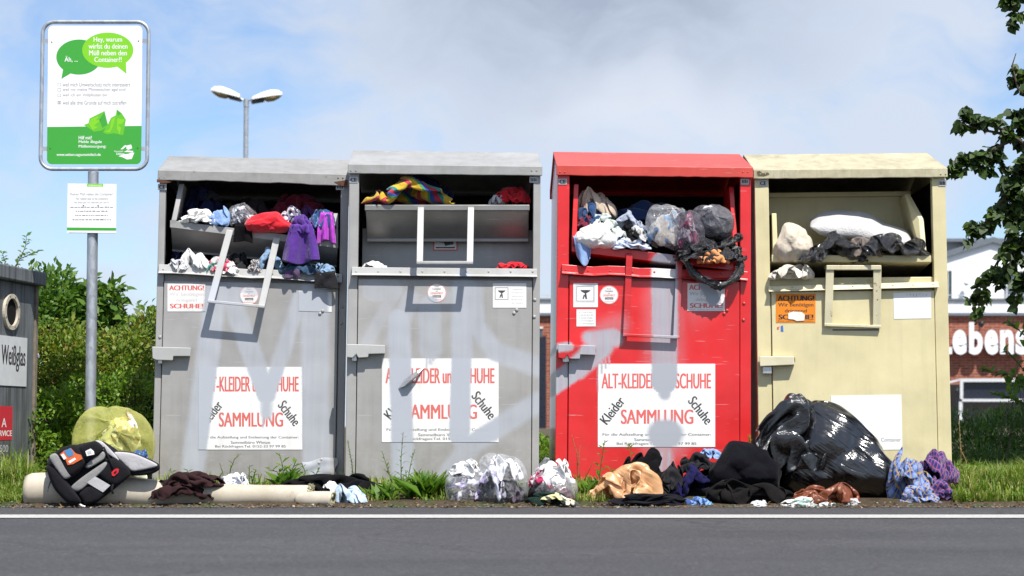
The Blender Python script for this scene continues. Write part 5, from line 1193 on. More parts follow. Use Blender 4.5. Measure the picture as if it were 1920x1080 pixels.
# the same for two stuffed sacks, on the vertices of an icosphere
BAGS = {
 'pleated': ((1.0, 0.78, 0.78), [
49,50,3,84,13,20,37,8,24,4,53,19,39,89,30,84,80,26,52,27,77,31,39,80,39,57,88,49,53,86,59,43,83,49,50,98,38,12,20,39,16,16,40,22,12,42,27,8,44,33,7,46,39,5,48,45,5,52,46,1,57,42,1,62,37,1,67,32,2,72,26,5,
77,21,9,81,16,15,78,10,19,72,9,20,65,6,19,58,6,20,52,8,23,46,8,24,41,9,25,88,75,22,91,67,19,93,58,18,92,47,17,92,37,16,90,27,17,87,20,18,52,53,2,57,57,2,62,61,2,67,66,4,73,71,7,78,74,14,82,78,18,8,52,12,
15,52,10,20,52,5,27,52,1,34,51,1,40,50,4,45,49,5,33,11,23,29,15,22,24,18,19,17,23,17,12,30,16,8,37,16,6,45,17,39,85,25,41,82,19,42,77,14,45,73,8,45,66,10,47,60,7,48,54,6,6,60,17,8,68,15,12,76,15,17,84,16,
23,89,18,30,92,21,35,92,25,43,86,30,49,86,29,54,84,28,60,87,26,67,89,24,73,86,24,80,85,24,70,42,79,78,41,66,87,34,54,92,26,50,93,21,42,91,17,33,88,14,26,89,79,30,92,75,37,94,70,45,92,63,53,85,55,57,76,49,68,67,45,77,
53,14,73,52,7,60,49,0,53,46,0,47,43,1,40,40,3,34,38,5,29,82,9,26,79,5,33,75,3,41,71,4,48,67,4,55,62,8,63,57,16,72,24,33,74,18,31,61,11,31,51,4,33,46,2,38,39,1,43,31,2,48,24,34,8,29,30,7,33,28,10,40,
25,12,46,20,12,52,22,21,60,26,31,71,37,65,81,32,70,69,26,84,61,26,94,50,28,99,43,32,99,37,37,94,33,4,57,25,1,62,31,1,67,40,4,70,48,14,70,53,26,67,67,35,62,77,53,61,81,58,71,72,66,82,64,71,86,50,77,89,46,82,89,38,
84,85,31,41,89,35,44,91,41,48,95,44,50,96,52,52,86,63,51,73,73,50,61,80,59,42,87,56,42,86,56,41,89,56,41,86,56,42,82,55,38,80,54,32,79,49,30,78,49,32,82,47,36,81,44,38,81,42,39,81,38,40,81,35,40,81,33,40,87,35,44,89,
39,46,88,41,49,89,42,51,89,42,54,89,42,56,88,41,57,92,43,57,94,44,55,94,46,53,95,47,53,94,48,53,92,48,53,89,49,52,89,50,52,92,52,51,91,50,51,91,51,49,90,52,48,86,55,45,85,49,49,97,49,48,97,49,47,96,50,47,97,50,46,97,
49,46,92,49,40,82,54,50,89,53,51,96,52,51,97,52,50,96,51,50,96,50,50,97,49,50,97,48,49,97,47,49,97,47,48,97,46,48,98,46,47,99,45,46,96,38,44,90,48,51,98,47,51,97,47,52,97,46,52,97,45,53,98,45,52,96,44,55,94,49,51,98,
49,52,97,49,53,97,50,55,97,50,55,97,50,56,95,49,55,94,50,51,97,51,51,97,50,52,97,51,51,96,51,52,96,50,53,96,52,52,96,51,52,95,51,54,96,50,55,97,53,52,97,52,53,96,52,54,95,51,55,95,50,56,96,52,50,93,53,53,95,53,54,95,
52,55,95,51,56,95,50,56,94,48,52,97,49,53,97,48,52,97,49,54,96,48,54,96,47,53,96,49,55,97,48,54,97,47,53,97,47,53,98,49,56,96,48,55,96,47,54,97,47,54,98,46,53,97,49,56,94,48,56,95,47,56,97,47,55,97,46,54,98,45,54,97,
47,50,97,47,51,97,47,49,97,46,51,97,46,50,98,46,49,98,46,52,98,46,51,99,46,49,99,46,48,99,45,52,97,45,51,99,45,50,99,45,49,99,45,47,99,44,53,96,44,52,97,44,51,96,44,49,96,43,47,95,41,44,94,48,48,97,47,48,97,48,47,97,
47,47,97,48,47,96,49,46,96,47,47,98,48,46,97,48,46,96,49,46,97,46,45,98,47,45,98,48,45,97,49,45,97,50,45,95,41,45,91,44,45,91,46,46,91,47,46,90,46,43,90,47,42,86,50,49,97,50,48,97,51,49,97,50,47,96,50,49,96,51,49,96,
51,47,97,51,48,96,51,48,97,52,50,97,50,46,95,51,46,96,52,47,96,52,49,97,53,50,97,50,45,85,50,47,89,51,49,91,51,49,94,53,50,93,53,50,92,64,49,80,73,54,72,59,51,80,81,61,58,70,59,73,56,54,81,88,71,52,77,68,60,66,63,75,
54,56,82,89,78,45,83,78,52,73,74,63,63,67,76,52,59,84,87,83,37,84,85,45,77,81,50,68,76,61,59,71,76,53,58,81,48,59,82,47,72,73,46,60,86,47,87,64,46,74,77,45,61,88,44,95,51,43,83,61,42,73,77,44,60,86,42,97,43,40,91,48,
38,82,60,39,72,76,42,59,84,38,93,40,36,99,44,32,92,48,32,82,60,34,72,74,38,60,82,35,59,78,24,62,68,34,55,79,12,63,52,22,56,68,32,51,80,2,61,47,10,54,53,20,49,67,31,46,79,0,57,39,1,52,47,7,46,56,17,43,68,27,42,80,
0,52,30,0,47,38,2,42,47,8,38,54,18,37,64,27,38,75,29,29,73,26,17,62,34,27,74,26,8,53,31,13,63,37,25,75,28,6,46,31,5,53,36,11,63,41,22,76,32,4,40,34,3,46,37,2,53,41,8,63,45,19,76,35,4,34,38,4,40,41,3,47,
44,0,53,47,8,61,49,16,75,60,21,74,66,14,63,62,27,76,72,7,56,70,17,67,64,33,76,76,8,48,77,11,57,74,22,68,65,32,81,82,7,41,83,11,50,80,19,54,74,28,66,67,38,80,86,10,33,89,13,41,88,18,50,83,27,54,77,34,68,66,41,77,
54,73,74,61,84,64,56,83,61,68,92,55,62,94,53,56,96,52,71,93,46,65,89,47,59,90,47,53,93,45,75,93,38,69,89,39,61,87,40,55,88,41,49,89,41,78,89,30,72,91,31,64,90,32,58,86,34,52,87,34,46,87,35,28,71,71,22,79,57,16,77,59,
19,92,50,12,87,49,7,79,49,21,97,42,14,92,40,9,84,40,4,76,40,26,98,34,18,95,32,12,88,31,7,80,30,3,71,30,31,96,28,24,94,26,18,90,23,11,83,22,7,74,22,4,65,23,18,24,64,12,23,54,16,17,53,8,25,47,14,22,46,20,17,46,
5,29,38,10,23,38,17,19,39,23,15,39,4,35,30,8,26,30,13,20,30,20,16,32,26,13,33,6,41,23,7,32,22,12,24,22,18,18,24,24,14,25,29,10,27,57,6,62,55,1,54,61,2,54,52,0,47,58,3,47,64,5,48,49,3,40,55,2,40,61,5,41,
69,5,41,46,4,34,52,4,34,58,5,33,65,5,33,73,3,33,43,4,28,48,4,27,55,4,27,62,3,26,69,3,25,76,5,25,80,45,71,90,40,60,89,49,61,95,35,51,96,44,52,95,55,53,96,29,42,98,40,42,99,51,43,97,61,44,95,25,33,98,35,33,
99,46,33,98,57,34,96,67,36,91,22,25,95,31,24,97,41,23,97,52,24,95,62,26,93,71,28,77,82,17,72,79,12,70,84,18,66,73,9,65,81,12,63,86,19,61,69,5,60,76,9,58,82,13,56,83,22,56,63,4,54,70,8,53,75,13,51,82,16,50,82,23,
51,59,4,50,64,7,49,70,11,48,78,12,46,79,19,45,83,25,36,89,19,38,83,13,30,85,16,39,77,7,32,80,8,24,83,11,40,68,8,34,73,4,26,74,8,18,76,10,42,61,6,36,64,3,28,66,2,21,68,5,14,68,9,44,55,5,38,56,4,31,58,0,
25,59,5,17,60,9,10,60,10,10,45,11,17,45,6,14,37,10,24,45,3,20,37,6,19,31,12,31,45,2,28,37,4,25,30,7,24,23,13,38,44,2,35,38,4,33,31,6,31,24,10,30,19,16,43,45,4,41,39,5,39,32,6,37,26,10,35,20,13,34,16,18,
85,72,15,87,63,13,80,68,9,88,53,11,81,58,7,74,62,5,88,43,10,81,48,7,75,54,2,68,58,1,86,33,11,81,38,5,75,44,2,68,49,1,62,53,1,83,25,14,79,29,7,74,35,3,68,40,0,62,45,0,57,49,1,43,12,19,44,17,15,48,13,18,
46,23,11,50,17,14,54,12,17,47,28,6,51,22,8,56,16,10,61,10,14,50,35,5,54,29,4,58,23,6,63,16,8,68,11,13,51,40,3,55,35,2,60,30,3,65,24,4,71,19,9,75,13,13,
 ]),
 'slumped': ((1.0, 0.72, 0.79), [
55,51,3,91,14,16,45,8,24,6,51,13,44,91,26,85,82,23,64,16,61,27,30,82,25,73,78,63,82,62,89,50,68,38,46,99,45,11,19,47,17,16,49,22,11,50,28,7,51,32,1,52,39,1,54,45,3,58,47,2,62,43,2,67,39,4,72,35,1,78,28,2,
85,21,3,89,17,9,85,12,16,78,11,18,71,11,20,65,8,19,59,7,19,54,6,21,49,9,23,89,78,19,92,72,16,94,62,14,96,52,13,96,41,13,95,31,13,93,22,15,58,54,1,62,58,3,66,63,2,70,66,6,75,70,10,79,75,14,82,78,18,10,51,7,
17,51,3,26,51,2,36,51,3,42,50,8,47,50,5,51,50,2,43,13,24,38,16,23,32,16,17,24,18,12,16,24,10,11,33,10,9,43,13,45,89,20,46,87,15,47,82,9,50,75,10,51,69,7,52,62,5,54,56,3,9,60,13,11,69,10,16,78,11,23,85,13,
32,83,19,38,83,23,42,86,25,48,91,25,53,92,24,58,95,21,64,91,22,70,91,21,75,88,22,80,83,24,93,46,64,93,42,58,95,36,52,98,31,45,97,26,37,95,22,30,92,19,23,89,82,27,93,79,33,95,75,39,93,68,45,93,63,53,94,59,60,93,54,65,
62,13,58,60,8,54,58,4,50,55,2,44,52,3,38,49,2,32,47,4,27,89,10,23,87,6,30,83,4,37,79,5,44,74,10,50,70,12,54,67,14,58,23,26,73,19,25,60,13,26,50,5,27,45,5,34,36,1,39,26,3,45,19,44,9,29,41,11,33,37,12,39,
34,11,44,30,11,51,26,8,58,26,18,69,27,83,65,26,90,61,29,87,54,33,88,47,37,87,41,40,87,36,43,89,30,3,56,19,4,62,28,2,68,37,6,73,46,14,73,51,19,74,58,22,75,69,66,85,59,69,90,58,73,93,53,77,93,47,80,92,41,82,90,34,
83,85,29,46,94,30,48,98,35,51,99,41,53,97,47,56,94,52,59,91,57,61,87,61,87,44,66,85,37,67,83,30,68,80,23,70,77,16,71,72,15,67,67,15,64,60,16,62,57,12,65,52,11,66,46,8,70,38,13,74,33,20,78,29,25,82,27,36,88,27,41,92,
27,44,94,27,46,94,27,49,94,25,54,92,24,63,86,27,80,78,32,85,75,39,90,74,45,88,71,51,88,69,56,85,66,60,82,63,67,84,65,72,85,68,76,79,68,82,76,70,85,69,69,85,62,68,87,56,66,39,44,99,42,43,96,49,37,93,58,26,89,63,21,79,
63,20,71,63,18,66,85,50,70,85,49,77,80,50,79,74,50,82,69,49,86,58,48,96,44,46,96,37,45,98,36,44,98,35,43,96,34,42,95,32,41,96,31,40,95,29,36,91,37,47,99,35,48,98,34,50,98,33,51,98,31,53,97,29,56,97,26,64,90,39,48,98,
45,52,98,53,62,93,61,75,89,63,77,80,63,79,73,63,80,67,49,51,95,65,55,92,58,60,95,72,56,86,68,62,85,65,69,89,78,56,83,74,62,81,70,69,81,67,76,84,84,56,79,79,62,77,75,69,77,72,77,80,67,77,76,87,56,72,85,63,75,81,70,75,
78,77,75,72,81,74,67,80,70,37,49,98,40,54,99,36,50,99,48,65,92,38,56,99,34,52,99,57,80,86,46,71,93,37,60,99,34,55,99,59,81,76,53,82,80,44,77,89,35,69,97,31,61,98,59,81,69,55,83,72,49,84,75,41,84,81,33,79,88,28,71,91,
36,46,98,35,48,97,35,46,97,33,50,96,33,47,96,33,44,96,31,50,97,32,48,95,32,45,95,32,43,95,30,51,96,30,48,96,30,47,93,31,44,93,31,42,95,28,54,95,29,50,95,28,47,95,29,45,95,29,43,94,29,41,94,37,43,98,36,43,98,38,41,97,
34,41,97,36,40,97,44,36,92,33,40,96,35,39,97,42,32,93,54,21,87,32,39,95,35,35,94,41,30,89,51,19,82,59,16,75,31,34,91,34,29,89,40,22,83,48,14,76,56,12,71,59,17,68,48,44,98,55,38,95,63,42,91,64,29,91,68,36,85,71,42,83,
66,27,81,71,28,85,74,35,82,77,43,80,67,23,74,72,25,78,77,27,82,81,35,81,83,43,79,67,18,69,72,19,73,78,21,76,81,29,75,82,37,73,86,43,72,90,61,66,92,67,60,86,66,62,93,72,54,88,73,59,83,72,64,93,78,47,87,77,51,82,76,57,
80,80,63,91,82,39,87,84,47,81,82,51,77,82,57,75,85,63,88,85,33,84,86,40,82,90,47,77,88,53,72,86,56,70,85,61,58,86,59,55,88,56,53,89,62,52,90,50,50,91,57,48,91,64,49,93,44,47,92,51,44,93,59,41,93,66,45,97,40,43,91,45,
41,92,52,37,94,60,34,93,68,44,92,35,40,93,39,37,93,46,34,92,53,32,89,61,29,91,68,21,65,76,15,69,64,21,56,82,8,67,55,17,58,66,23,50,85,2,62,46,8,56,51,17,48,68,24,44,86,0,56,36,2,50,45,8,44,51,15,40,69,24,40,84,
0,51,27,0,44,35,2,38,45,7,32,54,17,34,65,23,34,79,30,11,68,32,6,58,35,6,66,36,6,50,39,7,58,42,4,64,40,9,44,42,5,50,45,4,56,48,8,62,42,7,38,45,8,43,48,8,50,52,5,55,54,8,60,44,5,33,47,3,38,50,3,45,
53,7,49,56,10,54,58,13,58,71,14,61,75,13,56,76,15,63,81,8,51,81,12,59,82,16,66,86,7,45,87,11,53,88,16,60,85,24,64,90,9,37,91,13,44,92,18,53,91,25,60,89,31,65,92,12,29,92,18,37,93,23,45,96,27,53,94,33,60,91,39,65,
64,89,56,67,94,53,62,95,52,71,96,47,65,94,46,59,95,46,74,94,40,68,98,40,62,99,40,56,99,40,78,94,33,72,97,33,65,99,33,59,96,34,53,96,35,78,88,29,74,93,27,68,94,28,62,97,27,56,97,28,50,96,29,24,82,59,23,90,54,19,80,52,
26,86,47,17,89,47,13,78,43,30,88,40,21,90,39,12,88,37,6,79,37,35,87,34,27,90,32,17,90,29,9,83,27,4,73,27,39,85,30,33,87,26,24,89,22,16,85,19,9,76,18,5,66,18,23,17,58,19,18,51,23,10,52,11,18,45,18,10,45,27,12,45,
6,22,35,12,13,35,21,8,36,31,11,38,4,28,26,9,18,25,17,11,26,27,9,29,35,12,32,5,35,17,9,26,16,16,17,17,24,12,20,33,11,24,39,10,27,65,10,55,63,6,49,69,7,50,61,2,44,67,2,44,72,6,44,58,3,38,64,3,38,70,2,38,
76,6,37,54,1,32,60,0,31,67,0,30,73,2,30,80,4,29,52,6,27,57,5,26,63,3,24,69,6,25,75,8,25,83,10,24,93,51,58,96,46,52,97,55,53,99,41,45,99,51,46,96,60,45,99,35,37,97,46,38,99,56,38,97,66,39,96,31,29,98,41,29,
98,52,29,96,61,30,95,71,31,93,27,22,95,36,21,96,46,21,95,57,22,93,67,23,93,76,24,78,82,17,74,78,12,72,84,17,70,74,8,68,82,11,66,89,15,65,70,4,64,76,8,62,83,13,60,91,16,61,65,4,59,72,4,57,78,9,56,86,11,55,89,18,
57,60,2,55,67,3,54,74,5,52,82,8,51,84,14,50,88,20,43,83,19,42,83,12,38,86,17,45,76,13,39,78,15,32,82,12,46,70,9,41,70,12,34,73,10,24,77,7,47,63,5,42,63,9,37,65,7,28,68,4,18,70,5,49,57,4,44,56,7,39,56,7,
32,59,3,22,60,4,13,60,5,13,42,5,22,42,4,18,33,4,32,43,1,27,34,1,25,25,6,39,43,6,37,36,2,34,30,7,33,22,12,45,44,6,43,37,6,41,29,5,40,27,12,39,21,18,49,45,3,48,38,4,46,31,3,45,28,10,44,22,14,42,16,18,
86,75,13,90,68,8,83,70,7,93,57,6,86,63,3,77,63,6,94,46,5,88,52,2,79,56,0,71,60,1,93,35,5,89,40,1,80,47,0,72,51,4,66,55,3,92,25,7,87,30,2,80,36,0,73,42,4,67,47,3,62,51,2,50,10,17,52,15,12,55,12,17,
53,21,7,57,17,11,61,13,15,55,27,3,58,24,8,63,19,10,68,14,14,56,34,1,60,29,2,65,27,7,69,22,10,74,17,14,57,41,3,61,36,4,66,32,1,71,29,6,76,22,8,82,15,10,
 ]),
}
def spline_up(G, k):
    """finer grid through the same points (Catmull-Rom), along the first axis"""
    n = len(G); t = np.linspace(0, n - 1, k); i = np.minimum(t.astype(int), n - 2); f = (t - i)[:, None, None]
    p0, p1, p2, p3 = G[np.maximum(i - 1, 0)], G[i], G[i + 1], G[np.minimum(i + 2, n - 1)]
    return .5 * (2 * p1 + (p2 - p0) * f + (2 * p0 - 5 * p1 + 4 * p2 - p3) * f * f + (3 * p1 - p0 - 3 * p2 + p3) * f ** 3)
def crumple(k):
    G = np.array(CRUMPLES[k % len(CRUMPLES)], float).reshape(24, 24, 3) / 99
    G = spline_up(G, 47).transpose(1, 0, 2); G = spline_up(G, 47).transpose(1, 0, 2)
    S = G.copy(); S[1:-1, 1:-1] = G[1:-1, 1:-1] * .5 + (G[:-2, 1:-1] + G[2:, 1:-1] + G[1:-1, :-2] + G[1:-1, 2:]) * .125
    return 47, np.clip(S.reshape(-1, 3), 0, 1)
def stuffed(kind):
    """vertices (about the middle, longest side 1) and faces of a stuffed sack"""
    sz, a = BAGS[kind]
    b = bmesh.new(); bmesh.ops.create_icosphere(b, subdivisions=4, radius=1)
    F = np.array([[v.index for v in f.verts] for f in b.faces]); b.free()
    return (np.array(a, float).reshape(-1, 3) / 99 - .5) * np.array(sz), F
# ================================================================== soft things: cloth, bags
def pbd(P, E, L, coll, steps=45, iters=7, grav=9.0, damp=.93, pin=None, k=None, fric=.5):
    """position-based settling of an edge network"""
    n_ = len(P); i, j = E[:, 0], E[:, 1]
    val = np.bincount(np.concatenate([i, j]), minlength=n_).astype(float)
    om = 1.05 / val
    V = np.zeros_like(P); dt = 1 / 30
    kk = np.ones(len(E)) if k is None else k
    ij = np.concatenate([i, j])
    for s in range(steps):
        V *= damp; V[:, 2] -= grav * dt
        Q = P + V * dt
        if pin is not None: Q[pin] = P[pin]
        for it in range(iters):
            d = Q[j] - Q[i]
            l = np.sqrt((d * d).sum(1)) + 1e-9
            c = d * ((l - L) / l * .5 * kk)[:, None]
            cc = np.concatenate([c, -c])
            for a in range(3):
                Q[:, a] += np.bincount(ij, weights=cc[:, a], minlength=n_) * om
            if pin is not None: Q[pin] = P[pin]
        Q2 = coll(Q)
        hit = np.abs(Q2 - Q).sum(1) > 1e-7
        V = (Q2 - P) / dt
        V[hit] *= fric
        sp = np.sqrt((V * V).sum(1)); f = np.minimum(1, 2.5 / (sp + 1e-9)); V *= f[:, None]
        P = Q2
    return P

def grid_edges(n, m):
    idx = np.arange(n * m).reshape(n, m)
    E = [np.stack([idx[:-1].ravel(), idx[1:].ravel()], 1), np.stack([idx[:, :-1].ravel(), idx[:, 1:].ravel()], 1),
         np.stack([idx[:-1, :-1].ravel(), idx[1:, 1:].ravel()], 1), np.stack([idx[1:, :-1].ravel(), idx[:-1, 1:].ravel()], 1)]
    B = [np.stack([idx[:-2].ravel(), idx[2:].ravel()], 1), np.stack([idx[:, :-2].ravel(), idx[:, 2:].ravel()], 1)]
    F = np.stack([idx[:-1, :-1].ravel(), idx[1:, :-1].ravel(), idx[1:, 1:].ravel(), idx[:-1, 1:].ravel()], 1)
    return np.concatenate(E), np.concatenate(B), F

def wob(rs, P, scale, k=5):
    """smooth random field on points"""
    out = np.zeros(len(P))
    for _ in range(k):
        d = rs.normal(size=P.shape[1]); d /= np.linalg.norm(d)
        out += np.sin(P @ d * scale * rs.uniform(.6, 1.7) + rs.uniform(0, 6.28))
    return out / k

def ell_coll(ells, z0=0.0, th=.004):
    def f(Q):
        Q = Q.copy()
        for (c, r) in ells:
            q = (Q - c) / (r + th)
            l = np.sqrt((q * q).sum(1)) + 1e-9
            m_ = l < 1
            Q[m_] = c + (q[m_] / l[m_][:, None]) * (r + th)
        Q[:, 2] = np.maximum(Q[:, 2], z0 + th)
        return Q
    return f

def finish_cloth(o, thick=.005, sub=1):
    if thick:
        md = o.modifiers.new('thickness', 'SOLIDIFY'); md.thickness = thick; md.offset = -1
    if sub:
        md = o.modifiers.new('smooth', 'SUBSURF'); md.levels = sub; md.render_levels = sub
    return o

def heap_mesh(seed, W, D, H, prof=None, shape=None):
    """one of the crumpled cloths, mirrored or turned, eased into a mound; prof = [(x, height)] bends its outline"""
    rs = np.random.RandomState(seed)
    n, P = crumple(shape if shape is not None else seed * 5 + seed // 7)
    P = P.copy(); P[:, :2] = P[:, :2] * 2 - 1
    if rs.rand() < .5: P[:, 0] *= -1
    if rs.rand() < .5: P[:, 1] *= -1
    if W < H * 1.2 and rs.rand() < .6: P[:, [0, 1]] = P[:, [1, 0]]
    z = P[:, 2] = np.clip(P[:, 2], 0, 1) ** .74
    P[:, 0] *= 1 - .20 * z ** 1.5; P[:, 1] *= 1 - .25 * z ** 1.5
    P[:, 2] = z * (1 - .25 * np.abs(P[:, 0]) ** 2.2)
    if prof is not None:
        P[:, 2] = P[:, 2] * np.interp(P[:, 0], [p[0] for p in prof], [p[1] for p in prof])
    for a in (0, 1): P[:, a] = (P[:, a] - P[:, a].min()) / np.ptp(P[:, a]) - .5
    P[:, 2] = (P[:, 2] - P[:, 2].min()) / np.ptp(P[:, 2])
    idx = np.arange(n * n).reshape(n, n)
    F = np.stack([idx[:-1, :-1].ravel(), idx[1:, :-1].ravel(), idx[1:, 1:].ravel(), idx[:-1, 1:].ravel()], 1)
    u, v = np.meshgrid(np.arange(n), np.arange(n), indexing='ij')
    L = max(W, D) * 2.4
    uv = np.stack([u.ravel() / n * L, v.ravel() / n * L], 1)
    return P * np.array([W, D, H]), F, uv

def box_at(box, y):
    x0, y0, x1, y1 = box
    a, b = at(x0, (y0 + y1) / 2, y), at(x1, (y0 + y1) / 2, y)
    t, s = at((x0 + x1) / 2, y0, y), at((x0 + x1) / 2, y1, y)
    return a.x, b.x, s.z, t.z

def heap(name, label, cat, box, y, D, mat, seed, prof=None, shape=None, group=None, thick=.005, parent=None):
    """a garment lying in a heap: photo box of its outline, distance y, depth D"""
    xa, xb, za, zb = box_at(box, y)
    W, H = (xb - xa) * 1.10, (zb - za) * 1.06
    P, F, uv = heap_mesh(seed, W, D, H, prof, shape)
    loc = Vector(((xa + xb) / 2, y, za))
    if parent is not None: loc = parent.matrix_basis.inverted() @ loc
    o = np_mesh(name, P, F, mat, parent, True, uv, loc)
    finish_cloth(o, thick)
    if label: tag(o, label, cat, group)
    return o

def hanging(name, label, cat, box, y, mat, seed, folds=3, amp=.025, top=.9, back=.08, n=26, skew=0.0, ragged=.06, group=None, lift=.0):
    """cloth hanging over an edge: a short run back over the edge, then down in folds"""
    xa, xb, za, zb = box_at(box, y)
    W, H = xb - xa, zb - za
    rs = np.random.RandomState(seed)
    u, v = np.meshgrid(np.linspace(0, 1, n), np.linspace(-.35, 1, n + 8), indexing='ij')
    sh = u.shape; u = u.ravel(); v = v.ravel()
    wd = np.where(v < 0, top, top + (1 - top) * np.clip(v, 0, 1) ** .7)
    ph = rs.uniform(0, 6)
    wv = wob(rs, np.stack([u * 2, v], 1), 5)
    x = (u - .5) * W * wd + skew * W * np.clip(v, 0, 1) + .05 * W * wv * np.clip(v, 0, 1)
    vv = np.clip(v, 0, 1)
    yy = -amp * (.25 + vv) * np.sin(u * folds * 6.28 + ph + 1.2 * wv) - .012 * wv
    z = H * (1 - vv) - ragged * H * np.sin(u * 3.14 * 2 + ph) * vv - ragged * H * wv * vv
    b = np.clip(-v, 0, .35) / .35
    yy = yy + back * b * 1.4; z = z + .03 * np.sin(b * 3.14 * .5) - .03 * b * b + lift * b
    P = np.stack([x, yy, z], 1)
    P[:, 0] = (P[:, 0] - P[:, 0].min()) / np.ptp(P[:, 0]) * W - W / 2
    vis = v >= 0
    z0 = P[vis, 2].min(); P[:, 2] = (P[:, 2] - z0) / (P[vis, 2].max() - z0) * H
    idx = np.arange(len(P)).reshape(sh)
    F = np.stack([idx[:-1, :-1].ravel(), idx[1:, :-1].ravel(), idx[1:, 1:].ravel(), idx[:-1, 1:].ravel()], 1)
    o = np_mesh(name, P, F, mat, None, True, np.stack([u * W, v * H], 1), ((xa + xb) / 2, y, za))
    finish_cloth(o, .005)
    return tag(o, label, cat, group)

def fabric(name, col, pattern=None, rough=.9, sheen=.3, var=.12, weave=900, col2=None, col3=None, scale=1.0, shiny=0.0, crease=.27):
    m, n, out = material(name)
    uv = n.coord('UV'); co = n.coord()
    a = n.noise(co, 9, 5, .65)
    c = (*col, 1)
    if pattern == 'check':
        sx = n.new('ShaderNodeSeparateXYZ'); n.put(sx.inputs[0], uv)
        fx = n.math('FRACT', n.math('MULTIPLY', sx.outputs[0], 22 * scale)); fy = n.math('FRACT', n.math('MULTIPLY', sx.outputs[1], 22 * scale))
        bx = n.math('LESS_THAN', fx, .42); by = n.math('LESS_THAN', fy, .42)
        c = n.mix(n.math('MULTIPLY', n.math('ADD', bx, by), .5), c, col2)
        lx = n.math('LESS_THAN', n.math('ABSOLUTE', n.math('SUBTRACT', fx, .7)), .06); ly = n.math('LESS_THAN', n.math('ABSOLUTE', n.math('SUBTRACT', fy, .7)), .06)
        c = n.mix(n.math('MAXIMUM', lx, ly), c, col3)
    elif pattern == 'stripe':
        sx = n.new('ShaderNodeSeparateXYZ'); n.put(sx.inputs[0], uv)
        f = n.math('FRACT', n.math('MULTIPLY', n.math('ADD', sx.outputs[0], n.math('MULTIPLY', sx.outputs[1], .2)), 4.2 * scale))
        rp = n.new('ShaderNodeValToRGB'); rp.color_ramp.interpolation = 'CONSTANT'
        n.put(rp.inputs[0], f)
        e = rp.color_ramp.elements
        stops = col2
        e[0].position = 0; e[0].color = (*stops[0][1], 1)
        e[1].position = stops[1][0]; e[1].color = (*stops[1][1], 1)
        for p_, q_ in stops[2:]:
            x = e.new(p_); x.color = (*q_, 1)
        c = rp.outputs[0]
    elif pattern == 'patch':
        vv = n.noise(co, 7 * scale, 2, .5, .6)
        c = n.mix(n.rng(vv, .46, .5), c, col2)
        if col3 is not None:
            v2 = n.noise(n.map(co, (1, 1, 1), (3, 7, 1)), 8 * scale, 2, .5, .8)
            c = n.mix(n.rng(v2, .55, .58), c, col3)
    elif pattern == 'print':
        vv = n.voro(co, 38 * scale, 'F1', 'Color')
        sx = n.new('ShaderNodeSeparateXYZ'); n.put(sx.inputs[0], vv)
        c = n.mix(n.math('GREATER_THAN', sx.outputs[0], .6), c, col2)
        if col3 is not None: c = n.mix(n.math('GREATER_THAN', sx.outputs[1], .75), c, col3)
    c = n.mix(1.0, c, n.ramp(a, [(.25, (1 - var,) * 3), (.75, (1 + var,) * 3)]), 'MULTIPLY')
    wv = n.noise(n.map(uv, (1, 1, 1)), weave, 2, .6)
    wr = n.noise(n.map(co, (1, 1, .6), rot=(.5, .3, .4)), 22, 3, .5, .8)
    nb = n.bump(n.math('ABSOLUTE', n.math('SUBTRACT', wr, .5)), crease, .045)
    nb = n.bump(n.noise(co, 60, 3, .6), .25, .008, nb)
    nb = n.bump(wv, .2, .002, nb)
    dark = max(col) < .06
    principled(n, out, c, rough if not shiny else .35, 0, (.10 if dark else .25) if not shiny else .5, nb, 0, .03 if dark else sheen)
    return m

def film(name, tint=(.9, .92, .95), alpha=.30, rough=.16, haze=(.8, .8, .82), scale=1.0):
    """thin clear plastic: mostly see-through, milky in the creases, glossy"""
    m, n, out = material(name)
    co = n.coord()
    a = n.noise(n.map(co, (1, 1, 1)), 20 * scale, 3, .55, .4)
    rid = n.math('SUBTRACT', 1.0, n.math('MULTIPLY', n.math('ABSOLUTE', n.math('SUBTRACT', a, .5)), 9.0), clamp=True)
    nb = n.bump(a, .7, .02)
    fr = n.new('ShaderNodeLayerWeight'); fr.inputs[0].default_value = .35
    al = n.math('ADD', n.math('ADD', n.math('MULTIPLY', rid, .13), alpha), n.math('MULTIPLY', fr.outputs[1], .26), clamp=True)
    b = principled(n, None, (*haze, 1), rough, 0, .9, nb)
    t = n.new('ShaderNodeBsdfTransparent'); n.put(t.inputs[0], (*tint, 1))
    x = n.new('ShaderNodeMixShader')
    n.put(x.inputs[0], al)
    n.t.links.new(t.outputs[0], x.inputs[1]); n.t.links.new(b.outputs[0], x.inputs[2])
    n.t.links.new(x.outputs[0], out.inputs[0])
    return m

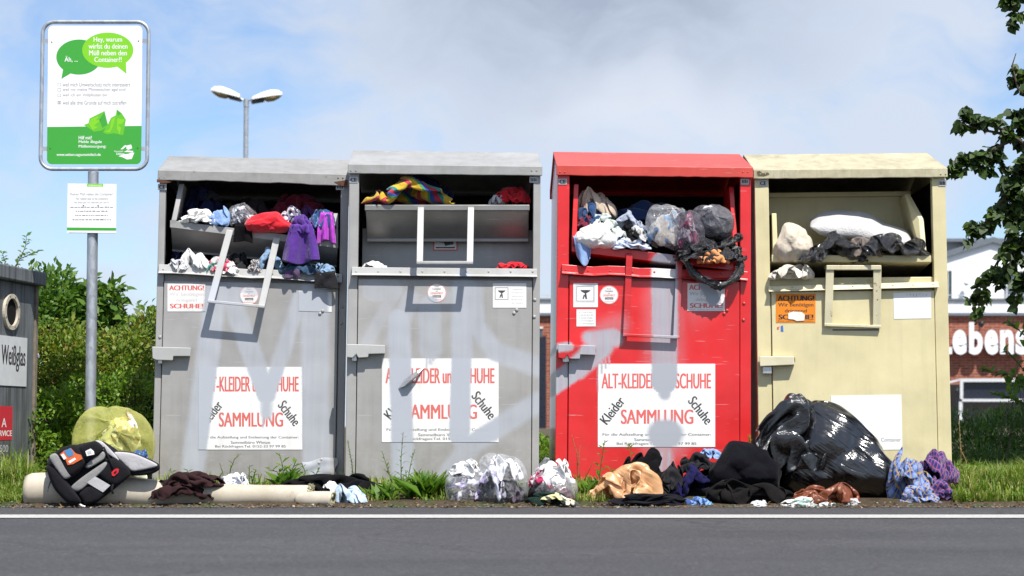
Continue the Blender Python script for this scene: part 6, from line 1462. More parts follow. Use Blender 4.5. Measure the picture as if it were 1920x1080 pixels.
def sackcloth(name, col, rough=.22, scale=1.0, bump=.6, thin=0.0, streaks=False):
    """opaque plastic sack: crisp creases and sharp highlights"""
    m, n, out = material(name)
    co = n.coord()
    a = n.noise(n.map(co, (1, 1, 1)), 16 * scale, 5, .6, 1.6)
    b_ = n.noise(n.map(co, (1.3, 1, .7), rot=(.4, .3, .8)), 40 * scale, 4, .6, 1.0)
    rd = n.math('ABSOLUTE', n.math('SUBTRACT', a, .5)); rd2 = n.math('ABSOLUTE', n.math('SUBTRACT', b_, .5))
    h = n.math('ADD', n.math('MULTIPLY', rd, 1.4), n.math('MULTIPLY', rd2, .55))
    if streaks:                                          # long creases running down the stretched film
        sc_ = n.noise(n.map(n.map(co, rot=(0, R(-34), 0)), (2.6, 2.6, 15)), 1.0, 3, .5, .35)
        h = n.math('ADD', n.math('MULTIPLY', h, .12), n.math('MULTIPLY', n.math('ABSOLUTE', n.math('SUBTRACT', sc_, .5)), 2.2))
    nb = n.bump(h, bump, .03)
    c = n.mix(1.0, (*col, 1), n.ramp(a, [(.3, (.85, .85, .85)), (.7, (1.12, 1.12, 1.12))]), 'MULTIPLY')
    bs = principled(n, None if thin else out, c, rough, 0, .8, nb, 0 if thin else .5)
    if thin:
        t = n.new('ShaderNodeBsdfTranslucent'); n.put(t.inputs[0], c)
        x = n.new('ShaderNodeMixShader'); x.inputs[0].default_value = thin
        n.t.links.new(bs.outputs[0], x.inputs[1]); n.t.links.new(t.outputs[0], x.inputs[2]); n.t.links.new(x.outputs[0], out.inputs[0])
    return m

def bag(name, label, cat, box, y, D, mat, kind='pleated', rot=(0, 0, 0), inner=(), group=None, part='plastic_film', sub=1, flatten=.0, warp=None):
    """a stuffed plastic bag filling the photo box; rot turns its knot (which points up at rest) round; inner = [(name, box, material, depth shift)]"""
    xa, xb, za, zb = box_at(box, y)
    W, H = xb - xa, zb - za
    V, F = stuffed(kind)
    M = np.array(Matrix.Rotation(R(rot[2]), 3, 'Z') @ Matrix.Rotation(R(rot[0]), 3, 'X') @ Matrix.Rotation(R(rot[1]), 3, 'Y'))
    V = V @ M.T
    for a in range(3): V[:, a] = (V[:, a] - V[:, a].min()) / np.ptp(V[:, a])
    if flatten:                                          # rest on the ground with a flat foot
        z = V[:, 2]; V[:, 2] = np.where(z < flatten, flatten * .15 * z / flatten, z - flatten * .85) / (1 - flatten * .85)
    if warp: V = warp(V)
    V = (V - np.array([.5, .5, 0])) * np.array([W, D, H])
    org = Vector(((xa + xb) / 2, y, za))
    if not inner:
        o = np_mesh(name, V, F, mat, None, True, None, org)
        if sub: finish_cloth(o, 0, 1)
        return tag(o, label, cat, group)
    root = empty(name, org, label, cat, group)
    o = np_mesh(part, V, F, mat, root, True)
    if sub: finish_cloth(o, 0, 1)
    for k, (nm, bx, im, dd, dep, prof) in enumerate(inner):
        mx, my = (bx[0] + bx[2]) / 2, (bx[1] + bx[3]) / 2; hw, hh = (bx[2] - bx[0]) * .46, (bx[3] - bx[1]) * .46
        bx = (mx - hw, my - hh, mx + hw, my + hh)
        heap(nm, None, None, bx, y + dd * .5, dep * .85, im, int(bx[0] * 7 + bx[1]), prof=prof, parent=root)
    return root
# ================================================================== clothes in the containers
def wy(c, box, d):
    return (c.M @ c.pt((box[0] + box[2]) / 2, (box[1] + box[3]) / 2, d)).y
_seed = [100]
def inside(c, name, label, cat, box, d, D, mat, **kw):
    _seed[0] += 1
    return heap(name, label, cat, box, wy(c, box, d), D, mat, kw.pop('seed', _seed[0]), group=kw.pop('group', None), **kw)

F_WHITE = fabric('white_cotton', (.78, .77, .75))
F_OFFW = fabric('off_white_cotton', (.66, .63, .57))
F_GREYW = fabric('greyish_cotton', (.52, .52, .54))
F_BLUE = fabric('light_blue_cotton', (.22, .34, .60))
F_DENIM = fabric('pale_denim', (.20, .32, .48), var=.25)
F_DDENIM = fabric('dark_denim', (.018, .050, .095), var=.25)
F_NAVY = fabric('navy_cotton', (.014, .017, .055))
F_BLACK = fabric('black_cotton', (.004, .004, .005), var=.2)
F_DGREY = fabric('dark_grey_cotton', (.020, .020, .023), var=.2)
F_RED = fabric('red_cotton', (.60, .010, .022))
F_PURPLE = fabric('purple_terry', (.075, .022, .22), var=.25)
F_MAGENTA = fabric('magenta_satin', (.42, .035, .50), shiny=1)
F_TEAL = fabric('petrol_satin', (.015, .07, .20), shiny=1)
F_BROWN = fabric('dark_brown_knit', (.028, .012, .013), var=.25)
F_LEATHER = fabric('brown_leather', (.17, .045, .016), shiny=1, sheen=0)
F_BEIGE = fabric('beige_cotton', (.50, .40, .31))
F_MINT = fabric('pale_mint_cotton', (.52, .58, .55))
F_PRINT = fabric('grey_print_cotton', (.62, .62, .66), 'print', col2=(.16, .15, .24), col3=(.04, .035, .09), scale=1.2)
F_MULTI = fabric('pink_print_cotton', (.75, .72, .72), 'patch', col2=(.60, .05, .12), col3=(.05, .28, .22), scale=2.2)
F_SOCK = fabric('striped_knit', (.5, .5, .5), 'stripe', col2=[(0, (.45, .42, .40)), (.3, (.09, .08, .08)), (.5, (.55, .5, .48)), (.7, (.12, .1, .12))], scale=7)
F_DUVET = fabric('striped_duvet_cotton', (.5, .5, .5), 'stripe', col2=[(0, (.55, .36, .025)), (.30, (.02, .22, .22)), (.40, (.42, .03, .05)), (.52, (.035, .06, .30)), (.62, (.06, .28, .10)), (.68, (.55, .36, .025)), (.86, (.42, .04, .06))], scale=.42)  # stripe colours darkened for the shade inside the opening
F_PLAID = fabric('blue_plaid', (.025, .065, .30), 'check', col2=(.24, .32, .52), col3=(.40, .28, .09), scale=.6)
F_CHECK = fabric('violet_check', (.065, .04, .20), 'check', col2=(.022, .02, .11), col3=(.36, .10, .13), scale=1.5)
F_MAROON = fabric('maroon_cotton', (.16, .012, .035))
F_DGREEN = fabric('dark_green_cotton', (.012, .028, .022))
F_YELLOW = fabric('pale_yellow_cotton', (.66, .58, .25), 'patch', col2=(.70, .66, .50), scale=2)
FILM = film('clear_film', alpha=.03)
FILM_M = film('milky_film', alpha=.07, haze=(.78, .78, .8))
FILM_S = film('smoky_film', (.72, .70, .75), .14, .14, (.24, .23, .27))
SACK = sackcloth('black_sack', (.006, .006, .007), .20)
SACK2 = sackcloth('black_torn_sack', (.007, .007, .009), .27, 1.1, 1.0)

G1, G2, G3, G4 = 'things heaped in the crooked grey container', 'things in the straight grey container', 'things heaped in the red container', 'things in the cream container'
# --- first container: upper tray
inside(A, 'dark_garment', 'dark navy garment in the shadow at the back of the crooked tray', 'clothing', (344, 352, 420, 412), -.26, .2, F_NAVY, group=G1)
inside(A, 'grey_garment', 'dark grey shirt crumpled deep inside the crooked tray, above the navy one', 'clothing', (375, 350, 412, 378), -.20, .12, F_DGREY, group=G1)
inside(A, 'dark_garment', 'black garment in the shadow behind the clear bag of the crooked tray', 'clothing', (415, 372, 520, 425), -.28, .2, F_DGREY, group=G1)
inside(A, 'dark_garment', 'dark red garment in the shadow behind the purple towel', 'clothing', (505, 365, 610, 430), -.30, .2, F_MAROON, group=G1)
inside(A, 'white_shirt', 'white cotton shirt lying in the left end of the crooked tray', 'clothing', (337, 392, 402, 421), -.03, .16, F_WHITE, group=G1)
inside(A, 'blue_shirt', 'pale blue shirt beside the white shirt in the crooked tray', 'clothing', (390, 387, 430, 426), -.03, .13, F_BLUE, group=G1)
y_ = wy(A, (430, 384, 478, 426), -.06)
bag('clear_bag', 'clear plastic bag of white laundry in the crooked tray, left of the red garment', 'plastic bag', (428, 381, 482, 428), y_, .2, FILM, 'pleated', (50, 0, 20),
    [('laundry', (431, 386, 479, 427), fabric('laundry_print', (.70, .70, .72), 'patch', col2=(.06, .06, .08), scale=3.2), 0, .16, None)], G1)
bx_ = (458, 397, 548, 438)
bag('red_garment', 'bright red garment bulging over the rim of the crooked tray', 'clothing', bx_, wy(A, bx_, .01), .2, F_RED, 'slumped', (0, 0, 180), (), G1)
inside(A, 'print_garment', 'grey patterned blouse between the red garment and the purple towel', 'clothing', (526, 389, 572, 428), -.02, .14, F_PRINT, group=G1)
inside(A, 'satin_garment', 'shiny petrol blue garment right of the purple towel', 'clothing', (580, 393, 628, 432), -.02, .14, F_TEAL, group=G1)
inside(A, 'dark_garment', 'dark violet garment behind the petrol blue one at the end of the tray', 'clothing', (560, 388, 615, 425), -.14, .14, fabric('violet_cotton', (.05, .012, .09)), group=G1)
hanging('magenta_garment', 'shiny magenta garment spilling over the right end of the crooked tray', 'clothing', (594, 402, 630, 458), wy(A, (594, 402, 630, 458), .035), F_MAGENTA, 31, 2.2, .02, .6, group=G1)
hanging('purple_towel', 'purple terry towel hanging over the rim of the crooked tray', 'towel', (529, 424, 600, 496), wy(A, (529, 424, 600, 496), .075), F_PURPLE, 32, 1.6, .028, .55, skew=-.02, group=G1)
inside(A, 'purple_bundle', 'purple towel end bunched on top of the hanging purple towel', 'towel', (541, 405, 588, 440), .035, .12, F_PURPLE, group=G1)
hanging('black_cloth', 'black cloth hanging over the rim below the red garment', 'clothing', (438, 424, 474, 456), wy(A, (438, 424, 474, 456), .03), F_BLACK, 33, 1.2, .012, .95, group=G1)
# --- first container: lower opening
inside(A, 'dark_garment', 'navy garment in the lower left corner behind the crumpled white one', 'clothing', (318, 474, 362, 508), -.14, .14, F_NAVY, group=G1)
inside(A, 'white_garment', 'greyish white garment in the lower left corner of the crooked container', 'clothing', (315, 488, 354, 508), .0, .12, F_GREYW, group=G1)
inside(A, 'white_garment', 'crumpled white sweatshirt above the ledge of the crooked container', 'clothing', (341, 469, 391, 509), -.02, .15, F_WHITE, group=G1)
inside(A, 'print_garment', 'white and pink printed garment on the ledge, left of the tray handle', 'clothing', (384, 482, 441, 513), -.01, .14, F_MULTI, group=G1)
inside(A, 'dark_garment', 'charcoal garment between the handle bars above the ledge', 'clothing', (424, 474, 466, 508), -.07, .14, F_DGREY, group=G1)
inside(A, 'sock', 'grey striped sock rolled into a ball on the ledge of the crooked container', 'sock', (464, 487, 491, 512), .0, .1, F_SOCK, group=G1)
inside(A, 'jeans', 'pale blue jeans folded behind the right handle bar', 'jeans', (474, 465, 533, 512), -.05, .17, F_DENIM, group=G1)
inside(A, 'jeans', 'dark blue jeans heaped on the ledge under the purple towel', 'jeans', (520, 486, 602, 518), -.01, .18, F_DDENIM, group=G1)
inside(A, 'blue_shirt', 'pale blue denim shirt at the right end of the crooked ledge', 'clothing', (588, 495, 628, 520), .0, .12, F_DENIM, group=G1)
hanging('violet_cloth', 'small dull violet cloth hanging over the crooked ledge', 'clothing', (533, 506, 562, 522), wy(A, (533, 506, 562, 522), .062), fabric('dull_violet', (.09, .05, .12)), 34, 1.3, .008, .9, group=G1)
hanging('charcoal_cloth', 'charcoal cloth hanging over the right end of the crooked ledge', 'clothing', (589, 512, 637, 542), wy(A, (589, 512, 637, 542), .062), F_DGREY, 35, 1.1, .012, .75, skew=.05, group=G1)
inside(A, 'white_garment', 'white cotton top spilling over the ledge beside the striped sock', 'clothing', (410, 494, 450, 516), .02, .10, F_WHITE, group=G1)
# --- second container
inside(Bc, 'duvet', 'duvet with yellow, teal and red stripes stuffed above the shut tray', 'duvet', (685, 333, 846, 386), -.12, .30, F_DUVET, group=G2)
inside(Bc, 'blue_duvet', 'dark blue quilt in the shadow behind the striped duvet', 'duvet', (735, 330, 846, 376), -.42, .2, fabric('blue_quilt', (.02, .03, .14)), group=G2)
inside(Bc, 'red_garment', 'red garment in the shadow above the right end of the shut tray', 'clothing', (930, 352, 992, 384), -.16, .16, F_RED, group=G2)
inside(Bc, 'grey_garment', 'grey cloth in the shadow left of the red garment, above the shut tray', 'clothing', (918, 366, 945, 384), -.13, .1, F_GREYW, group=G2)
inside(Bc, 'white_cloth', 'white cloth in the lower left corner of the straight grey container', 'clothing', (681, 491, 723, 506), -.10, .09, F_WHITE, group=G2)
inside(Bc, 'red_cloth', 'red cloth in the lower right corner of the straight grey container', 'clothing', (932, 491, 992, 506), -.10, .10, F_RED, group=G2)
# --- third container
inside(C, 'dark_jeans', 'dark blue jeans under the beige blouse in the red container', 'jeans', (1080, 380, 1130, 425), -.10, .16, fabric('blue_denim', (.02, .06, .16)), group=G3)
inside(C, 'beige_blouse', 'beige blouse piled highest at the left of the red tray', 'clothing', (1083, 355, 1153, 412), -.13, .16, F_BEIGE, group=G3)
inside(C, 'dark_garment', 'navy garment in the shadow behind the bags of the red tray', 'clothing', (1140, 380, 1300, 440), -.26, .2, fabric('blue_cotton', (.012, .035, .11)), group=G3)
inside(C, 'red_cloth', 'small dark red cloth under the mint top in the red tray', 'clothing', (1082, 405, 1112, 428), -.05, .08, F_MAROON, group=G3)
inside(C, 'mint_top', 'pale mint top heaped behind the white pillowcase', 'clothing', (1100, 402, 1160, 435), -.06, .14, F_MINT, group=G3)
inside(C, 'grey_shirt', 'blue grey shirt arched over the black trousers in the red tray', 'clothing', (1148, 396, 1210, 436), -.08, .14, fabric('blue_grey_cotton', (.32, .36, .45)), group=G3)
inside(C, 'mint_top', 'pale green top in the middle of the red tray, left of the black trousers', 'clothing', (1132, 426, 1178, 460), -.02, .12, F_MINT, group=G3)
inside(C, 'black_trousers', 'black trousers with a white waistband in the red tray', 'trousers', (1160, 423, 1212, 460), -.015, .13, fabric('black_white_cotton', (.009, .009, .011), 'patch', col2=(.6, .6, .6), scale=1.3), group=G3)
bx_ = (1076, 418, 1158, 468)
bag('white_pillowcase', 'plump white pillowcase on the left end of the red tray', 'pillowcase', bx_, wy(C, bx_, .0), .2, F_WHITE, 'slumped', (0, 0, 180), (), G3)
inside(C, 'pale_cloth', 'pale blue cloth on the rim left of the stuffed bags', 'clothing', (1150, 448, 1218, 470), .01, .12, fabric('very_pale_blue', (.50, .55, .68)), group=G3)
hanging('blue_cloth', 'light blue cloth hanging over the left end of the red rim', 'clothing', (1075, 446, 1113, 500), wy(C, (1075, 446, 1113, 500), .045), F_BLUE, 36, 1.2, .02, 1.5, ragged=.2, group=G3)
y3 = wy(C, (1210, 380, 1300, 470), -.03)
bag('clear_bag', 'clear plastic bag of beige and patterned clothes in the red tray', 'plastic bag', (1209, 381, 1298, 470), y3, .27, FILM_M, 'pleated', (60, 0, 40),
    [('stuffed_clothes', (1212, 386, 1280, 468), fabric('beige_print', (.50, .44, .38), 'patch', col2=(.42, .38, .34), col3=(.10, .22, .38), scale=1.4), 0, .2, [(-1, 1), (1, 1)]), ('maroon_garment', (1255, 402, 1297, 462), F_MAROON, -.03, .16, None)], G3)
bag('smoky_bag', 'smoky plastic bag showing pink and dark clothes between the clear and the pleated bag', 'plastic bag', (1264, 392, 1322, 478), wy(C, (1264, 392, 1322, 478), .06), .2, FILM_S, 'pleated', (70, 0, -20),
    [('maroon_garment', (1268, 398, 1314, 472), fabric('pink_maroon', (.10, .012, .05), 'patch', col2=(.55, .05, .16), col3=(.55, .5, .52), scale=1.5), 0, .15, [(-1, 1), (1, 1)])], G3)
bag('pleated_bag', 'dark plastic bag gathered in pleats round its knot at the right of the red tray', 'plastic bag', (1293, 381, 1377, 452), wy(C, (1295, 383, 1376, 450), .02), .27, film('smoke_black_film', (.45, .45, .48), .22, .15, (.30, .30, .33)), 'pleated', (68, 0, -12),
    [('black_garment', (1300, 388, 1372, 450), F_BLACK, .02, .18, None), ('white_garment', (1304, 386, 1348, 430), F_GREYW, -.02, .16, None)], G3)
t_ = empty('torn_black_bag', at(1335, 492, wy(C, (1285, 438, 1392, 490), .06)), 'torn black bin bag hanging out over the red rim with an orange lining', 'plastic bag', G3)
heap('black_film', None, None, (1268, 436, 1394, 492), t_.location.y, .24, SACK2, 17, prof=[(-1, .6), (0, .85), (.6, 1), (1, .9)], thick=.002, parent=t_)
heap('black_film', None, None, (1276, 430, 1345, 480), t_.location.y - .02, .18, SACK2, 23, thick=.002, parent=t_)
heap('orange_lining', None, None, (1310, 468, 1366, 496), t_.location.y - .055, .16, fabric('orange_cotton', (.62, .25, .09)), 31, parent=t_)
def strand(name, label, px, dep, w0, seed, parent=None, mat=SACK2):
    rs = random.Random(seed); V = []; F = []
    pts = [C.M @ C.pt(u, v, dep + rs.uniform(-.012, .012)) for u, v in px]
    # smooth polyline
    q = []
    for i in range(len(pts) - 1):
        p0, p1, p2, p3 = pts[max(i - 1, 0)], pts[i], pts[i + 1], pts[min(i + 2, len(pts) - 1)]
        for k in range(8):
            t = k / 8
            q.append(.5 * ((2 * p1) + (p2 - p0) * t + (2 * p0 - 5 * p1 + 4 * p2 - p3) * t * t + (3 * p1 - p0 - 3 * p2 + p3) * t ** 3))
    q.append(pts[-1]); K = 14
    b = MB().m(mat)
    V = []
    for i, p in enumerate(q):
        t = (q[min(i + 1, len(q) - 1)] - q[max(i - 1, 0)]).normalized()
        s = t.cross(Vector((0, 1, 0))).normalized(); o2 = s.cross(t)
        for j in range(K):
            an = 6.283 * j / K
            r_ = w0 * (1 + .45 * math.sin(j * 2.7 + i * .35) + rs.uniform(-.28, .28)) * (1 + .3 * math.sin(i * .45))
            V.append(p + (s * math.cos(an) + o2 * math.sin(an) * .7) * r_)
    F = [(i * K + j, i * K + (j + 1) % K, i * K + K + (j + 1) % K, i * K + K + j) for i in range(len(q) - 1) for j in range(K)]
    F += [tuple(range(K)), tuple(range(len(V) - K, len(V)))]
    b.add(V, F)
    o = b.build(name, parent, smooth=True)
    if label: tag(o, label, 'plastic strip', G3)
    return o
strand('plastic_loop', 'black plastic loop dangling over the shoe notice of the red container', [(1284, 470), (1288, 492), (1300, 512), (1322, 527), (1350, 535), (1374, 524), (1388, 502), (1384, 478), (1376, 462)], .10, .019, 5)
strand('plastic_shred', 'twisted black plastic shred sticking out right of the torn bin bag', [(1352, 462), (1372, 455), (1384, 446), (1391, 441)], .08, .017, 8)
# --- fourth container
def pillow(name, label, cat, px, y, depth, mat, group, seed=1, n=44):
    """a cushion draped along the photo polyline px = [(u, v_top, v_bottom)]"""
    rs = np.random.RandomState(seed)
    us = np.array([p[0] for p in px], float); tp = np.array([p[1] for p in px], float); bt = np.array([p[2] for p in px], float)
    m_ = 30
    V = []
    for side in (0, 1):
        for i in range(n):
            t = i / (n - 1); u = us[0] + (us[-1] - us[0]) * t
            a, b_ = np.interp(u, us, tp), np.interp(u, us, bt)
            e = (1 - (2 * t - 1) ** 6) ** .5
            mid = (a + b_) / 2
            for j in range(m_):
                s = j / (m_ - 1) * 2 - 1                     # -1 front seam, +1 back seam
                e2 = max(1 - abs(s) ** 2.4, 0) ** .5
                w_ = .05 * math.sin(t * 34 + s * 4) * abs(s) ** 2 + .04 * math.sin(t * 17 - s * 6 + 1)
                lift = s * 5.0
                vv = mid + (b_ - a) * .30 * (-s) + (1 if side else -1) * (b_ - a) * .5 * e2 * e * (1 + w_) - lift * .2
                V.append(at(u, vv, y + s * depth * .5 * (.75 + .25 * e)))
    idx = np.arange(2 * n * m_).reshape(2, n, m_)
    F = []
    for side in (0, 1):
        q = idx[side]
        f = np.stack([q[:-1, :-1].ravel(), q[1:, :-1].ravel(), q[1:, 1:].ravel(), q[:-1, 1:].ravel()], 1)
        F.append(f if side else f[:, ::-1])
    V = np.array(V); org = V.mean(0)
    o = np_mesh(name, V - org, np.concatenate(F), mat, None, True, None, org)
    b = bmesh.new(); b.from_mesh(o.data); bmesh.ops.remove_doubles(b, verts=b.verts, dist=.002); b.to_mesh(o.data); b.free()
    return tag(o, label, cat, group)
def ticking():
    m, n, out = material('white_ticking')
    co = n.coord()
    a = n.noise(co, 11, 4, .6); q = n.voro(co, 75, 'F1'); b_ = n.noise(co, 30, 4)
    c = n.mix(n.rng(a, .3, .7), (.50, .49, .48), (.45, .44, .43))
    nb = n.bump(q, .35, .008); nb = n.bump(b_, .2, .02, nb)
    principled(n, out, c, .9, 0, .2, nb, 0, .2)
    return m
y4 = -.08
pillow('pillow', 'white quilted pillow draped on top of the cream container tray', 'pillow', [(1518, 409, 428), (1535, 401, 437), (1570, 399, 443), (1610, 401, 444), (1635, 408, 452), (1655, 422, 465), (1675, 427, 470), (1700, 432, 461), (1708, 440, 452)], .13, .30, ticking(), G4)
bx_ = (1450, 417, 1523, 494)
bag('beige_sack', 'beige cloth sack slumped over the left end of the cream tray', 'sack', bx_, wy(Dc, bx_, .0), .24, fabric('cream_canvas', (.55, .48, .38)), 'slumped', (0, 0, 0), (), G4)
inside(Dc, 'black_bag', 'torn black bin bag under the pillow on the cream tray', 'plastic bag', (1500, 436, 1622, 494), .05, .18, SACK2, group=G4, thick=.002)
inside(Dc, 'black_bag', 'black plastic sheet under the right end of the pillow on the cream tray', 'plastic bag', (1598, 438, 1738, 484), .01, .24, SACK2, group=G4, thick=.002)
inside(Dc, 'brown_cloth', 'grey brown cloth between the two black plastic sheets on the cream tray', 'clothing', (1585, 445, 1650, 484), .02, .14, fabric('grey_brown_cotton', (.16, .13, .11)), group=G4)
inside(Dc, 'crumpled_cloth', 'crumpled cream cloth under the left end of the cream tray', 'clothing', (1445, 496, 1523, 525), .04, .14, fabric('ivory_cotton', (.66, .61, .52)), group=G4)

# ================================================================== things dumped on the ground
GG = 'rubbish dumped along the road edge'
_gs = [500]
def dump(name, label, cat, box, y, D, mat, **kw):
    _gs[0] += 1
    return heap(name, label, cat, box, y, D, mat, kw.pop('seed', _gs[0]), group=GG, **kw)

# rolled carpet: a spiral sheet swept along its length, fatter and squashed at the far left end
def carpet_roll():
    m, n, out = material('carpet_backing')
    co = n.coord(); a = n.noise(co, 6, 5, .6); wv = n.noise(n.map(co, (1, 1, 1)), 220, 3, .7)
    c = n.mix(n.rng(a, .35, .75), (.52, .47, .39), (.38, .33, .25))
    c = n.mix(n.math('MULTIPLY', n.rng(wv, .5, .7), .35), c, (.3, .26, .2))
    sx = n.new('ShaderNodeSeparateXYZ'); n.put(sx.inputs[0], co)
    st = n.rng(n.noise(co, 14, 5, .7), .58, .7)
    c = n.mix(n.math('MULTIPLY', st, .35), c, (.22, .17, .11))
    principled(n, out, c, .95, 0, .15, n.bump(wv, .2, .002))
    pile, n2, out2 = material('carpet_pile')
    co2 = n2.coord(); b2 = n2.noise(co2, 120, 4, .7)
    principled(n2, out2, n2.mix(b2, (.40, .38, .20), (.56, .54, .36)), 1, 0, .1, n2.bump(b2, 1.0, .02))
    ax = [(52, 919, 31, 28), (62, 918, 33, 31), (90, 917, 33, 32), (150, 917, 32, 31), (230, 920, 29, 29), (300, 926, 24, 24), (380, 928, 20.5, 20.5), (470, 929, 19, 19), (545, 929.5, 18.5, 18.5), (588, 930, 18.5, 18.5)]
    ys = -.98
    TH = 64; turns = 2.15
    V = []; NS = 60
    us = np.array([a_[0] for a_ in ax], float)
    for i in range(NS):
        u = us[0] + (584 - us[0]) * i / (NS - 1)
        cv = np.interp(u, us, [a_[1] for a_ in ax]); r0 = np.interp(u, us, [a_[2] for a_ in ax]); r1 = np.interp(u, us, [a_[3] for a_ in ax])
        c0 = at(u, cv, ys); k = (at(u + 100, cv, ys).x - c0.x) / 100
        for j in range(TH):
            t = j / (TH - 1); an = 4.1 + t * turns * 6.283
            rr = .46 + .54 * t
            wv_ = 1 + .012 * math.sin(an * 3 + u * .05) + .01 * math.sin(u * .11 + an)
            V.append((c0.x, ys + r0 * k * rr * math.cos(an) * wv_, c0.z + r1 * k * rr * math.sin(an) * wv_))
    F = [(i * TH + j, i * TH + j + 1, (i + 1) * TH + j + 1, (i + 1) * TH + j) for i in range(NS - 1) for j in range(TH - 1)]
    V = np.array(V); org = np.array(at(320, 948, ys)); org[1] = ys
    root = empty('rolled_carpet', org, 'long rolled up beige carpet lying at the road edge below the crooked container', 'carpet', GG)
    o = np_mesh('backing', V - org, F, m, root, True)
    o.data.materials.append(pile)
    md = o.modifiers.new('thickness', 'SOLIDIFY'); md.thickness = .012; md.offset = 1; md.material_offset_rim = 1
    # inner curl that sticks out of the right end, turned a little towards the road
    V = []; NS = 14; TH = 46
    for i in range(NS):
        q = i / (NS - 1); u = 560 + 70 * q; c0 = at(u, 931, ys); k = (at(u + 100, 931, ys).x - c0.x) / 100
        for j in range(TH):
            t = j / (TH - 1); an = 2.0 + t * 1.4 * 6.283; rr = (8.5 + 5.5 * t) * k * (1 + .04 * math.sin(an * 3 + i * .3))
            wob_ = .003 * math.sin(j * .9) * (i == NS - 1)
            V.append((c0.x + rr * math.cos(an) * .45 + wob_, ys - .02 - .07 * q + rr * math.cos(an) * .9, c0.z - .012 + rr * math.sin(an) * .98))
    F = [(i * TH + j, i * TH + j + 1, (i + 1) * TH + j + 1, (i + 1) * TH + j) for i in range(NS - 1) for j in range(TH - 1)]
    o = np_mesh('inner_curl', np.array(V) - org, F, [m, pile], root, True)
    md = o.modifiers.new('thickness', 'SOLIDIFY'); md.thickness = .014; md.offset = 0; md.material_offset = 1; md.material_offset_rim = 1
    # frayed cut edge
    b = MB().m(pile); rs = random.Random(4)
    c0 = at(584, 930, ys); k = (at(684, 930, ys).x - c0.x) / 100
    for q in range(420):
        an = rs.uniform(0, 6.283); rr = 18.5 * k + rs.uniform(-.004, .012)
        p = Vector((c0.x + rs.uniform(-.02, .006), ys + rr * math.cos(an), c0.z + rr * math.sin(an)))
        b.bar(p, p + Vector((rs.uniform(.004, .016), rs.uniform(-.008, .008), rs.uniform(-.01, .008))), .003, .003)
    o = b.build('frayed_edge', root); o.location = (0, 0, 0)
    for v in o.data.vertices: v.co -= Vector(org)
    o['kind'] = 'stuff'
    b = MB().m(M_BLACK)
    for uu in (99,):
        c0 = at(uu, 917, ys); k = (at(uu + 100, 917, ys).x - c0.x) / 100
        b.tube([Vector((c0.x + .02 * math.sin(an) , ys + 33.8 * k * math.cos(an), c0.z + 32.8 * k * math.sin(an))) - Vector(org) for an in np.linspace(2.2, 4.4, 14)], .004, 6)
    b.build('tie_cord', root, smooth=True)
    return root
carpet_roll()

dump('brown_jumper', 'dark brown jumper thrown over the rolled carpet', 'clothing', (283, 888, 398, 938), -1.03, .24, F_BROWN, shape=4, prof=[(-1, .8), (0, 1), (1, .6)])
dump('brown_jumper', 'dark brown knit sleeve on the back of the rolled carpet', 'clothing', (305, 886, 418, 914), -1.0, .2, F_BROWN)
dump('white_shirt', 'white striped shirt bunched behind the rolled carpet', 'clothing', (411, 887, 471, 918), -.80, .2, fabric('white_stripe', (.7, .7, .7), 'stripe', col2=[(0, (.78, .78, .80)), (.6, (.62, .64, .72))], scale=8))
dump('black_coat', 'long black coat lying flat behind the right end of the carpet', 'clothing', (528, 891, 718, 932), -.62, .3, F_BLACK)
dump('pale_jeans', 'washed out pale blue jeans crumpled at the right end of the carpet', 'jeans', (622, 909, 686, 949), -.97, .22, fabric('washed_denim', (.42, .53, .64), var=.3))
dump('white_scrap', 'white scrap of cloth on top of the pale jeans', 'clothing', (606, 904, 636, 924), -.72, .12, F_WHITE)

# yellow recycling sack
YEL = sackcloth('yellow_film', (.62, .60, .16), .22, 1.2, .35, thin=.5)
def yfilm():
    m, n, out = material('yellow_clear_film')
    co = n.coord(); a = n.noise(co, 18, 4, .6, 1.0)
    rid = n.math('SUBTRACT', 1.0, n.math('MULTIPLY', n.math('ABSOLUTE', n.math('SUBTRACT', a, .5)), 8.0), clamp=True)
    lw = n.new('ShaderNodeLayerWeight'); lw.inputs[0].default_value = .4
    al = n.math('ADD', n.math('ADD', n.math('MULTIPLY', rid, .04), .22), n.math('MULTIPLY', lw.outputs[1], .4), clamp=True)
    b = principled(n, None, (.74, .74, .22, 1), .2, 0, .8, n.bump(a, .5, .02))
    t = n.new('ShaderNodeBsdfTransparent'); n.put(t.inputs[0], (.97, .96, .70, 1))
    tr = n.new('ShaderNodeBsdfTranslucent'); n.put(tr.inputs[0], (.85, .85, .45, 1))
    x0 = n.new('ShaderNodeMixShader'); x0.inputs[0].default_value = .35
    n.t.links.new(b.outputs[0], x0.inputs[1]); n.t.links.new(tr.outputs[0], x0.inputs[2])
    x = n.new('ShaderNodeMixShader'); n.put(x.inputs[0], al)
    n.t.links.new(t.outputs[0], x.inputs[1]); n.t.links.new(x0.outputs[0], x.inputs[2]); n.t.links.new(x.outputs[0], out.inputs[0])
    return m
YF = yfilm()
bag('yellow_sack', 'translucent yellow recycling sack standing between the sign pole and the crooked container', 'rubbish bag', (134, 759, 287, 905), -.30, .46, YF, 'pleated', (66, 0, 12),
    [('packaging', (184, 768, 262, 852), fabric('packaging_print', (.80, .80, .74), 'print', col2=(.40, .30, .16), col3=(.66, .66, .6), scale=.8), -.04, .3, None), ('rubbish', (142, 800, 280, 905), fabric('packaging_green', (.60, .62, .42), 'patch', col2=(.60, .60, .42), scale=1.2), 0, .38, [(-1, .8), (0, 1), (1, .9)])], GG)
dump('blue_cloth', 'small petrol blue cloth between the yellow sack and the backpack', 'clothing', (246, 844, 278, 866), -.55, .1, F_TEAL)

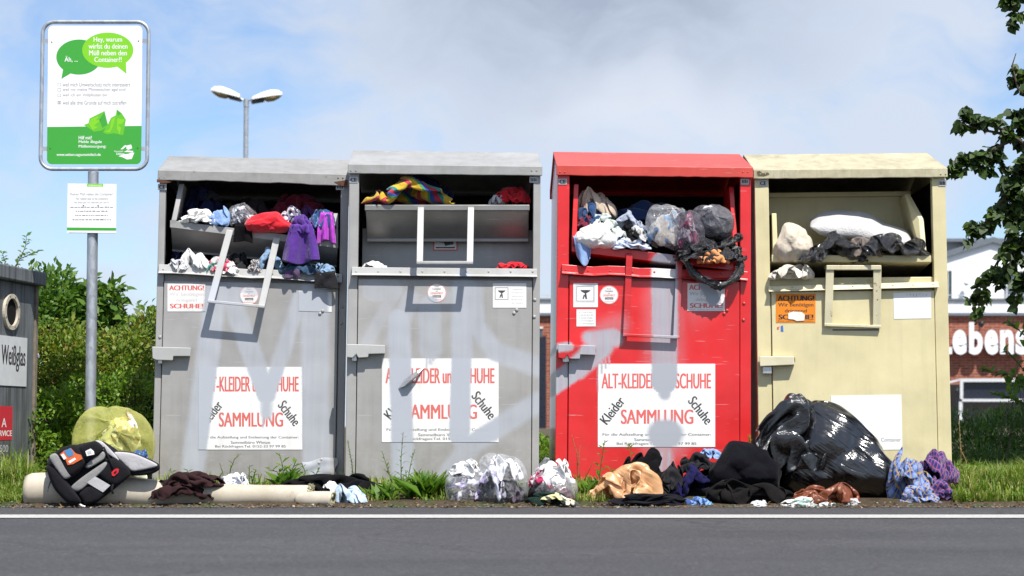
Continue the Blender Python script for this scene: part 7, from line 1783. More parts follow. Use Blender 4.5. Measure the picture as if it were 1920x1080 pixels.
# stuffed bags between the second and third container
F_LILAC = fabric('lilac_cotton', (.42, .34, .52), 'patch', col2=(.70, .68, .74), col3=(.03, .028, .035), scale=1.5)
bag('clear_bag', 'clear bag of white and lilac laundry, leftmost of the three stuffed bags', 'plastic bag', (834, 858, 912, 949), -.86, .30, FILM_M, 'pleated', (20, 0, 60),
    [('white_laundry', (842, 862, 906, 896), F_WHITE, -.02, .24, None), ('lilac_laundry', (838, 884, 906, 918), fabric('lilac_stripe', (.36, .28, .50), 'patch', col2=(.6, .58, .66), scale=2.0), -.03, .26, [(-1, 1), (1, 1)]), ('grey_laundry', (836, 908, 906, 948), fabric('grey_knit', (.62, .60, .56), 'patch', col2=(.10, .09, .12), scale=1.3), -.02, .27, [(-1, 1), (1, 1)])], GG, flatten=.12)
bag('clear_bag', 'clear bag of lilac and black clothes, middle of the three stuffed bags', 'plastic bag', (886, 848, 991, 949), -.95, .36, FILM, 'pleated', (76, 0, -16),
    [('lilac_clothes', (890, 862, 955, 944), F_LILAC, -.05, .24, [(-1, .9), (0, 1), (1, 1)]), ('black_clothes', (930, 880, 986, 946), fabric('black_stuff', (.012, .012, .014), 'patch', col2=(.10, .08, .10), scale=1.2), -.03, .26, [(-1, 1), (1, .9)]), ('white_clothes', (915, 853, 982, 905), F_WHITE, .02, .26, None)], GG, flatten=.08)
bag('clear_bag', 'clear bag of white and pink clothes, rightmost of the three stuffed bags', 'plastic bag', (985, 857, 1084, 949), -.84, .32, FILM_M, 'pleated', (15, 0, -40),
    [('white_clothes', (1004, 860, 1078, 912), F_WHITE, -.02, .26, None), ('pink_clothes', (990, 872, 1045, 916), fabric('raspberry', (.52, .03, .12), 'patch', col2=(.7, .6, .62), scale=2.5), -.05, .24, None), ('dark_clothes', (990, 898, 1080, 946), fabric('charcoal_stuff', (.03, .022, .026), 'patch', col2=(.10, .025, .04), scale=1.6), -.03, .29, [(-1, 1), (1, 1)])], GG, flatten=.12)
dump('dark_cloth', 'dark green cloth under the rightmost stuffed bag', 'clothing', (982, 925, 1066, 949), -1.02, .16, F_DGREEN)
dump('yellow_cloth', 'pale yellow cloth with grey patches in front of the rightmost stuffed bag', 'clothing', (1006, 924, 1082, 949), -1.08, .12, fabric('yellow_grey', (.62, .56, .28), 'patch', col2=(.05, .07, .065), col3=(.7, .66, .5), scale=1.1))

# pile in front of the red container
ORP = sackcloth('peach_film', (.80, .47, .23), .36, .9, .45, thin=.3, streaks=True)
bag('orange_bag', 'peach orange plastic bag with stretched folds in front of the red container', 'plastic bag', (1112, 866, 1240, 950), -.80, .34, ORP, 'pleated', (-100, 0, 160), [('film_fold', (1096, 868, 1246, 952), ORP, -.16, .26, [(-1, .5), (-.3, .75), (.4, 1), (1, .95)])], GG, flatten=.1,
    warp=lambda V: V * np.stack([np.ones(len(V)), np.ones(len(V)), np.interp(V[:, 0], [0, .2, .45, .7, 1], [.42, .66, .95, 1.02, 1])], 1))
dump('black_jacket', 'black jacket slumped behind the orange bag', 'clothing', (1165, 843, 1262, 930), -.58, .26, F_BLACK)
dump('dark_jacket', 'dark grey jacket sleeve hanging down right of the orange bag', 'clothing', (1225, 868, 1282, 938), -.72, .2, F_DGREY)
dump('black_trousers', 'black trousers lying along the road edge in front of the orange bag', 'trousers', (1134, 926, 1292, 950), -1.06, .14, fabric('washed_black', (.008, .008, .011), var=.3))
dump('navy_garment', 'navy blue violet garment heaped under the black cap shaped coat', 'clothing', (1256, 872, 1338, 934), -.72, .24, fabric('navy_violet', (.011, .010, .055)))
dump('black_coat', 'black coat sleeve lying on the navy blue garment', 'clothing', (1274, 850, 1345, 890), -.62, .16, F_DGREY)
dump('blue_garment', 'pale blue shirt peeping out behind the black coat', 'clothing', (1310, 843, 1352, 862), -.42, .12, F_BLUE)
FELT = fabric('black_felt', (.0045, .0045, .007), rough=.95)
bag('black_coat', 'large smooth black coat rounded like a cap on top of the pile', 'coat', (1328, 826, 1464, 925), -.74, .34, FELT, 'slumped', (0, 0, 0), (), GG)
dump('black_clothes', 'soft black clothes at the foot of the pile below the large coat', 'clothing', (1330, 900, 1492, 949), -.98, .2, fabric('worn_black', (.009, .008, .008), var=.3))
dump('navy_garment', 'dark navy trousers trailing right of the large black coat', 'clothing', (1440, 872, 1530, 930), -.60, .24, fabric('ink_navy', (.010, .011, .022)))
dump('blue_garment', 'bright blue cloth scraps along the road edge under the pile', 'clothing', (1282, 932, 1336, 951), -1.06, .12, fabric('bright_blue', (.03, .07, .24), 'patch', col2=(.18, .34, .62), scale=2))
dump('dark_clothes', 'mixed black clothes filling the pile behind the large coat and the navy garment', 'clothing', (1252, 868, 1502, 944), -.66, .26, fabric('washed_out_black', (.009, .009, .012), var=.3), shape=4, prof=[(-1, .8), (0, 1), (1, .8)])
dump('leather_jacket', 'brown leather jacket crumpled in front of the big black bag', 'jacket', (1484, 906, 1606, 950), -1.0, .2, F_LEATHER)
dump('pale_cloth', 'white and green patterned cloth at the road edge left of the leather jacket', 'clothing', (1464, 932, 1562, 952), -1.08, .1, fabric('white_green_print', (.68, .69, .67), 'print', col2=(.30, .42, .38), col3=(.75, .74, .72)))
dump('grey_cloth', 'small grey white cloth at the road edge below the black clothes', 'clothing', (1408, 939, 1440, 951), -1.08, .08, F_GREYW)
dump('pale_cloth', 'small pale grey cloth at the road edge right of the leather jacket', 'clothing', (1580, 935, 1612, 951), -1.07, .08, F_GREYW)

# the big black bin bag with its open end flopping to the left
SACKH = sackcloth('black_sack_stretched', (.005, .005, .006), .19, 1.0, .5, streaks=True)
def big_bag():
    y = -.62
    root = bag('black_bin_bag', 'big shiny black bin bag with its open end flopping left, leaning on the cream container', 'rubbish bag', (1446, 750, 1688, 950), y, .52, SACKH, 'slumped', (0, 0, 0), [('stuffing', (1480, 850, 1660, 948), F_BLACK, 0, .3, None)], GG, part='bag_body',
        warp=lambda V: V * np.stack([np.ones(len(V)), np.ones(len(V)), 1 - .42 * np.clip((V[:, 0] - .5) / .5, 0, 1) ** 1.3 * np.clip(V[:, 2] * 1.6, 0, 1)], 1))
    org = root.location.copy()
    heap('open_end', None, None, (1412, 744, 1560, 892), y - .10, .34, sackcloth('black_flap', (.006, .006, .007), .15, .7, .4), 5, prof=[(-1, .60), (-.5, .76), (0, .9), (.5, 1), (1, 1)], shape=1, thick=.002, parent=root)
big_bag()
dump('plaid_shirt', 'blue and white plaid shirt spread right of the big black bag', 'shirt', (1668, 842, 1752, 951), -.88, .22, F_PLAID)
dump('check_shirt', 'violet and red checked shirt, rightmost thing of the rubbish pile', 'shirt', (1720, 846, 1796, 912), -.72, .22, F_CHECK)
dump('check_shirt', 'trailing sleeve of violet checked cloth at the road edge, under the checked shirt', 'shirt', (1736, 896, 1795, 950), -.86, .2, F_CHECK)
dump('plaid_shirt', 'blue plaid cloth low at the road edge below the checked shirts', 'shirt', (1690, 912, 1762, 951), -1.0, .16, F_PLAID)
# ================================================================== backpack
def pad(b, poly, y0, y1, puff=0.0, inset=.1):
    """rounded cushion from a photo outline, between distances y0 (front) and y1 (back)"""
    cu = sum(p[0] for p in poly) / len(poly); cv = sum(p[1] for p in poly) / len(poly)
    # round the outline
    P = []
    k = len(poly)
    for i in range(k):
        p0, p1, p2, p3 = poly[i - 1], poly[i], poly[(i + 1) % k], poly[(i + 2) % k]
        for t in (0, .25, .5, .75):
            c = [.5 * (2 * p1[a] + (p2[a] - p0[a]) * t * .6 + (2 * p0[a] - 5 * p1[a] + 4 * p2[a] - p3[a]) * t * t * .6 + (3 * p1[a] - p0[a] - 3 * p2[a] + p3[a]) * t ** 3 * .6 + (p2[a] - p1[a]) * 2 * .4 * t) for a in (0, 1)]
            P.append(c)
    rings = []
    d = y1 - y0
    for (s, yy) in ((.55, y0 - puff), (.80, y0 - puff * .75), (.94, y0 - puff * .25), (1.0, y0 + d * .18), (1.0, y1 - d * .18), (.93, y1), (.5, y1)):
        rings.append([(cu + (p[0] - cu) * s, cv + (p[1] - cv) * s, yy) for p in P])
    m = len(P); V = [at(u, v, y) for r in rings for u, v, y in r]
    F = [(i * m + j, i * m + (j + 1) % m, (i + 1) * m + (j + 1) % m, (i + 1) * m + j) for i in range(len(rings) - 1) for j in range(m)]
    F += [tuple(range(m)), tuple(range(len(V) - m, len(V)))]
    return b.add(V, F)

CORD = fabric('black_nylon', (.012, .012, .014), weave=500, crease=.12)
GREYN = fabric('grey_nylon', (.24, .235, .23), weave=500, crease=.12)
LGREY = fabric('light_grey_nylon', (.42, .41, .42), weave=500, crease=.12)
yb = -1.02
bo = at(190, 946, yb)
bp = empty('school_backpack', bo, 'black and grey school backpack lying open on the left end of the rolled carpet', 'backpack', GG)
def bpart(name, mat, poly, y0, y1, puff=.01, parent=None):
    b = MB().m(mat); pad(b, poly, y0, y1, puff)
    o = b.build(name, parent or bp, smooth=True)
    for v in o.data.vertices: v.co -= bo
    finish_cloth(o, 0, 1)
    return o
bpart('main_bag', CORD, [(86, 872), (104, 846), (150, 832), (190, 826), (218, 842), (245, 868), (246, 890), (215, 918), (180, 944), (150, 946), (118, 922)], yb - .10, yb + .16, .02)
bpart('padded_back', CORD, [(86, 876), (98, 870), (128, 905), (152, 938), (148, 947), (128, 945), (100, 915)], yb - .145, yb - .05, .025)
fp = bpart('front_pocket', CORD, [(104, 848), (132, 834), (146, 836), (160, 866), (150, 884), (128, 896)], yb - .165, yb - .10, .018)
bpart('front_pocket', CORD, [(146, 838), (178, 826), (194, 838), (188, 852), (160, 868), (152, 856)], yb - .155, yb - .10, .016)
bpart('grey_panel', GREYN, [(92, 858), (106, 850), (136, 888), (128, 897), (118, 896)], yb - .170, yb - .13, .006)
bpart('grey_panel', GREYN, [(132, 912), (192, 868), (206, 866), (196, 880), (148, 922)], yb - .14, yb - .10, .006)
bpart('grey_panel', GREYN, [(160, 872), (192, 846), (198, 852), (194, 862), (166, 878)], yb - .15, yb - .11, .006)
bpart('side_pocket', CORD, [(196, 866), (214, 858), (240, 876), (244, 892), (216, 912), (184, 890)], yb - .135, yb - .09, .012)
bpart('side_pocket', CORD, [(148, 926), (170, 908), (198, 924), (184, 940), (160, 946)], yb - .135, yb - .09, .014)
bpart('grey_shoulder', LGREY, [(178, 826), (192, 828), (216, 852), (224, 864), (212, 858), (190, 842)], yb - .13, yb - .09, .005)
lid = bpart('open_lid', CORD, [(206, 846), (250, 848), (296, 868), (300, 880), (282, 890), (248, 892), (236, 880)], yb - .10, yb + .02, .006)
bpart('lid_lining', LGREY, [(212, 848), (250, 850), (293, 869), (292, 876), (250, 884), (238, 876)], yb - .115, yb - .08, .004, lid)
b = MB(lambda u, v, d: at(u, v, yb - d) - bo)
b.m(LGREY).slab([(163, 905), (178, 893), (207, 910), (193, 923)], .150, .146)
b.build('reflective_label', bp)
b = MB(lambda u, v, d: at(u, v, yb - d) - bo)
b.m(M_WHITE).flat([(160, 846), (170, 841), (176, 846), (177, 852), (163, 855)], .1865)
b.m(M_PALEINK).flat([(163, 847), (170, 844), (172, 850), (165, 852)], .188)
b.build('name_tag', bp)
# printed picture of a rescue car: reduced to its blocks of colour
b = MB(lambda u, v, d: at(u, v, yb - d) - bo)
OR_, SKY_, WH_ = ink('orange_print', (.62, .13, .04)), ink('sky_print', (.06, .22, .42)), M_WHITE
b.m(OR_).flat([(112, 852), (120, 845), (133, 840), (142, 850), (152, 853), (155, 860), (137, 870), (127, 872), (123, 862)], .1865)
b.m(SKY_).flat([(120, 846), (131, 840), (138, 848), (137, 854), (128, 857)], .188)
b.m(WH_).flat([(114, 853), (119, 850), (125, 859), (120, 862)], .188).flat([(128, 865), (140, 858), (143, 861), (131, 869)], .188)
b.build('printed_picture', bp)
b = MB(lambda u, v, d: at(u, v, yb - d) - bo)
b.m(ink('red_print', (.55, .02, .03))).flat([(209, 886), (213, 881), (220, 878), (223, 880), (222, 886), (214, 893), (210, 892)], .152)
b.m(CORD).flat([(213, 886), (218, 882), (219, 885), (215, 889)], .1535)
b.build('emblem', bp)
for px in ([(194, 838), (206, 862), (212, 880)], [(212, 908), (209, 918), (212, 926)], [(134, 896), (138, 890), (142, 886)], [(158, 866), (161, 872), (158, 876)]):
    MB().m(CORD).tube([at(u, v, yb - .15) - bo for u, v in px], .006, 6).build('zip_pull', bp, smooth=True)
b = MB().m(M_WHITE).tube([at(u, v, yb - .13) - bo for u, v in ((142, 943), (148, 945), (155, 949), (160, 950))], .006, 6)
b.build('loose_strap', bp, smooth=True)

# ================================================================== sign on its post
ys = .35
SG = empty('information_sign', (at(168, 880, ys).x, ys, .08), 'tall galvanised post with a white and green information board and a small white notice', 'sign')
so = SG.location.copy()
def sg(): return MB(lambda u, v, d: at(u, v, ys - d) - so)
b = MB().m(M_GALV)
p0, p1 = at(168, 905, ys) - so, at(175, 322, ys) - so
b.tube([p0, lerp(p0, p1, .93), p1], .0345, 20); b.build('post', SG, smooth=True, autosmooth=40)
pts = []
x0, y0, x1, y1, r = 78, 41, 279, 317, 22
x0b, x1b = 76, 276
for (cx, cy, a0) in ((x1 - r, y0 + r, -90), (x1b - r, y1 - r, 0), (x0b + r, y1 - r, 90), (x0 + r + 2, y0 + r, 180)):
    for q in range(9):
        an = R(a0 + q * 90 / 8); pts.append(at(cx + r * math.cos(an), cy + r * math.sin(an), ys) - so)
b = MB().m(M_GALV).tube(pts, .0125, 10, closed=True); b.build('board_frame', SG, smooth=True)
b = sg().m(M_GALV)
for (u, v) in ((85, 77), (269, 77), (82, 279), (266, 279)): b.slab([(u - 7, v - 4), (u + 7, v - 4), (u + 7, v + 4), (u - 7, v + 4)], .0, .006)
b.build('board_clip', SG)
GRN, LGRN, MGRN = ink('green_print', (.050, .335, .045), .4), ink('light_green_print', (.20, .56, .022), .4), ink('mid_green_print', (.12, .46, .03), .4)
b = sg().m(M_WHITE)
def rr(x0, y0, x1, y1, r, dx=0):
    P = []
    for (cx, cy, a0) in ((x1 - r, y0 + r, -90), (x1 - r - dx, y1 - r, 0), (x0 + r - dx, y1 - r, 90), (x0 + r, y0 + r, 180)):
        P += [(cx + r * math.cos(R(a0 + q * 15)), cy + r * math.sin(R(a0 + q * 15))) for q in range(7)]
    return P
b.slab(rr(90.5, 48, 267, 308, 9, 2.5), .008, .011)
D = .0113
b.m(GRN).flat([(88.6, 238), (265.6, 236), (264.6, 299)] + [(255.5 + 9 * math.cos(R(a)), 299 + 9 * math.sin(R(a))) for a in (15, 45, 75, 90)] + [(97 + 9 * math.cos(R(a)), 299 + 9 * math.sin(R(a))) for a in (90, 105, 135, 165, 180)], D)
b.disc(148, 107, 42.5, 33, D, 48).flat([(119, 126), (132, 138), (115, 148)], D + 0.00012)
b.m(LGRN).disc(202, 94, 48, 33, D + 0.00024, 48).flat([(219, 124), (236, 115), (237, 138)], D + 0.00036)
b.m(M_WHITE)
for t, u0, u1, v in (('Hey, warum', 175.5, 229, 74.5), ('wirfst du deinen', 166, 239, 87), ('Müll neben den', 167, 238, 99.5), ('Container?!', 177, 228, 112)):
    b.text(t, u0, v - 5.2, u1, v + 4.8 + (1.8 if 'y' in t else -.4), D + 0.00052, .005)
b.text('Äh, ...', 121, 105, 146, 117, D + 0.00024, .006)
b.m(M_GREYINK)
for i, (t, u1) in enumerate((('weil mich Umweltschutz nicht interessiert', 244), ('weil mir meine Mitmenschen egal sind', 235), ('weil ich ein Vollpfosten bin', 201), ('weil alle drei Gründe auf mich zutreffen', 237))):
    v = (158.5, 168.5, 178.8, 192.5)[i]
    b.text(t, 117.5, v - 3.8, u1, v + 3.8, D)
    b.outline(108, v - 3, 114, v + 3, .6, D)
b.text('X', 108.6, 190, 113.4, 195.5, D, .01)
# two tied rubbish sacks drawn in greens
b.m(MGRN).flat([(157, 234), (166, 231), (168, 222), (180, 216), (196, 208), (203, 236), (190, 245), (176, 247), (166, 240)], D + 0.00016)
b.m(LGRN).flat([(166, 232), (172, 222), (186, 217), (180, 226), (190, 224), (176, 236), (184, 238), (174, 244)], D + 0.00028)
b.m(GRN).flat([(186, 224), (196, 210), (201, 234), (192, 240)], D + 0.00028)
b.m(MGRN).flat([(203, 232), (208, 221), (217, 216), (219, 205), (228, 212), (236, 224), (231, 254), (214, 250), (200, 252), (193, 248)], D + 0.00036)
b.m(LGRN).flat([(196, 247), (206, 242), (209, 224), (216, 219), (212, 236), (206, 248)], D + 0.00048).flat([(220, 222), (234, 224), (229, 232), (221, 234), (227, 240), (224, 252), (219, 240)], D + 0.00048)
b.m(GRN).flat([(219, 206), (227, 213), (221, 217)], D + 0.00060)
b.m(M_WHITE)
for t, u1, v in (('Hilf mit!', 172, 258), ('Melde illegale', 191, 266.5), ('Müllentsorgung:', 199, 275)):
    b.text(t, 147.5, v - 3.4, u1, v + 3.4, D + 0.00016, .006)
b.text('www.uelzen.sagsunseinfach.de', 106, 287, 189, 294, D + 0.00016, .006)
b.flat([(237, 273), (246, 271), (248, 278), (240, 281), (237, 279)], D + 0.00016)
b.flat([(232, 285), (238, 282), (250, 283), (249, 286), (238, 285)], D + 0.00016)
b.flat([(222, 293), (232, 289), (238, 289), (245, 287), (252, 286), (247, 298), (238, 299), (230, 295)], D + 0.00016)
b.flat([(226, 280), (233, 273), (237, 272), (236, 275), (230, 280)], D + 0.00016)
b.text('Hansestadt', 214, 282, 231, 285, D + 0.00016); b.text('Uelzen', 218, 286, 233, 290.5, D + 0.00016, .01)
b.m(M_INK)
for (u, v) in ((97, 79), (259.5, 77), (94, 279), (258, 278)): b.disc(u, v, 1.3, 1.3, D + 0.00040, 10)
b.build('board', SG)
b = sg().m(M_WHITE).slab([(127, 344), (218.5, 345), (217.5, 437), (125.5, 436)], .045, .048)
D = .0483
b.m(LGRN).rect(163, 344.5, 193.5, 350, D)
b.m(M_WHITE).text('Abfallwirtschaft', 166, 345.8, 191, 349, D + 0.00020)
b.m(GRN).flat([(125.5, 426.5), (217.7, 427.3), (217.5, 432.5), (125.4, 432)], D)
b.m(M_GREYINK)
for (t, u0, u1, v) in (('Keinen Müll neben die Container!', 132, 212, 364), ('No rubbish next to the containers!', 143, 203, 372.5), ('Ne jetez pas vos déchets par terre !', 139, 206, 380)):
    b.text(t, u0, v - 2.4, u1, v + 2.4, D)
for v, u0, u1 in ((388.5, 132, 212), (396, 142, 203), (404, 141, 202), (412, 136, 208)):      # further lines, too small to read
    q = random.Random(int(v)); u = u0
    while u < u1:
        w_ = q.uniform(2, 7); b.rect(u, v - q.uniform(.4, 1.2), min(u + w_, u1), v + .9, D); u += w_ + q.uniform(1, 2.2)
b.m(M_INK).disc(156.5, 385.5, 1.4, 1.3, D + 0.00040, 10).disc(184, 385.5, 1.4, 1.3, D + 0.00040, 10)
b.build('notice', SG)
b = sg().m(M_GALV).slab([(129, 432), (217, 432), (217, 437.5), (129, 437)], .0, .043); b.build('notice_bracket', SG)

# ================================================================== street lamp far behind
yl = 27.0
lo_ = at(455, 800, yl); lz = at(455, 187, yl)
SL = empty('street_lamp', (lo_.x, yl, .1), 'grey street lamp with two white lantern heads behind the crooked container', 'street lamp')
l0 = SL.location.copy(); u_ = (at(555, 187, yl).x - at(455, 187, yl).x) / 100
b = MB().m(M_GALV).tube([(0, 0, 0), (0, 0, lz.z - l0.z)], u_ * 4.6, 14)
b.build('pole', SL, smooth=True, autosmooth=40)
b = MB().m(M_GALV); zt_ = lz.z - l0.z
b.tube([(0, 0, zt_ - u_ * 14), (0, 0, zt_ + u_ * 1)], u_ * 5.2, 14)
b.tube([(-u_ * 20, 0, zt_ + u_ * 4), (-u_ * 9, 0, zt_ + u_ * 1), (0, 0, zt_ - u_ * 3)], u_ * 2, 8); b.tube([(u_ * 20, 0, zt_ + u_ * 3), (u_ * 9, 0, zt_ + u_ * .5), (0, 0, zt_ - u_ * 3)], u_ * 2, 8)
b.build('bracket', SL, smooth=True, autosmooth=40)
LGL = simple('lamp_glass', (.30, .235, .11), .25, coat=.3)
LWH = simple('lamp_housing', (.74, .74, .72), .4)
for s, dz, tl in ((-1, 0, 14), (1, -4, 10)):
    hb = MB().m(LWH); gb = MB().m(LGL); kb = MB().m(M_BLACK)
    K = 18; prof = [(0, 8, 7), (4, 9.5, 8), (18, 11, 12), (34, 10.5, 14), (48, 8, 11), (56, 3, 5)]
    ca, sa = math.cos(R(tl)), math.sin(R(tl))
    def tr(a, w_, h): return (s * (u_ * (12 + a * ca - h * sa * 0)), u_ * w_, zt_ + u_ * (3 + dz + a * sa * 1.0 + h))
    V = []
    for (a, wd, hh) in prof:
        for j in range(K + 1):
            an = math.pi * j / K; V.append(tr(a, wd * math.cos(an), hh * math.sin(an) ** .8))
    hb.add(V, [(i * (K + 1) + j, i * (K + 1) + j + 1, (i + 1) * (K + 1) + j + 1, (i + 1) * (K + 1) + j) for i in range(5) for j in range(K)] + [tuple(range(K + 1)), tuple(range(5 * (K + 1), 6 * (K + 1)))])
    h = hb.build('lamp_head', SL, smooth=True, autosmooth=50)
    V = []
    for (a, wd, hh) in ((20, 8, 3), (28, 9.5, 8), (40, 9, 8.5), (50, 6, 5), (55, 2, 1)):
        for j in range(K + 1):
            an = math.pi * j / K; V.append(tr(a, wd * math.cos(an), -hh * math.sin(an) ** .8))
    gb.add(V, [(i * (K + 1) + j, i * (K + 1) + j + 1, (i + 1) * (K + 1) + j + 1, (i + 1) * (K + 1) + j) for i in range(4) for j in range(K)] + [tuple(range(K + 1))])
    gb.build('lamp_glass', h, smooth=True)
    V = [tr(a, w_, hh) for a in (-2, 21) for w_ in (-7, 7) for hh in (-6, -.2)]
    kb.add(V, [(0, 1, 3, 2), (4, 6, 7, 5), (0, 4, 5, 1), (2, 3, 7, 6), (0, 2, 6, 4), (1, 5, 7, 3)]); kb.build('gear_tray', h)

# ================================================================== glass bank at the left edge
def weathered():
    m, n, out = material('weathered_grey_paint')
    co = n.coord(); a = n.noise(co, 5, 5, .6); st = n.noise(n.map(co, (22, 22, .9)), 1, 5, .65)
    c = n.mix(n.rng(a, .3, .7), (.115, .128, .14), (.17, .185, .195))
    c = n.mix(n.rng(st, .45, .62, 0, .8), c, (.045, .045, .042))
    c = n.mix(n.rng(n.noise(co, 40, 4, .7), .62, .72, 0, .5), c, (.10, .06, .035))
    principled(n, out, c, .6, .0, .4, n.bump(a, .2, .02))
    return m
WTH = weathered()
EDGEM = simple('weathered_edge', (.20, .165, .125), .8, var=.35, scale=25)
u2 = Vector((.15, .988, 0)).normalized(); n2 = Vector((.988, -.15, 0)).normalized()
yg = .9
rb = at(62, 885, yg); rb.z = .06
GB = empty('glass_bank', rb, 'weathered grey bottle bank at the left edge with a round hole and a white label', 'bottle bank')
zt2 = at(62, 531, yg).z - .06
LEN, DEP = 1.35, 1.1
def gp(s, zz, d=0.0):
    """s metres along the face back from its far edge, height zz, d in front of it"""
    q = -u2 * s + n2 * d
    return Vector((q.x, q.y, zz))
def gpx(px, py, d=0.0):
    r_ = ray(px, py); o_ = rb + n2 * d
    k = (o_ - CAM).dot(n2) / r_.dot(n2); p = CAM + r_ * k
    return (rb - p).dot(u2), p.z - rb.z
b = MB(lambda s, z, d: gp(s, z, d)).m(WTH).slab([(0.03, 0), (LEN, 0), (LEN, zt2 - .02), (.03, zt2 - .02)], -.0, -DEP); b.build('body', GB, bevel=.008)
b = MB(lambda s, z, d: gp(s, z, d)).m(EDGEM).slab([(-.012, 0), (.03, 0), (.03, zt2 - .02), (-.012, zt2 - .02)], .012, -.03); b.build('edge_strip', GB, bevel=.004)
b = MB(lambda s, z, d: gp(s, z, d)).m(WTH).slab([(-.05, zt2 - .02), (LEN + .05, zt2 - .02), (LEN + .05, zt2 + .075), (-.05, zt2 + .075)], .05, -DEP - .05); b.build('lid', GB, bevel=.01)
cs, cz = gpx(18.5, 585); _, ztop = gpx(18.5, 551); _, zin = gpx(18.5, 559)
Rg, Ri = ztop - cz, zin - cz
b = MB(lambda s, z, d: gp(s, z, d)).m(simple('ivory_ring', (.50, .45, .36), .6, var=.2))
K = 36; V = []
for (r_, d_) in ((Rg, .001), (Rg, .02), (Ri, .02), (Ri, .001)):
    V += [(cs + r_ * math.cos(6.2832 * j / K), cz + r_ * math.sin(6.2832 * j / K), d_) for j in range(K)]
b.add(V, [(q * K + j, q * K + (j + 1) % K, (q + 1) * K + (j + 1) % K, (q + 1) * K + j) for q in range(3) for j in range(K)])
b.m(M_INK)
for j in range(8): b.disc(cs + (Rg + Ri) / 2 * math.cos(.4 + j * .785), cz + (Rg + Ri) / 2 * math.sin(.4 + j * .785), .006, .006, .0215, 8)
ring = b.build('throw_in_ring', GB, smooth=False)
b = MB(lambda s, z, d: gp(s, z, d)).m(M_VOID).disc(cs, cz, Ri, Ri, .003, 36); b.build('hole', ring)  # flat black disc stands in for the unlit inside
def glabel(name, mat, u1, v0, v1, length, items, wear=0):
    s1, z1 = gpx(u1, v0); _, z0 = gpx(u1, v1)
    b = MB(lambda s, z, d: gp(s, z, d)).m(mat).slab([(s1, z0), (s1 + length, z0), (s1 + length, z1), (s1, z1)], .002, .005)
    for (t, mt, ua, ub, va, vb, bold) in items:
        sa, za = gpx(ub, va); sb, zb = gpx(ua, vb)
        V, F, _, _ = text_mesh(t)
        for q_, sh in enumerate((0, -bold, bold)):
            b.m(mt).add([(sa + (sb - sa) * (1 - x + sh * .6), zb + (za - zb) * y, .0052 + q_ * .0001) for x, y in V], F)
    return b.build(name, GB)
LABW = simple('label_white', (.62, .63, .64), .5, var=.08)
glabel('label', LABW, 50, 634, 725, .62, [('Weißglas', M_INK, 1, 46.5, 650, 695, .015)])
glabel('red_label', ink('red_label', (.55, .03, .045)), 22.5, 762, 825, .4, [('A', M_WHITE, 1.5, 11, 784, 801, .02), ('SERVICE', M_WHITE, -12, 21, 807, 818, .015)])
glabel('number_label', WTH, 22.5, 826, 857, .4, [('500', M_PALEINK, -2, 14, 834, 848, .005)])

# ================================================================== leaves
def leaf_mat(name, stops, trans=.35, rough=.5, spec=.35):
    m, n, out = material(name)
    g = n.new('ShaderNodeNewGeometry')
    c = n.ramp(g.outputs['Random Per Island'], stops)
    b = principled(n, None, c, rough, 0, spec)
    t = n.new('ShaderNodeBsdfTranslucent'); n.put(t.inputs[0], n.mix(1.0, c, (1.25, 1.35, .6), 'MULTIPLY'))
    x = n.new('ShaderNodeMixShader'); x.inputs[0].default_value = trans
    n.t.links.new(b.outputs[0], x.inputs[1]); n.t.links.new(t.outputs[0], x.inputs[2]); n.t.links.new(x.outputs[0], out.inputs[0])
    return m
L_GREEN = leaf_mat('fresh_leaves', [(0, (.045, .11, .016)), (.5, (.085, .18, .025)), (1, (.15, .24, .04))])
L_OLIVE = leaf_mat('olive_leaves', [(0, (.07, .14, .016)), (.55, (.16, .235, .03)), (.93, (.28, .31, .05)), (.985, (.28, .15, .05)), (1, (.28, .17, .05))])
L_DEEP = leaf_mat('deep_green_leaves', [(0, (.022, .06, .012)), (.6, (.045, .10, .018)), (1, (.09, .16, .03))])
L_BRIGHT = leaf_mat('bright_leaves', [(0, (.08, .17, .015)), (.6, (.14, .27, .026)), (1, (.26, .33, .04))])
L_LIME = leaf_mat('linden_leaves', [(0, (.020, .042, .010)), (.7, (.038, .075, .014)), (1, (.07, .12, .022))], .3)
L_NEEDLE = leaf_mat('needle_green', [(0, (.03, .085, .016)), (.7, (.065, .14, .026)), (1, (.13, .21, .04))], .3)
L_GRASS = leaf_mat('grass_green', [(0, (.10, .19, .02)), (.5, (.18, .28, .04)), (.78, (.26, .30, .08)), (1, (.42, .36, .17))], .35)
L_WEED = leaf_mat('weed_green', [(0, (.07, .16, .02)), (.7, (.12, .23, .03)), (1, (.19, .29, .05))], .4)
L_RED = leaf_mat('dry_weed', [(0, (.22, .07, .03)), (.6, (.30, .13, .06)), (1, (.16, .16, .03))], .2)
BARK = simple('bark', (.075, .055, .038), .9, var=.35, scale=40, bump=.5)
TWIG = simple('green_twig', (.09, .10, .03), .8, var=.3)

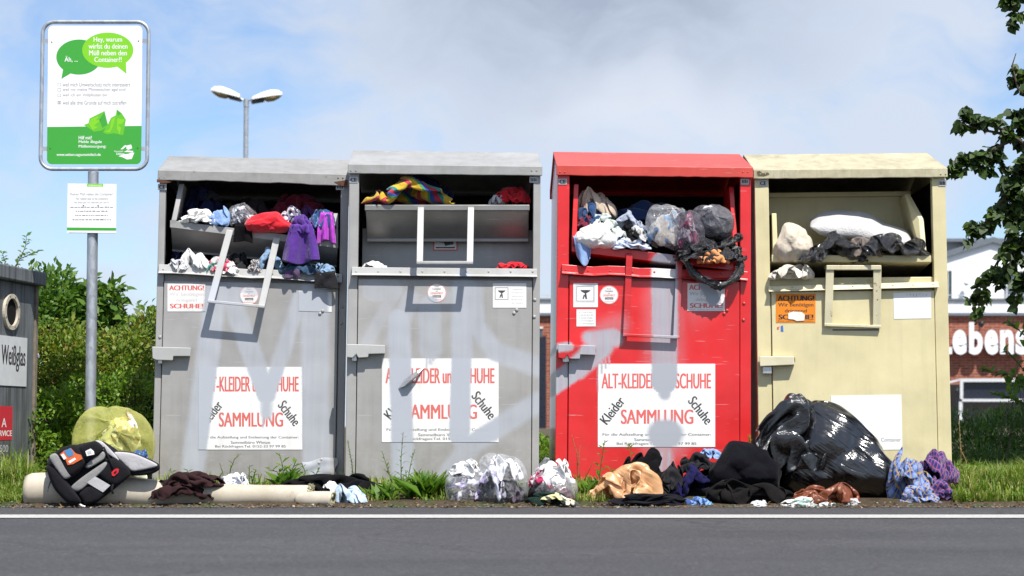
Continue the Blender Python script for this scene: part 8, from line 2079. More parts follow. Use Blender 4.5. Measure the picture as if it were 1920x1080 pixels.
T_SIMPLE = np.array([[0, 0, 0], [.45, -.5, .10], [1, 0, -.10], [.45, .5, .10]])
T_HEART = np.array([[0, 0, 0], [-.10, -.30, .05], [.25, -.52, .09], [.62, -.34, .03], [1, 0, -.16], [.62, .34, .03], [.25, .52, .09], [-.10, .30, .05]])
def leaves(name, pos, ax, nr, length, width, tmpl, mat, parent=None, origin=(0, 0, 0)):
    N = len(pos)
    ax = ax / (np.linalg.norm(ax, axis=1)[:, None] + 1e-9)
    sd = np.cross(nr, ax); sd /= (np.linalg.norm(sd, axis=1)[:, None] + 1e-9); nn = np.cross(ax, sd)
    k = len(tmpl)
    V = pos[:, None] + tmpl[None, :, 0:1] * ax[:, None] * length[:, None, None] + tmpl[None, :, 1:2] * sd[:, None] * width[:, None, None] + tmpl[None, :, 2:3] * nn[:, None] * length[:, None, None]
    F = np.arange(N * k).reshape(N, k)
    return np_mesh(name, V.reshape(-1, 3) - np.array(origin), F, mat, parent)

def tubes(mb, paths, r0, r1=.3, k=5):
    for p in paths:
        m_ = len(p); mb.tube(p, [r0 * (1 + (r1 - 1) * i / (m_ - 1)) for i in range(m_)], k, cap=False)

def shrub(name, label, cat, blobs, n, size, mat, group, seed, dens=.55, tmpl=T_SIMPLE, sprigs=(), asp=.55, up=.5, stem_r=.012):
    """blobs: [(u, v, ru, rv, y, depth)] photo lumps of foliage; sprigs: photo polylines of shoots [(u,v)...] at y"""
    rs = np.random.RandomState(seed)
    B = []
    for (u, v, ru, rv, y, dep) in blobs:
        c = at(u, v, y); B.append((np.array(c), np.array([at(u + ru, v, y).x - c.x, dep, at(u, v - rv, y).z - c.z])))
    base = Vector((np.mean([b_[0][0] for b_ in B]), np.mean([b_[0][1] for b_ in B]), .08))
    root = empty(name, base, label, cat, group)
    vol = np.array([np.prod(b_[1]) ** .75 for b_ in B]); pick = rs.choice(len(B), n, p=vol / vol.sum())
    d = rs.normal(size=(n, 3)); d /= np.linalg.norm(d, axis=1)[:, None]
    rad = dens + (1 - dens) * rs.rand(n) ** .7
    C = np.array([B[i][0] for i in pick]); Rr = np.array([B[i][1] for i in pick])
    lump = 1 + .30 * wob(rs, d * 1.0 + pick[:, None] * .7, 5) + .20 * wob(rs, C + d, 12)
    pos = C + d * Rr * (rad * lump)[:, None]
    # gaps between the twigs
    gap = wob(rs, pos, 7, 6) + .8 * wob(rs, pos, 18, 6)
    keep = (gap > -.30) & (pos[:, 2] > .06)
    pos = pos[keep]; d = d[keep]
    ax = d * .8 + rs.normal(size=pos.shape) * .7 + np.array([0, 0, up])
    nr = rs.normal(size=pos.shape) * .6 + np.array([.1, -.3, 1])
    L = size * rs.uniform(.6, 1.25, len(pos))
    mb = MB().m(BARK); paths = []
    for (c, r) in B:
        for q in range(3):
            e = c + rs.normal(size=3) * r * .4
            st = np.array([c[0] + rs.normal() * .15, c[1] + rs.normal() * .1, .02])
            md = (st + e) / 2 + rs.normal(size=3) * .06
            paths.append([Vector(st - np.array(base)), Vector(md - np.array(base)), Vector(e - np.array(base))])
    tubes(mb, paths, stem_r)
    P2, A2, N2, L2 = [], [], [], []
    for (y, pl, ls) in sprigs:
        pw = [at(u, v, y + .05 * math.sin(u)) for u, v in pl]
        tubes(mb, [[p - base for p in pw]], .005, .4, 5)
        tot = sum((pw[i + 1] - pw[i]).length for i in range(len(pw) - 1)); m_ = max(4, int(tot / (ls * .42)))
        for q in range(m_):
            t = q / m_ * (len(pw) - 1); i = min(int(t), len(pw) - 2); p = pw[i].lerp(pw[i + 1], t - i); a = (pw[i + 1] - pw[i]).normalized()
            s = 1 if q % 2 else -1
            P2.append(p); A2.append(np.array(a) * .6 + np.array([s * .8, rs.normal() * .5, rs.normal() * .3])); N2.append([rs.normal() * .4, -.5, .9]); L2.append(ls * rs.uniform(.7, 1.2))
    mb.build('branches', root, smooth=True)
    if P2:
        pos = np.concatenate([pos, np.array(P2)]); ax = np.concatenate([ax, np.array(A2)]); nr = np.concatenate([nr, np.array(N2)]); L = np.concatenate([L, np.array(L2)])
    leaves('foliage', pos, ax, nr, L, L * asp * rs.uniform(.8, 1.2, len(L)), tmpl, mat, root, base)
    return root

GS = 'shrubs behind the sign post'
shrub('shrub', 'tall green shrub with long shoots against the sky behind the bottle bank', 'shrub', [(60, 640, 120, 130, 2.6, .7), (20, 590, 70, 80, 2.6, .5), (110, 570, 50, 60, 2.6, .4), (40, 790, 130, 120, 2.4, .6)], 9000, .062, L_GREEN, GS, 1,
      sprigs=[(2.5, [(28, 590), (24, 540), (30, 500), (48, 462), (50, 440)], .05), (2.5, [(8, 560), (14, 520), (38, 485), (58, 476), (75, 470)], .05), (2.5, [(60, 560), (66, 530), (84, 512)], .05), (2.5, [(2, 540), (10, 490), (2, 470)], .05), (2.5, [(34, 540), (14, 500), (0, 492)], .05), (2.6, [(52, 560), (62, 510), (76, 506)], .05)])
shrub('shrub', 'round leaved green shrub directly behind the sign post', 'shrub', [(155, 590, 62, 52, 2.9, .5), (195, 560, 44, 38, 2.9, .4), (120, 600, 40, 50, 2.9, .4), (190, 640, 80, 70, 2.8, .5)], 3200, .066, L_GREEN, GS, 2, dens=.25, tmpl=T_HEART, asp=.8,
      sprigs=[(2.7, [(146, 590), (147, 555), (142, 525), (130, 508)], .075), (2.7, [(196, 570), (205, 545), (226, 540), (240, 545)], .05), (2.7, [(232, 600), (230, 570), (222, 548), (236, 535)], .045), (2.7, [(110, 590), (100, 550), (106, 525)], .06), (2.7, [(178, 560), (176, 530), (184, 512)], .06), (2.7, [(250, 610), (262, 580), (258, 566)], .05), (2.7, [(90, 560), (80, 530), (92, 512)], .06)])
shrub('hedge', 'olive hedge with yellow and reddish tips between bottle bank and crooked container', 'hedge', [(120, 680, 90, 75, 2.0, .5), (230, 690, 80, 75, 2.0, .5), (60, 700, 60, 80, 2.0, .4), (175, 720, 100, 90, 1.9, .5), (285, 640, 40, 60, 2.3, .4)], 15000, .042, L_OLIVE, None, 3,
      sprigs=[(1.9, [(258, 660), (252, 625), (240, 605), (243, 590)], .04), (1.9, [(286, 660), (284, 635), (270, 618)], .04), (1.9, [(100, 640), (96, 610), (104, 596)], .04), (1.9, [(190, 650), (196, 620), (186, 602)], .04), (1.9, [(140, 640), (136, 615), (142, 600)], .04), (1.9, [(215, 650), (222, 625), (218, 610)], .04)])
shrub('shrub', 'low bright green shrub between the yellow sack and the bottle bank', 'shrub', [(105, 800, 62, 75, 1.2, .4), (165, 770, 60, 70, 1.3, .4), (240, 750, 62, 60, 1.3, .4), (80, 860, 60, 50, 1.0, .3), (200, 830, 100, 60, 1.2, .4)], 13000, .036, L_BRIGHT, GS, 4,
      sprigs=[(1.0, [(238, 760), (232, 735), (244, 712)], .035)])
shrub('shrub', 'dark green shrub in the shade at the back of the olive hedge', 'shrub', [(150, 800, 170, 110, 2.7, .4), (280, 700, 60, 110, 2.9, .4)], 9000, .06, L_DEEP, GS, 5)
shrub('shrub', 'bright green bush seen through the gap between the straight grey and the red container', 'shrub', [(1012, 852, 30, 34, 3.0, .3)], 1800, .032, L_BRIGHT, GS, 6)

# right-hand side: dark hedge, young tree, overhanging linden
shrub('hedge', 'dark green needle hedge below the brick shop at the right', 'hedge', [(1800, 850, 90, 80, 3.4, .6), (1890, 845, 90, 85, 3.6, .6), (1970, 840, 80, 90, 3.6, .6), (1840, 900, 120, 60, 2.6, .5)], 26000, .055, L_NEEDLE, None, 7, asp=.22, up=.9, dens=.6)
yt = 2.0
shrub('young_tree', 'slender young tree with big pale green leaves in front of the shop sign', 'tree', [(1915, 650, 14, 40, yt, .15), (1905, 720, 20, 24, yt, .15), (1945, 680, 26, 70, yt, .25)], 110, .075, L_WEED, None, 8, dens=.2, tmpl=T_HEART, asp=.7, stem_r=.004,
      sprigs=[(yt, [(1930, 720), (1895, 702), (1860, 698), (1838, 690)], .06), (yt, [(1935, 640), (1905, 615), (1888, 600)], .06), (yt, [(1930, 760), (1890, 745), (1856, 735)], .06), (yt, [(1925, 700), (1900, 670), (1880, 655)], .055)])
def linden():
    rs = np.random.RandomState(9); y = .35
    tb = Vector((4.25, 1.5, .08))
    root = empty('linden_tree', tb, 'linden tree overhanging from the right edge with dark heart shaped leaves', 'tree')
    mb = MB().m(BARK)
    T = [(4.25, 1.5, .0), (4.22, 1.48, .6), (4.28, 1.45, 1.4), (4.2, 1.4, 2.4), (4.3, 1.4, 3.6), (4.25, 1.4, 5.2)]
    mb.tube([Vector(p) - tb for p in T], [.16, .13, .12, .10, .075, .03], 12)
    mb.build('trunk', root, smooth=True)
    P, A, Nn, L = [], [], [], []
    limb = MB().m(BARK)
    def branch(pl, y, r, n_tw, spread, lsz=.056, dens=3.0, root_pt=None):
        pw = [at(u, v, y + .03 * math.sin(u * .7)) for u, v in pl]
        if root_pt is not None: pw = [Vector(root_pt)] + pw
        limb.tube([p - tb for p in pw], [r * (1 - .8 * i / (len(pw) - 1)) for i in range(len(pw))], 6, cap=False)
        seg = [(pw[i + 1] - pw[i]).length for i in range(len(pw) - 1)]; tot = sum(seg)
        for q in range(n_tw):
            t = (.12 + .88 * (q + rs.rand()) / n_tw) * tot if root_pt is None else (.3 + .7 * (q + rs.rand()) / n_tw) * tot
            i = 0
            while i < len(seg) - 1 and t > seg[i]: t -= seg[i]; i += 1
            p = pw[i].lerp(pw[i + 1], min(t / seg[i], 1)); a = (pw[i + 1] - pw[i]).normalized()
            dr = Vector((rs.normal() * .8, rs.normal() * .7, rs.normal() * .6 - .25)) + a * .7; dr.normalize()
            ln = spread * rs.uniform(.5, 1.2)
            e = p + dr * ln + Vector((0, 0, -.12 * ln))
            limb.tube([p - tb, (p + dr * ln * .5) - tb, e - tb], [.0035, .0025, .0015], 4, cap=False)
            for k in range(int(rs.randint(5, 9) * dens)):
                s = rs.uniform(.15, 1.05); pp = p + dr * ln * s + Vector((0, 0, -.12 * ln * s * s))
                P.append(np.array(pp) + rs.normal(size=3) * .012); A.append(np.array([rs.normal() * .7, rs.normal() * .6, -.55 + rs.normal() * .5])); Nn.append([rs.normal() * .7, -.6 + rs.normal() * .5, .7]); L.append(lsz * rs.uniform(.6, 1.2))
    hub = (4.25, 1.45, 2.1)
    branch([(1960, 300), (1900, 255), (1850, 245), (1800, 232)], y, .02, 13, .13, root_pt=(4.2, 1.4, 2.5))
    branch([(1900, 262), (1850, 285), (1812, 295), (1795, 318)], y, .012, 12, .11)
    branch([(1895, 250), (1840, 222), (1797, 218)], y, .009, 8, .09)
    branch([(1980, 200), (1935, 190), (1908, 165), (1898, 122), (1905, 100)], y, .014, 9, .10, root_pt=(4.25, 1.4, 2.8))
    branch([(1950, 330), (1905, 350), (1870, 385), (1850, 415), (1825, 432)], y, .014, 14, .11)
    branch([(1960, 360), (1920, 400), (1895, 450), (1865, 500), (1845, 540), (1835, 572)], y, .012, 15, .10)
    branch([(1970, 420), (1930, 440), (1905, 470), (1880, 520)], y, .012, 12, .10)
    branch([(1980, 480), (1945, 500), (1920, 520), (1912, 545)], y, .010, 8, .10)
    branch([(1975, 250), (1940, 280), (1915, 310), (1900, 345)], y, .012, 16, .13)
    branch([(1965, 310), (1930, 350), (1912, 390)], y, .012, 14, .13)
    branch([(1985, 120), (1945, 160), (1920, 215), (1905, 240)], y, .012, 12, .12)
    branch([(1990, 90), (1940, 110), (1912, 150)], y, .010, 9, .10)
    branch([(1960, 30), (1925, 20), (1898, 30), (1890, 52)], y, .012, 10, .09, root_pt=(4.3, 1.4, 3.4))
    branch([(1960, -20), (1920, -15), (1890, -5)], y, .012, 10, .10)
    limb.build('branches', root, smooth=True)
    # unseen rest of the crown, added to shade the overhanging leaves
    n = 9000
    c = [(5.9, .6, 4.6, 1.5, 1.3, 1.5), (4.8, .0, 3.3, .8, .9, .8), (5.0, .9, 2.7, .8, .9, .8), (5.6, 0, 5.2, 1.2, 1.2, 1.0)]
    for i in range(n):
        x_, y_, z_, a, b_, cc = c[i % 4]
        d = rs.normal(size=3); d /= np.linalg.norm(d); r_ = rs.uniform(.5, 1) 
        p = np.array([x_ + d[0] * a * r_, y_ + d[1] * b_ * r_, z_ + d[2] * cc * r_])
        q = p - np.array(CAM); dep = q[1] * math.cos(PITCH) + q[2] * math.sin(PITCH)
        if 960 + FPX * q[0] / dep < 1935 and (540 - FPX * (q[2] * math.cos(PITCH) - q[1] * math.sin(PITCH)) / dep) > -70: continue   # skips leaves that would come into view
        P.append(p); A.append(d + np.array([0, 0, -.5])); Nn.append(rs.normal(size=3) * .6 + np.array([0, 0, 1])); L.append(.10 * rs.uniform(.7, 1.2))
    L = np.array(L)
    leaves('crown', np.array(P), np.array(A), np.array(Nn), L, L * .92, T_HEART, L_LIME, root, tb)
linden()

# ================================================================== weeds and grass
def weed(label, px, stems, y, leaf, mat, seed, asp=.3, basal=0, cat='weed', bl=.12, bmat=None, twig=TWIG):
    """stems = photo polylines"""
    rs = np.random.RandomState(seed)
    p0 = at(*px, y); base = Vector((p0.x, y, ground_z(y)))
    root = empty('weed', base, label, cat, 'weeds growing at the feet of the containers')
    mb = MB().m(twig); P, A, Nn, L = [], [], [], []
    for pl in stems:
        pw = [at(u, v, y + rs.normal() * .02) for u, v in pl]; pw[0].z = min(pw[0].z, base.z)
        mb.tube([p - base for p in pw], [.004 * (1 - .6 * i / (len(pw) - 1)) for i in range(len(pw))], 5, cap=False)
        tot = sum((pw[i + 1] - pw[i]).length for i in range(len(pw) - 1)); m_ = max(5, int(tot / (leaf * .30)))
        for q in range(m_):
            t = q / m_ * (len(pw) - 1); i = min(int(t), len(pw) - 2); p = pw[i].lerp(pw[i + 1], t - i); a = (pw[i + 1] - pw[i]).normalized()
            an = q * 2.4
            P.append(p); A.append(np.array(a) * .55 + np.array([math.cos(an), math.sin(an) * .8, .15])); Nn.append([-math.cos(an) * .5, -.3, 1]); L.append(leaf * (1.15 - .65 * q / m_) * rs.uniform(.7, 1.2))
    for q in range(basal):
        an = rs.uniform(0, 6.28); P.append(np.array(base) + np.array([rs.normal() * .04, rs.normal() * .03, 0])); A.append([math.cos(an) * .8, math.sin(an) * .5, rs.uniform(.5, 1.4)]); Nn.append([-math.cos(an), -.5, .8]); L.append(bl * rs.uniform(.6, 1.2))
    mb.build('stems', root, smooth=True)
    L = np.array(L); leaves('leaves', np.array(P), np.array(A, dtype=float), np.array(Nn, dtype=float), L, L * asp, T_SIMPLE, mat, root, base)
    return root
weed('broad leaved weed with bright lettuce green leaves below the crooked poster', (540, 905), [[(533, 905), (530, 875), (524, 850)], [(545, 905), (548, 880), (556, 862)], [(538, 905), (520, 885), (500, 878)]], -.42, .085, L_WEED, 1, .42, 26, bl=.14)
weed('thin feathery weed left of the broad leaved weed', (425, 905), [[(428, 905), (432, 880), (440, 860), (452, 850)], [(420, 905), (418, 888), (412, 868)]], -.35, .05, L_WEED, 2, .28, 10, bl=.10)
weed('narrow upright weed between the white shirt and the broad leaved weed', (468, 908), [[(468, 908), (467, 890), (468, 872)], [(472, 908), (476, 892), (480, 880)]], -.40, .05, L_WEED, 3, .3, 6, bl=.08)
weed('sprawling weed at the dented corner of the crooked container', (578, 908), [[(570, 908), (572, 885), (566, 868)], [(585, 908), (592, 890), (600, 876)]], -.35, .05, L_WEED, 4, .3, 10, bl=.09)
weed('low weed right of the backpack', (335, 905), [[(330, 905), (326, 890), (318, 880)], [(352, 905), (356, 892), (350, 880)]], -.5, .05, L_WEED, 5, .3, 12, bl=.10)
weed('tall branching weed with seed heads in front of the straight grey container', (760, 945), [[(757, 945), (752, 900), (752, 860), (756, 810)], [(770, 945), (764, 905), (770, 870), (778, 842)], [(740, 945), (735, 905), (724, 870), (716, 845)], [(748, 945), (742, 900), (720, 880)], [(765, 945), (780, 905), (788, 880)]], -.62, .06, L_WEED, 6, .26, 20, bl=.12)
weed('bushy green weed in front of the straight grey container, left of the stuffed bags', (800, 945), [[(770 + q * 7, 948), (766 + q * 7.5, 918), (760 + q * 8.5, 882 + (q % 3) * 12)] for q in range(10)], -.80, .065, L_WEED, 7, .34, 80, bl=.16)
weed('low clump of weed between the jeans and the tall branching weed', (720, 945), [[(700 + q * 9, 948), (698 + q * 10, 932), (694 + q * 10, 918)] for q in range(5)], -.85, .04, L_WEED, 8, .34, 40, bl=.10)
weed('thin dry stalk with a seed head beside the straight grey container', (656, 905), [[(662, 905), (660, 870), (653, 833), (652, 826)]], -.15, .02, L_WEED, 9, .3, 0)
weed('reddish dry dock stalks in front of the red container', (1090, 940), [[(1088, 940), (1084, 890), (1082, 850), (1072, 815)], [(1092, 940), (1096, 900), (1110, 870)], [(1086, 940), (1084, 880), (1088, 835)]], -.60, .018, L_RED, 10, .35, 0, twig=simple('red_stalk', (.28, .11, .05), .8))
weed('green dock plant with upright leaves between the stuffed bags and the orange bag', (1120, 945), [[(1118, 945), (1124, 900), (1128, 860), (1134, 825)], [(1125, 945), (1140, 905), (1146, 875)], [(1105, 945), (1106, 925), (1102, 910)]], -.68, .075, L_WEED, 11, .34, 22, bl=.11)
weed('small green weed above the black jacket at the red container', (1182, 850), [[(1182, 852), (1182, 842), (1180, 832)]], -.35, .045, L_WEED, 12, .4, 6, bl=.06)
weed('yellow flowering weed between the red container and the big black bag', (1407, 830), [[(1407, 860), (1406, 832), (1404, 816)]], -.20, .03, L_BRIGHT, 13, .5, 4, bl=.06)
weed('dry tall stalk leaning at the right of the cream container', (1800, 900), [[(1800, 905), (1802, 850), (1798, 785)], [(1808, 905), (1812, 865), (1800, 840)]], -.30, .03, L_RED, 14, .2, 0, twig=simple('dry_stalk', (.30, .22, .09), .8))
weed('leafy green weed right of the checked shirt', (1812, 910), [[(1806, 915), (1806, 885), (1796, 862)], [(1818, 915), (1826, 885), (1838, 866)], [(1812, 915), (1815, 890), (1814, 872)]], -.45, .065, L_WEED, 15, .45, 24, bl=.12)

def grass(label, regions, seed, n, hmin, hmax):
    rs = np.random.RandomState(seed)
    P = []; H = []
    for (u0, u1, y0, y1, w_, hs) in regions:
        m_ = int(n * w_)
        yy = rs.uniform(y0, y1, m_); uu = rs.uniform(u0, u1, m_)
        xx = (uu - 960) / FPX * (yy + 11.33)
        P.append(np.stack([xx, yy, [ground_z(q) - .01 for q in yy]], 1)); H.append(rs.uniform(hmin, hmax, m_) * hs)
    P = np.concatenate(P); H = np.concatenate(H)
    cl = wob(rs, P[:, :2], 9, 6); k = cl > -.55
    P = P[k]; H = H[k] * (1 + .5 * cl[k])
    N = len(P); an = rs.uniform(0, 6.283, N); ln = rs.uniform(.1, 1.3, N) * H
    dx = np.stack([np.cos(an), np.sin(an), np.zeros(N)], 1); sd = np.stack([-np.sin(an), np.cos(an), np.zeros(N)], 1)
    wd = rs.uniform(.0022, .0045, N)[:, None]
    V = np.stack([P - sd * wd, P + sd * wd, P + dx * ln[:, None] * .35 + sd * wd * .8 + np.array([0, 0, 1]) * H[:, None] * .6, P + dx * ln[:, None] * .35 - sd * wd * .8 + np.array([0, 0, 1]) * H[:, None] * .6,
                  P + dx * ln[:, None] + np.array([0, 0, 1]) * (H * (1 - .35 * ln / H))[:, None] * .95], 1).reshape(-1, 3)
    i = np.arange(N)[:, None] * 5
    F = np.concatenate([i + np.array([[0, 1, 2, 3]]), i + np.array([[3, 2, 4, 4]])]).reshape(-1, 4)
    tri = np.concatenate([i + np.array([[0, 1, 2]]), i + np.array([[0, 2, 3]]), i + np.array([[3, 2, 4]])]).reshape(-1, 3)
    o = np_mesh('grass', V, tri, L_GRASS)
    tag(o, label, 'grass', kind='stuff')
grass('green grass growing on the verge beside and behind the containers', [(-120, 75, -1.0, -.5, .20, .55), (-120, 75, -.5, .8, .20, .95), (1780, 2050, -.98, -.5, .20, .6), (1780, 2050, -.5, 1.6, .34, .9), (1795, 2000, -.9, -.1, .08, 1.35), (690, 850, -.95, -.1, .04, .5), (290, 640, -.5, -.05, .025, .7), (1080, 1140, -1.0, -.2, .02, .6), (640, 1400, -.3, -.02, .03, .5), (985, 1040, .2, 2.4, .05, 1.0), (-80, 60, -.5, .6, .04, 1.6)], 3, 30000, .05, .17)
def litter():
    rs = np.random.RandomState(5); n = 900
    uu = rs.uniform(-40, 1980, n); yy = EDGE + np.abs(rs.normal(size=n)) * .16 - .10
    P = np.stack([(uu - 960) / FPX * (yy + 11.33), yy, [(ground_z(q) if q > EDGE else 0) + .006 for q in yy]], 1)
    A = rs.normal(size=(n, 3)) * np.array([1, 1, .25]); Nn = rs.normal(size=(n, 3)) * .3 + np.array([0, 0, 1])
    L = rs.uniform(.008, .032, n)
    o = leaves('leaf_litter', P, A, Nn, L, L * rs.uniform(.4, .8, n), T_SIMPLE, leaf_mat('dry_leaves', [(0, (.08, .04, .02)), (.5, (.17, .09, .04)), (.8, (.28, .19, .09)), (1, (.40, .36, .28))], .1))
    tag(o, 'dry leaves and crumbs along the edge of the asphalt', 'leaf litter', kind='stuff')
    n = 1000; uu = rs.uniform(-40, 1980, n); yy = EDGE + rs.normal(size=n) * .045 - .01
    V = []; F = []
    t = np.array([[1, 0, 0], [-.5, .87, 0], [-.5, -.87, 0], [.1, 0, .45]])
    for i in range(n):
        s = rs.uniform(.003, .011); an = rs.uniform(0, 6.28); c_, s_ = math.cos(an), math.sin(an)
        b_ = len(V); z = .006 if yy[i] < EDGE else .012
        for q in t * s * rs.uniform(.4, 1.5, (4, 3)): V.append(((uu[i] - 960) / FPX * (yy[i] + 11.33) + q[0] * c_ - q[1] * s_, yy[i] + q[0] * s_ + q[1] * c_, z + q[2]))
        F += [(b_, b_ + 1, b_ + 3), (b_ + 1, b_ + 2, b_ + 3), (b_ + 2, b_, b_ + 3)]
    o = np_mesh('gravel', V, F, simple('grit', (.13, .12, .105), .9, var=.4, scale=200))
    tag(o, 'loose grit along the broken edge of the asphalt', 'gravel', kind='stuff')
litter()

# ================================================================== shop building far behind
YB = 40.0
def bk(u, v, d=0.0): return at(u, v, YB - d)
def brick():
    m, n, out = material('red_brick')
    co = n.coord()
    sx = n.new('ShaderNodeSeparateXYZ'); n.put(sx.inputs[0], co)
    cx = n.new('ShaderNodeCombineXYZ'); n.put(cx.inputs[0], sx.outputs[0]); n.put(cx.inputs[1], sx.outputs[2])
    t = n.new('ShaderNodeTexBrick')
    n.put(t.inputs['Vector'], cx.outputs[0])
    t.inputs['Color1'].default_value = (.25, .062, .035, 1); t.inputs['Color2'].default_value = (.33, .105, .06, 1); t.inputs['Mortar'].default_value = (.36, .27, .22, 1)
    t.inputs['Scale'].default_value = 1; t.inputs['Brick Width'].default_value = .26; t.inputs['Row Height'].default_value = .078; t.inputs['Mortar Size'].default_value = .007; t.inputs['Bias'].default_value = -.1
    a = n.noise(co, 2.2, 4, .6)
    c = n.mix(1.0, t.outputs[0], n.ramp(a, [(.3, (.88, .88, .88)), (.7, (1.12, 1.1, 1.1))]), 'MULTIPLY')
    principled(n, out, c, .85, 0, .2, n.bump(t.outputs[1], -.4, .02))
    return m
BRK = brick(); REND = simple('white_render', (.80, .81, .82), .8, var=.04); SLATE = simple('grey_metal', (.14, .16, .185), .5, var=.1); GLAS = simple('window_glass', (.06, .08, .10), .08, spec=.9)
DKG = simple('dark_panel', (.014, .017, .03), .3)
z0 = .1
bx0, bx1 = bk(960, 600).x, bk(2160, 600).x
SB_ = empty('shop_building', ((bx0 + bx1) / 2, YB, z0), 'red brick shop with a white rendered upper floor and balcony behind the containers', 'building')
sb0 = SB_.location.copy()
def shop(xf_d=0): return MB(lambda u, v, d: bk(u, v, d) - sb0)
def part(name, mat, poly, a, b_, parent=None, bev=0):
    return shop().m(mat).slab(poly, a, b_).build(name, parent or SB_, bevel=bev)
bot = 803
part('brick_wall', BRK, [(960, 592), (2160, 592), (2160, bot), (960, bot)], 0, -8)
part('cornice', SLATE, [(950, 586.5), (2170, 586.5), (2170, 592), (950, 592)], .12, -8)
part('balcony_wall', REND, [(955, 563), (2165, 563), (2165, 586.5), (955, 586.5)], .06, -.2)
part('balcony_coping', SLATE, [(950, 559.5), (2170, 559.5), (2170, 563), (950, 563)], .12, -.26)
rl = shop().m(simple('rail_steel', (.55, .57, .6), .4, .3))
rl.slab([(950, 552.5), (2170, 552.5), (2170, 554), (950, 554)], .0, -.05)
for u in range(960, 2165, 22): rl.slab([(u, 554), (u + 1, 554), (u + 1, 559.5), (u, 559.5)], -.01, -.04)
rl.build('balcony_rail', SB_)
up_ = part('upper_wall', REND, [(1690, 520), (1690, 500), (1862, 449), (2110, 520), (2110, 566), (1690, 566)], -2.0, -8)
part('roof', SLATE, [(1680, 512), (1680, 500), (1862, 444), (2130, 516), (2130, 526), (1862, 454)], -1.88, -8)
part('back_roof', SLATE, [(1100, 449), (2150, 446), (2150, 452), (1100, 455)], -4.5, -9)
part('back_wall', REND, [(1110, 455), (1850, 452), (2150, 452), (2150, 566), (1110, 566)], -5, -9)
for poly in ([(1770, 508), (1784, 508), (1784, 560), (1770, 560)], [(1889, 509), (1930, 509), (1930, 560), (1889, 560)]):
    wv = part('window', GLAS, poly, -1.98, -2.02)
    (a0, b0), (a1, _), (_, b1), _ = poly
    m_ = shop().m(simple('window_frame_white', (.62, .64, .65), .5)).slab([(a0 - 1, b0 - 2), (a1 + 1, b0 - 2), (a1 + 1, b0), (a0 - 1, b0)], -1.9, -1.97)
    m_.slab([(a0 - 2, b0), (a0, b0), (a0, b1), (a0 - 2, b1)], -1.9, -1.97).slab([(a1, b0), (a1 + 2, b0), (a1 + 2, b1), (a1, b1)], -1.9, -1.97)
    m_.slab([((a0 + a1) / 2, b0), ((a0 + a1) / 2 + 1.5, b0), ((a0 + a1) / 2 + 1.5, b1), ((a0 + a1) / 2, b1)], -1.9, -1.97)
    m_.build('window_frame', wv)
p = bk(1812, 531, -1.8) - sb0
MB().m(simple('globe_white', (.72, .72, .66), .3)).ball(p, .075, 10).build('globe_lamp', SB_, smooth=True)
p = bk(1842, 606, .3) - sb0
f_ = MB().m(M_BLACK).tube([p + Vector((.05, .1, .02)), p + Vector((-.06, -.05, -.04))], [.05, .085], 12).tube([p + Vector((.05, .3, .02)), p + Vector((.03, .05, .02))], .025, 8).build('floodlight', SB_, smooth=True)
# seen through the gap between the two middle containers
gw = part('window', GLAS, [(1000, 616), (1017, 616), (1017, 690), (1000, 690)], .01, -.1)
part('window_frame', REND, [(999, 613), (1018, 613), (1018, 616), (999, 616)], .05, -.02, gw)
part('dark_awning', DKG, [(985, 638), (1024, 630), (1024, 803), (985, 803)], .9, .2)
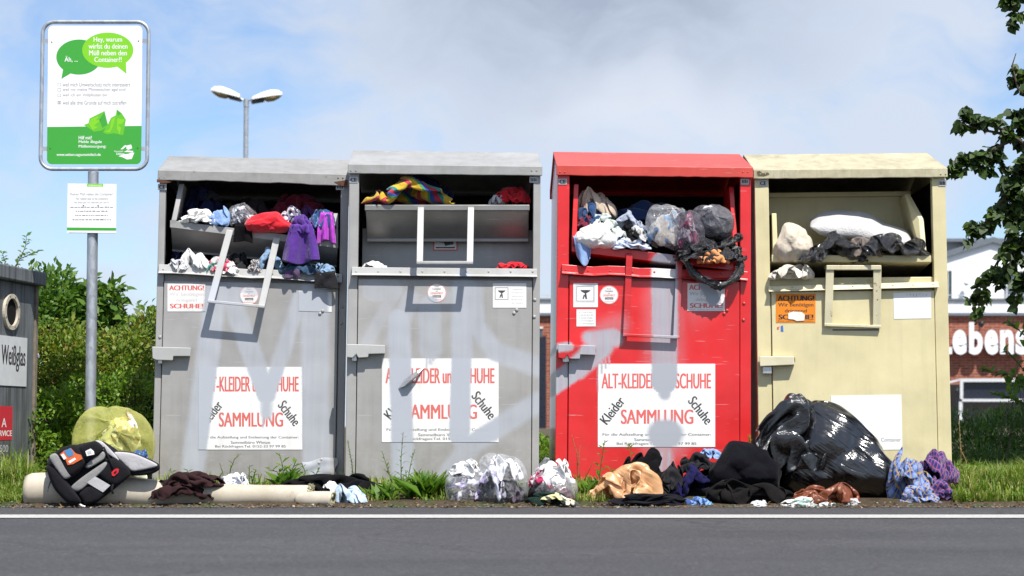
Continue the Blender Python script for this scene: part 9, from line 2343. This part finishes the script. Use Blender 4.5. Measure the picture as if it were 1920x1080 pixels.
# glazed porch with dark blind
WFR = simple('porch_frame_white', (.62, .64, .66), .4)
PO = empty('shop_porch', (bk(1860, 775).x, YB - 1.2, .1), 'white framed porch with dark panels under the shop lettering', 'porch')
po = PO.location.copy()
def porch(name, mat, poly, a, b_):
    return MB(lambda u, v, d: bk(u, v, d) - po).m(mat).slab(poly, a, b_).build(name, PO)
porch('dark_panel', DKG, [(1806, 716), (2020, 716), (2020, 748), (1806, 748)], 1.5, 1.4)
porch('frame', WFR, [(1800, 710), (2020, 709), (2020, 715.9), (1800, 716)], 1.62, 1.38)
porch('frame', WFR, [(1800, 716), (1806, 716), (1806, 748), (1800, 748)], 1.62, 1.38)
porch('frame', WFR, [(1804, 748), (2020, 748), (2020, 753), (1804, 753)], 1.62, 1.38)
porch('frame', WFR, [(1774, 716), (1800, 710), (1800, 714), (1774, 720)], 1.5, 1.2)
porch('post', WFR, [(1798, 753), (1805, 753), (1805, 803), (1798, 803)], 1.6, 1.4)
porch('post', SLATE, [(1793, 725), (1796, 725), (1796, 803), (1793, 803)], 1.2, 1.1)
porch('dark_interior', M_BLACK, [(1778, 721), (2020, 721), (2020, 803), (1778, 803)], .1, .02)
# shop lettering standing on spacers off the wall
LS = empty('shop_sign', bk(1850, 665, .3), 'large white letters of the shop sign on the brick wall', 'sign')
ls0 = LS.location.copy(); LWHT = simple('letter_white', (.78, .80, .82), .35, var=.02)
for ch, u0, u1, v0, v1 in (('L', 1757, 1785, 605, 664), ('e', 1786, 1813, 618, 665), ('b', 1817, 1843, 604, 665), ('e', 1846, 1872, 618, 665), ('n', 1875, 1901, 618, 664), ('s', 1904, 1928, 618, 665)):
    V, F, _, _ = text_mesh(ch, .045)
    b = bmesh.new(); vs = [b.verts.new((u0 + (u1 - u0) * x, v1 + (v0 - v1) * y, 0)) for x, y in V]
    for f in F:
        try: b.faces.new([vs[i] for i in f])
        except ValueError: pass
    ex = bmesh.ops.extrude_face_region(b, geom=list(b.faces))
    for v in [g for g in ex['geom'] if isinstance(g, bmesh.types.BMVert)]: v.co.z = .12
    for v in b.verts: v.co = bk(v.co.x, v.co.y, .22 + v.co.z) - ls0
    bmesh.ops.recalc_face_normals(b, faces=b.faces)
    me = bpy.data.meshes.new('letter'); b.to_mesh(me); b.free(); me.materials.append(LWHT)
    link(bpy.data.objects.new('letter', me), LS)
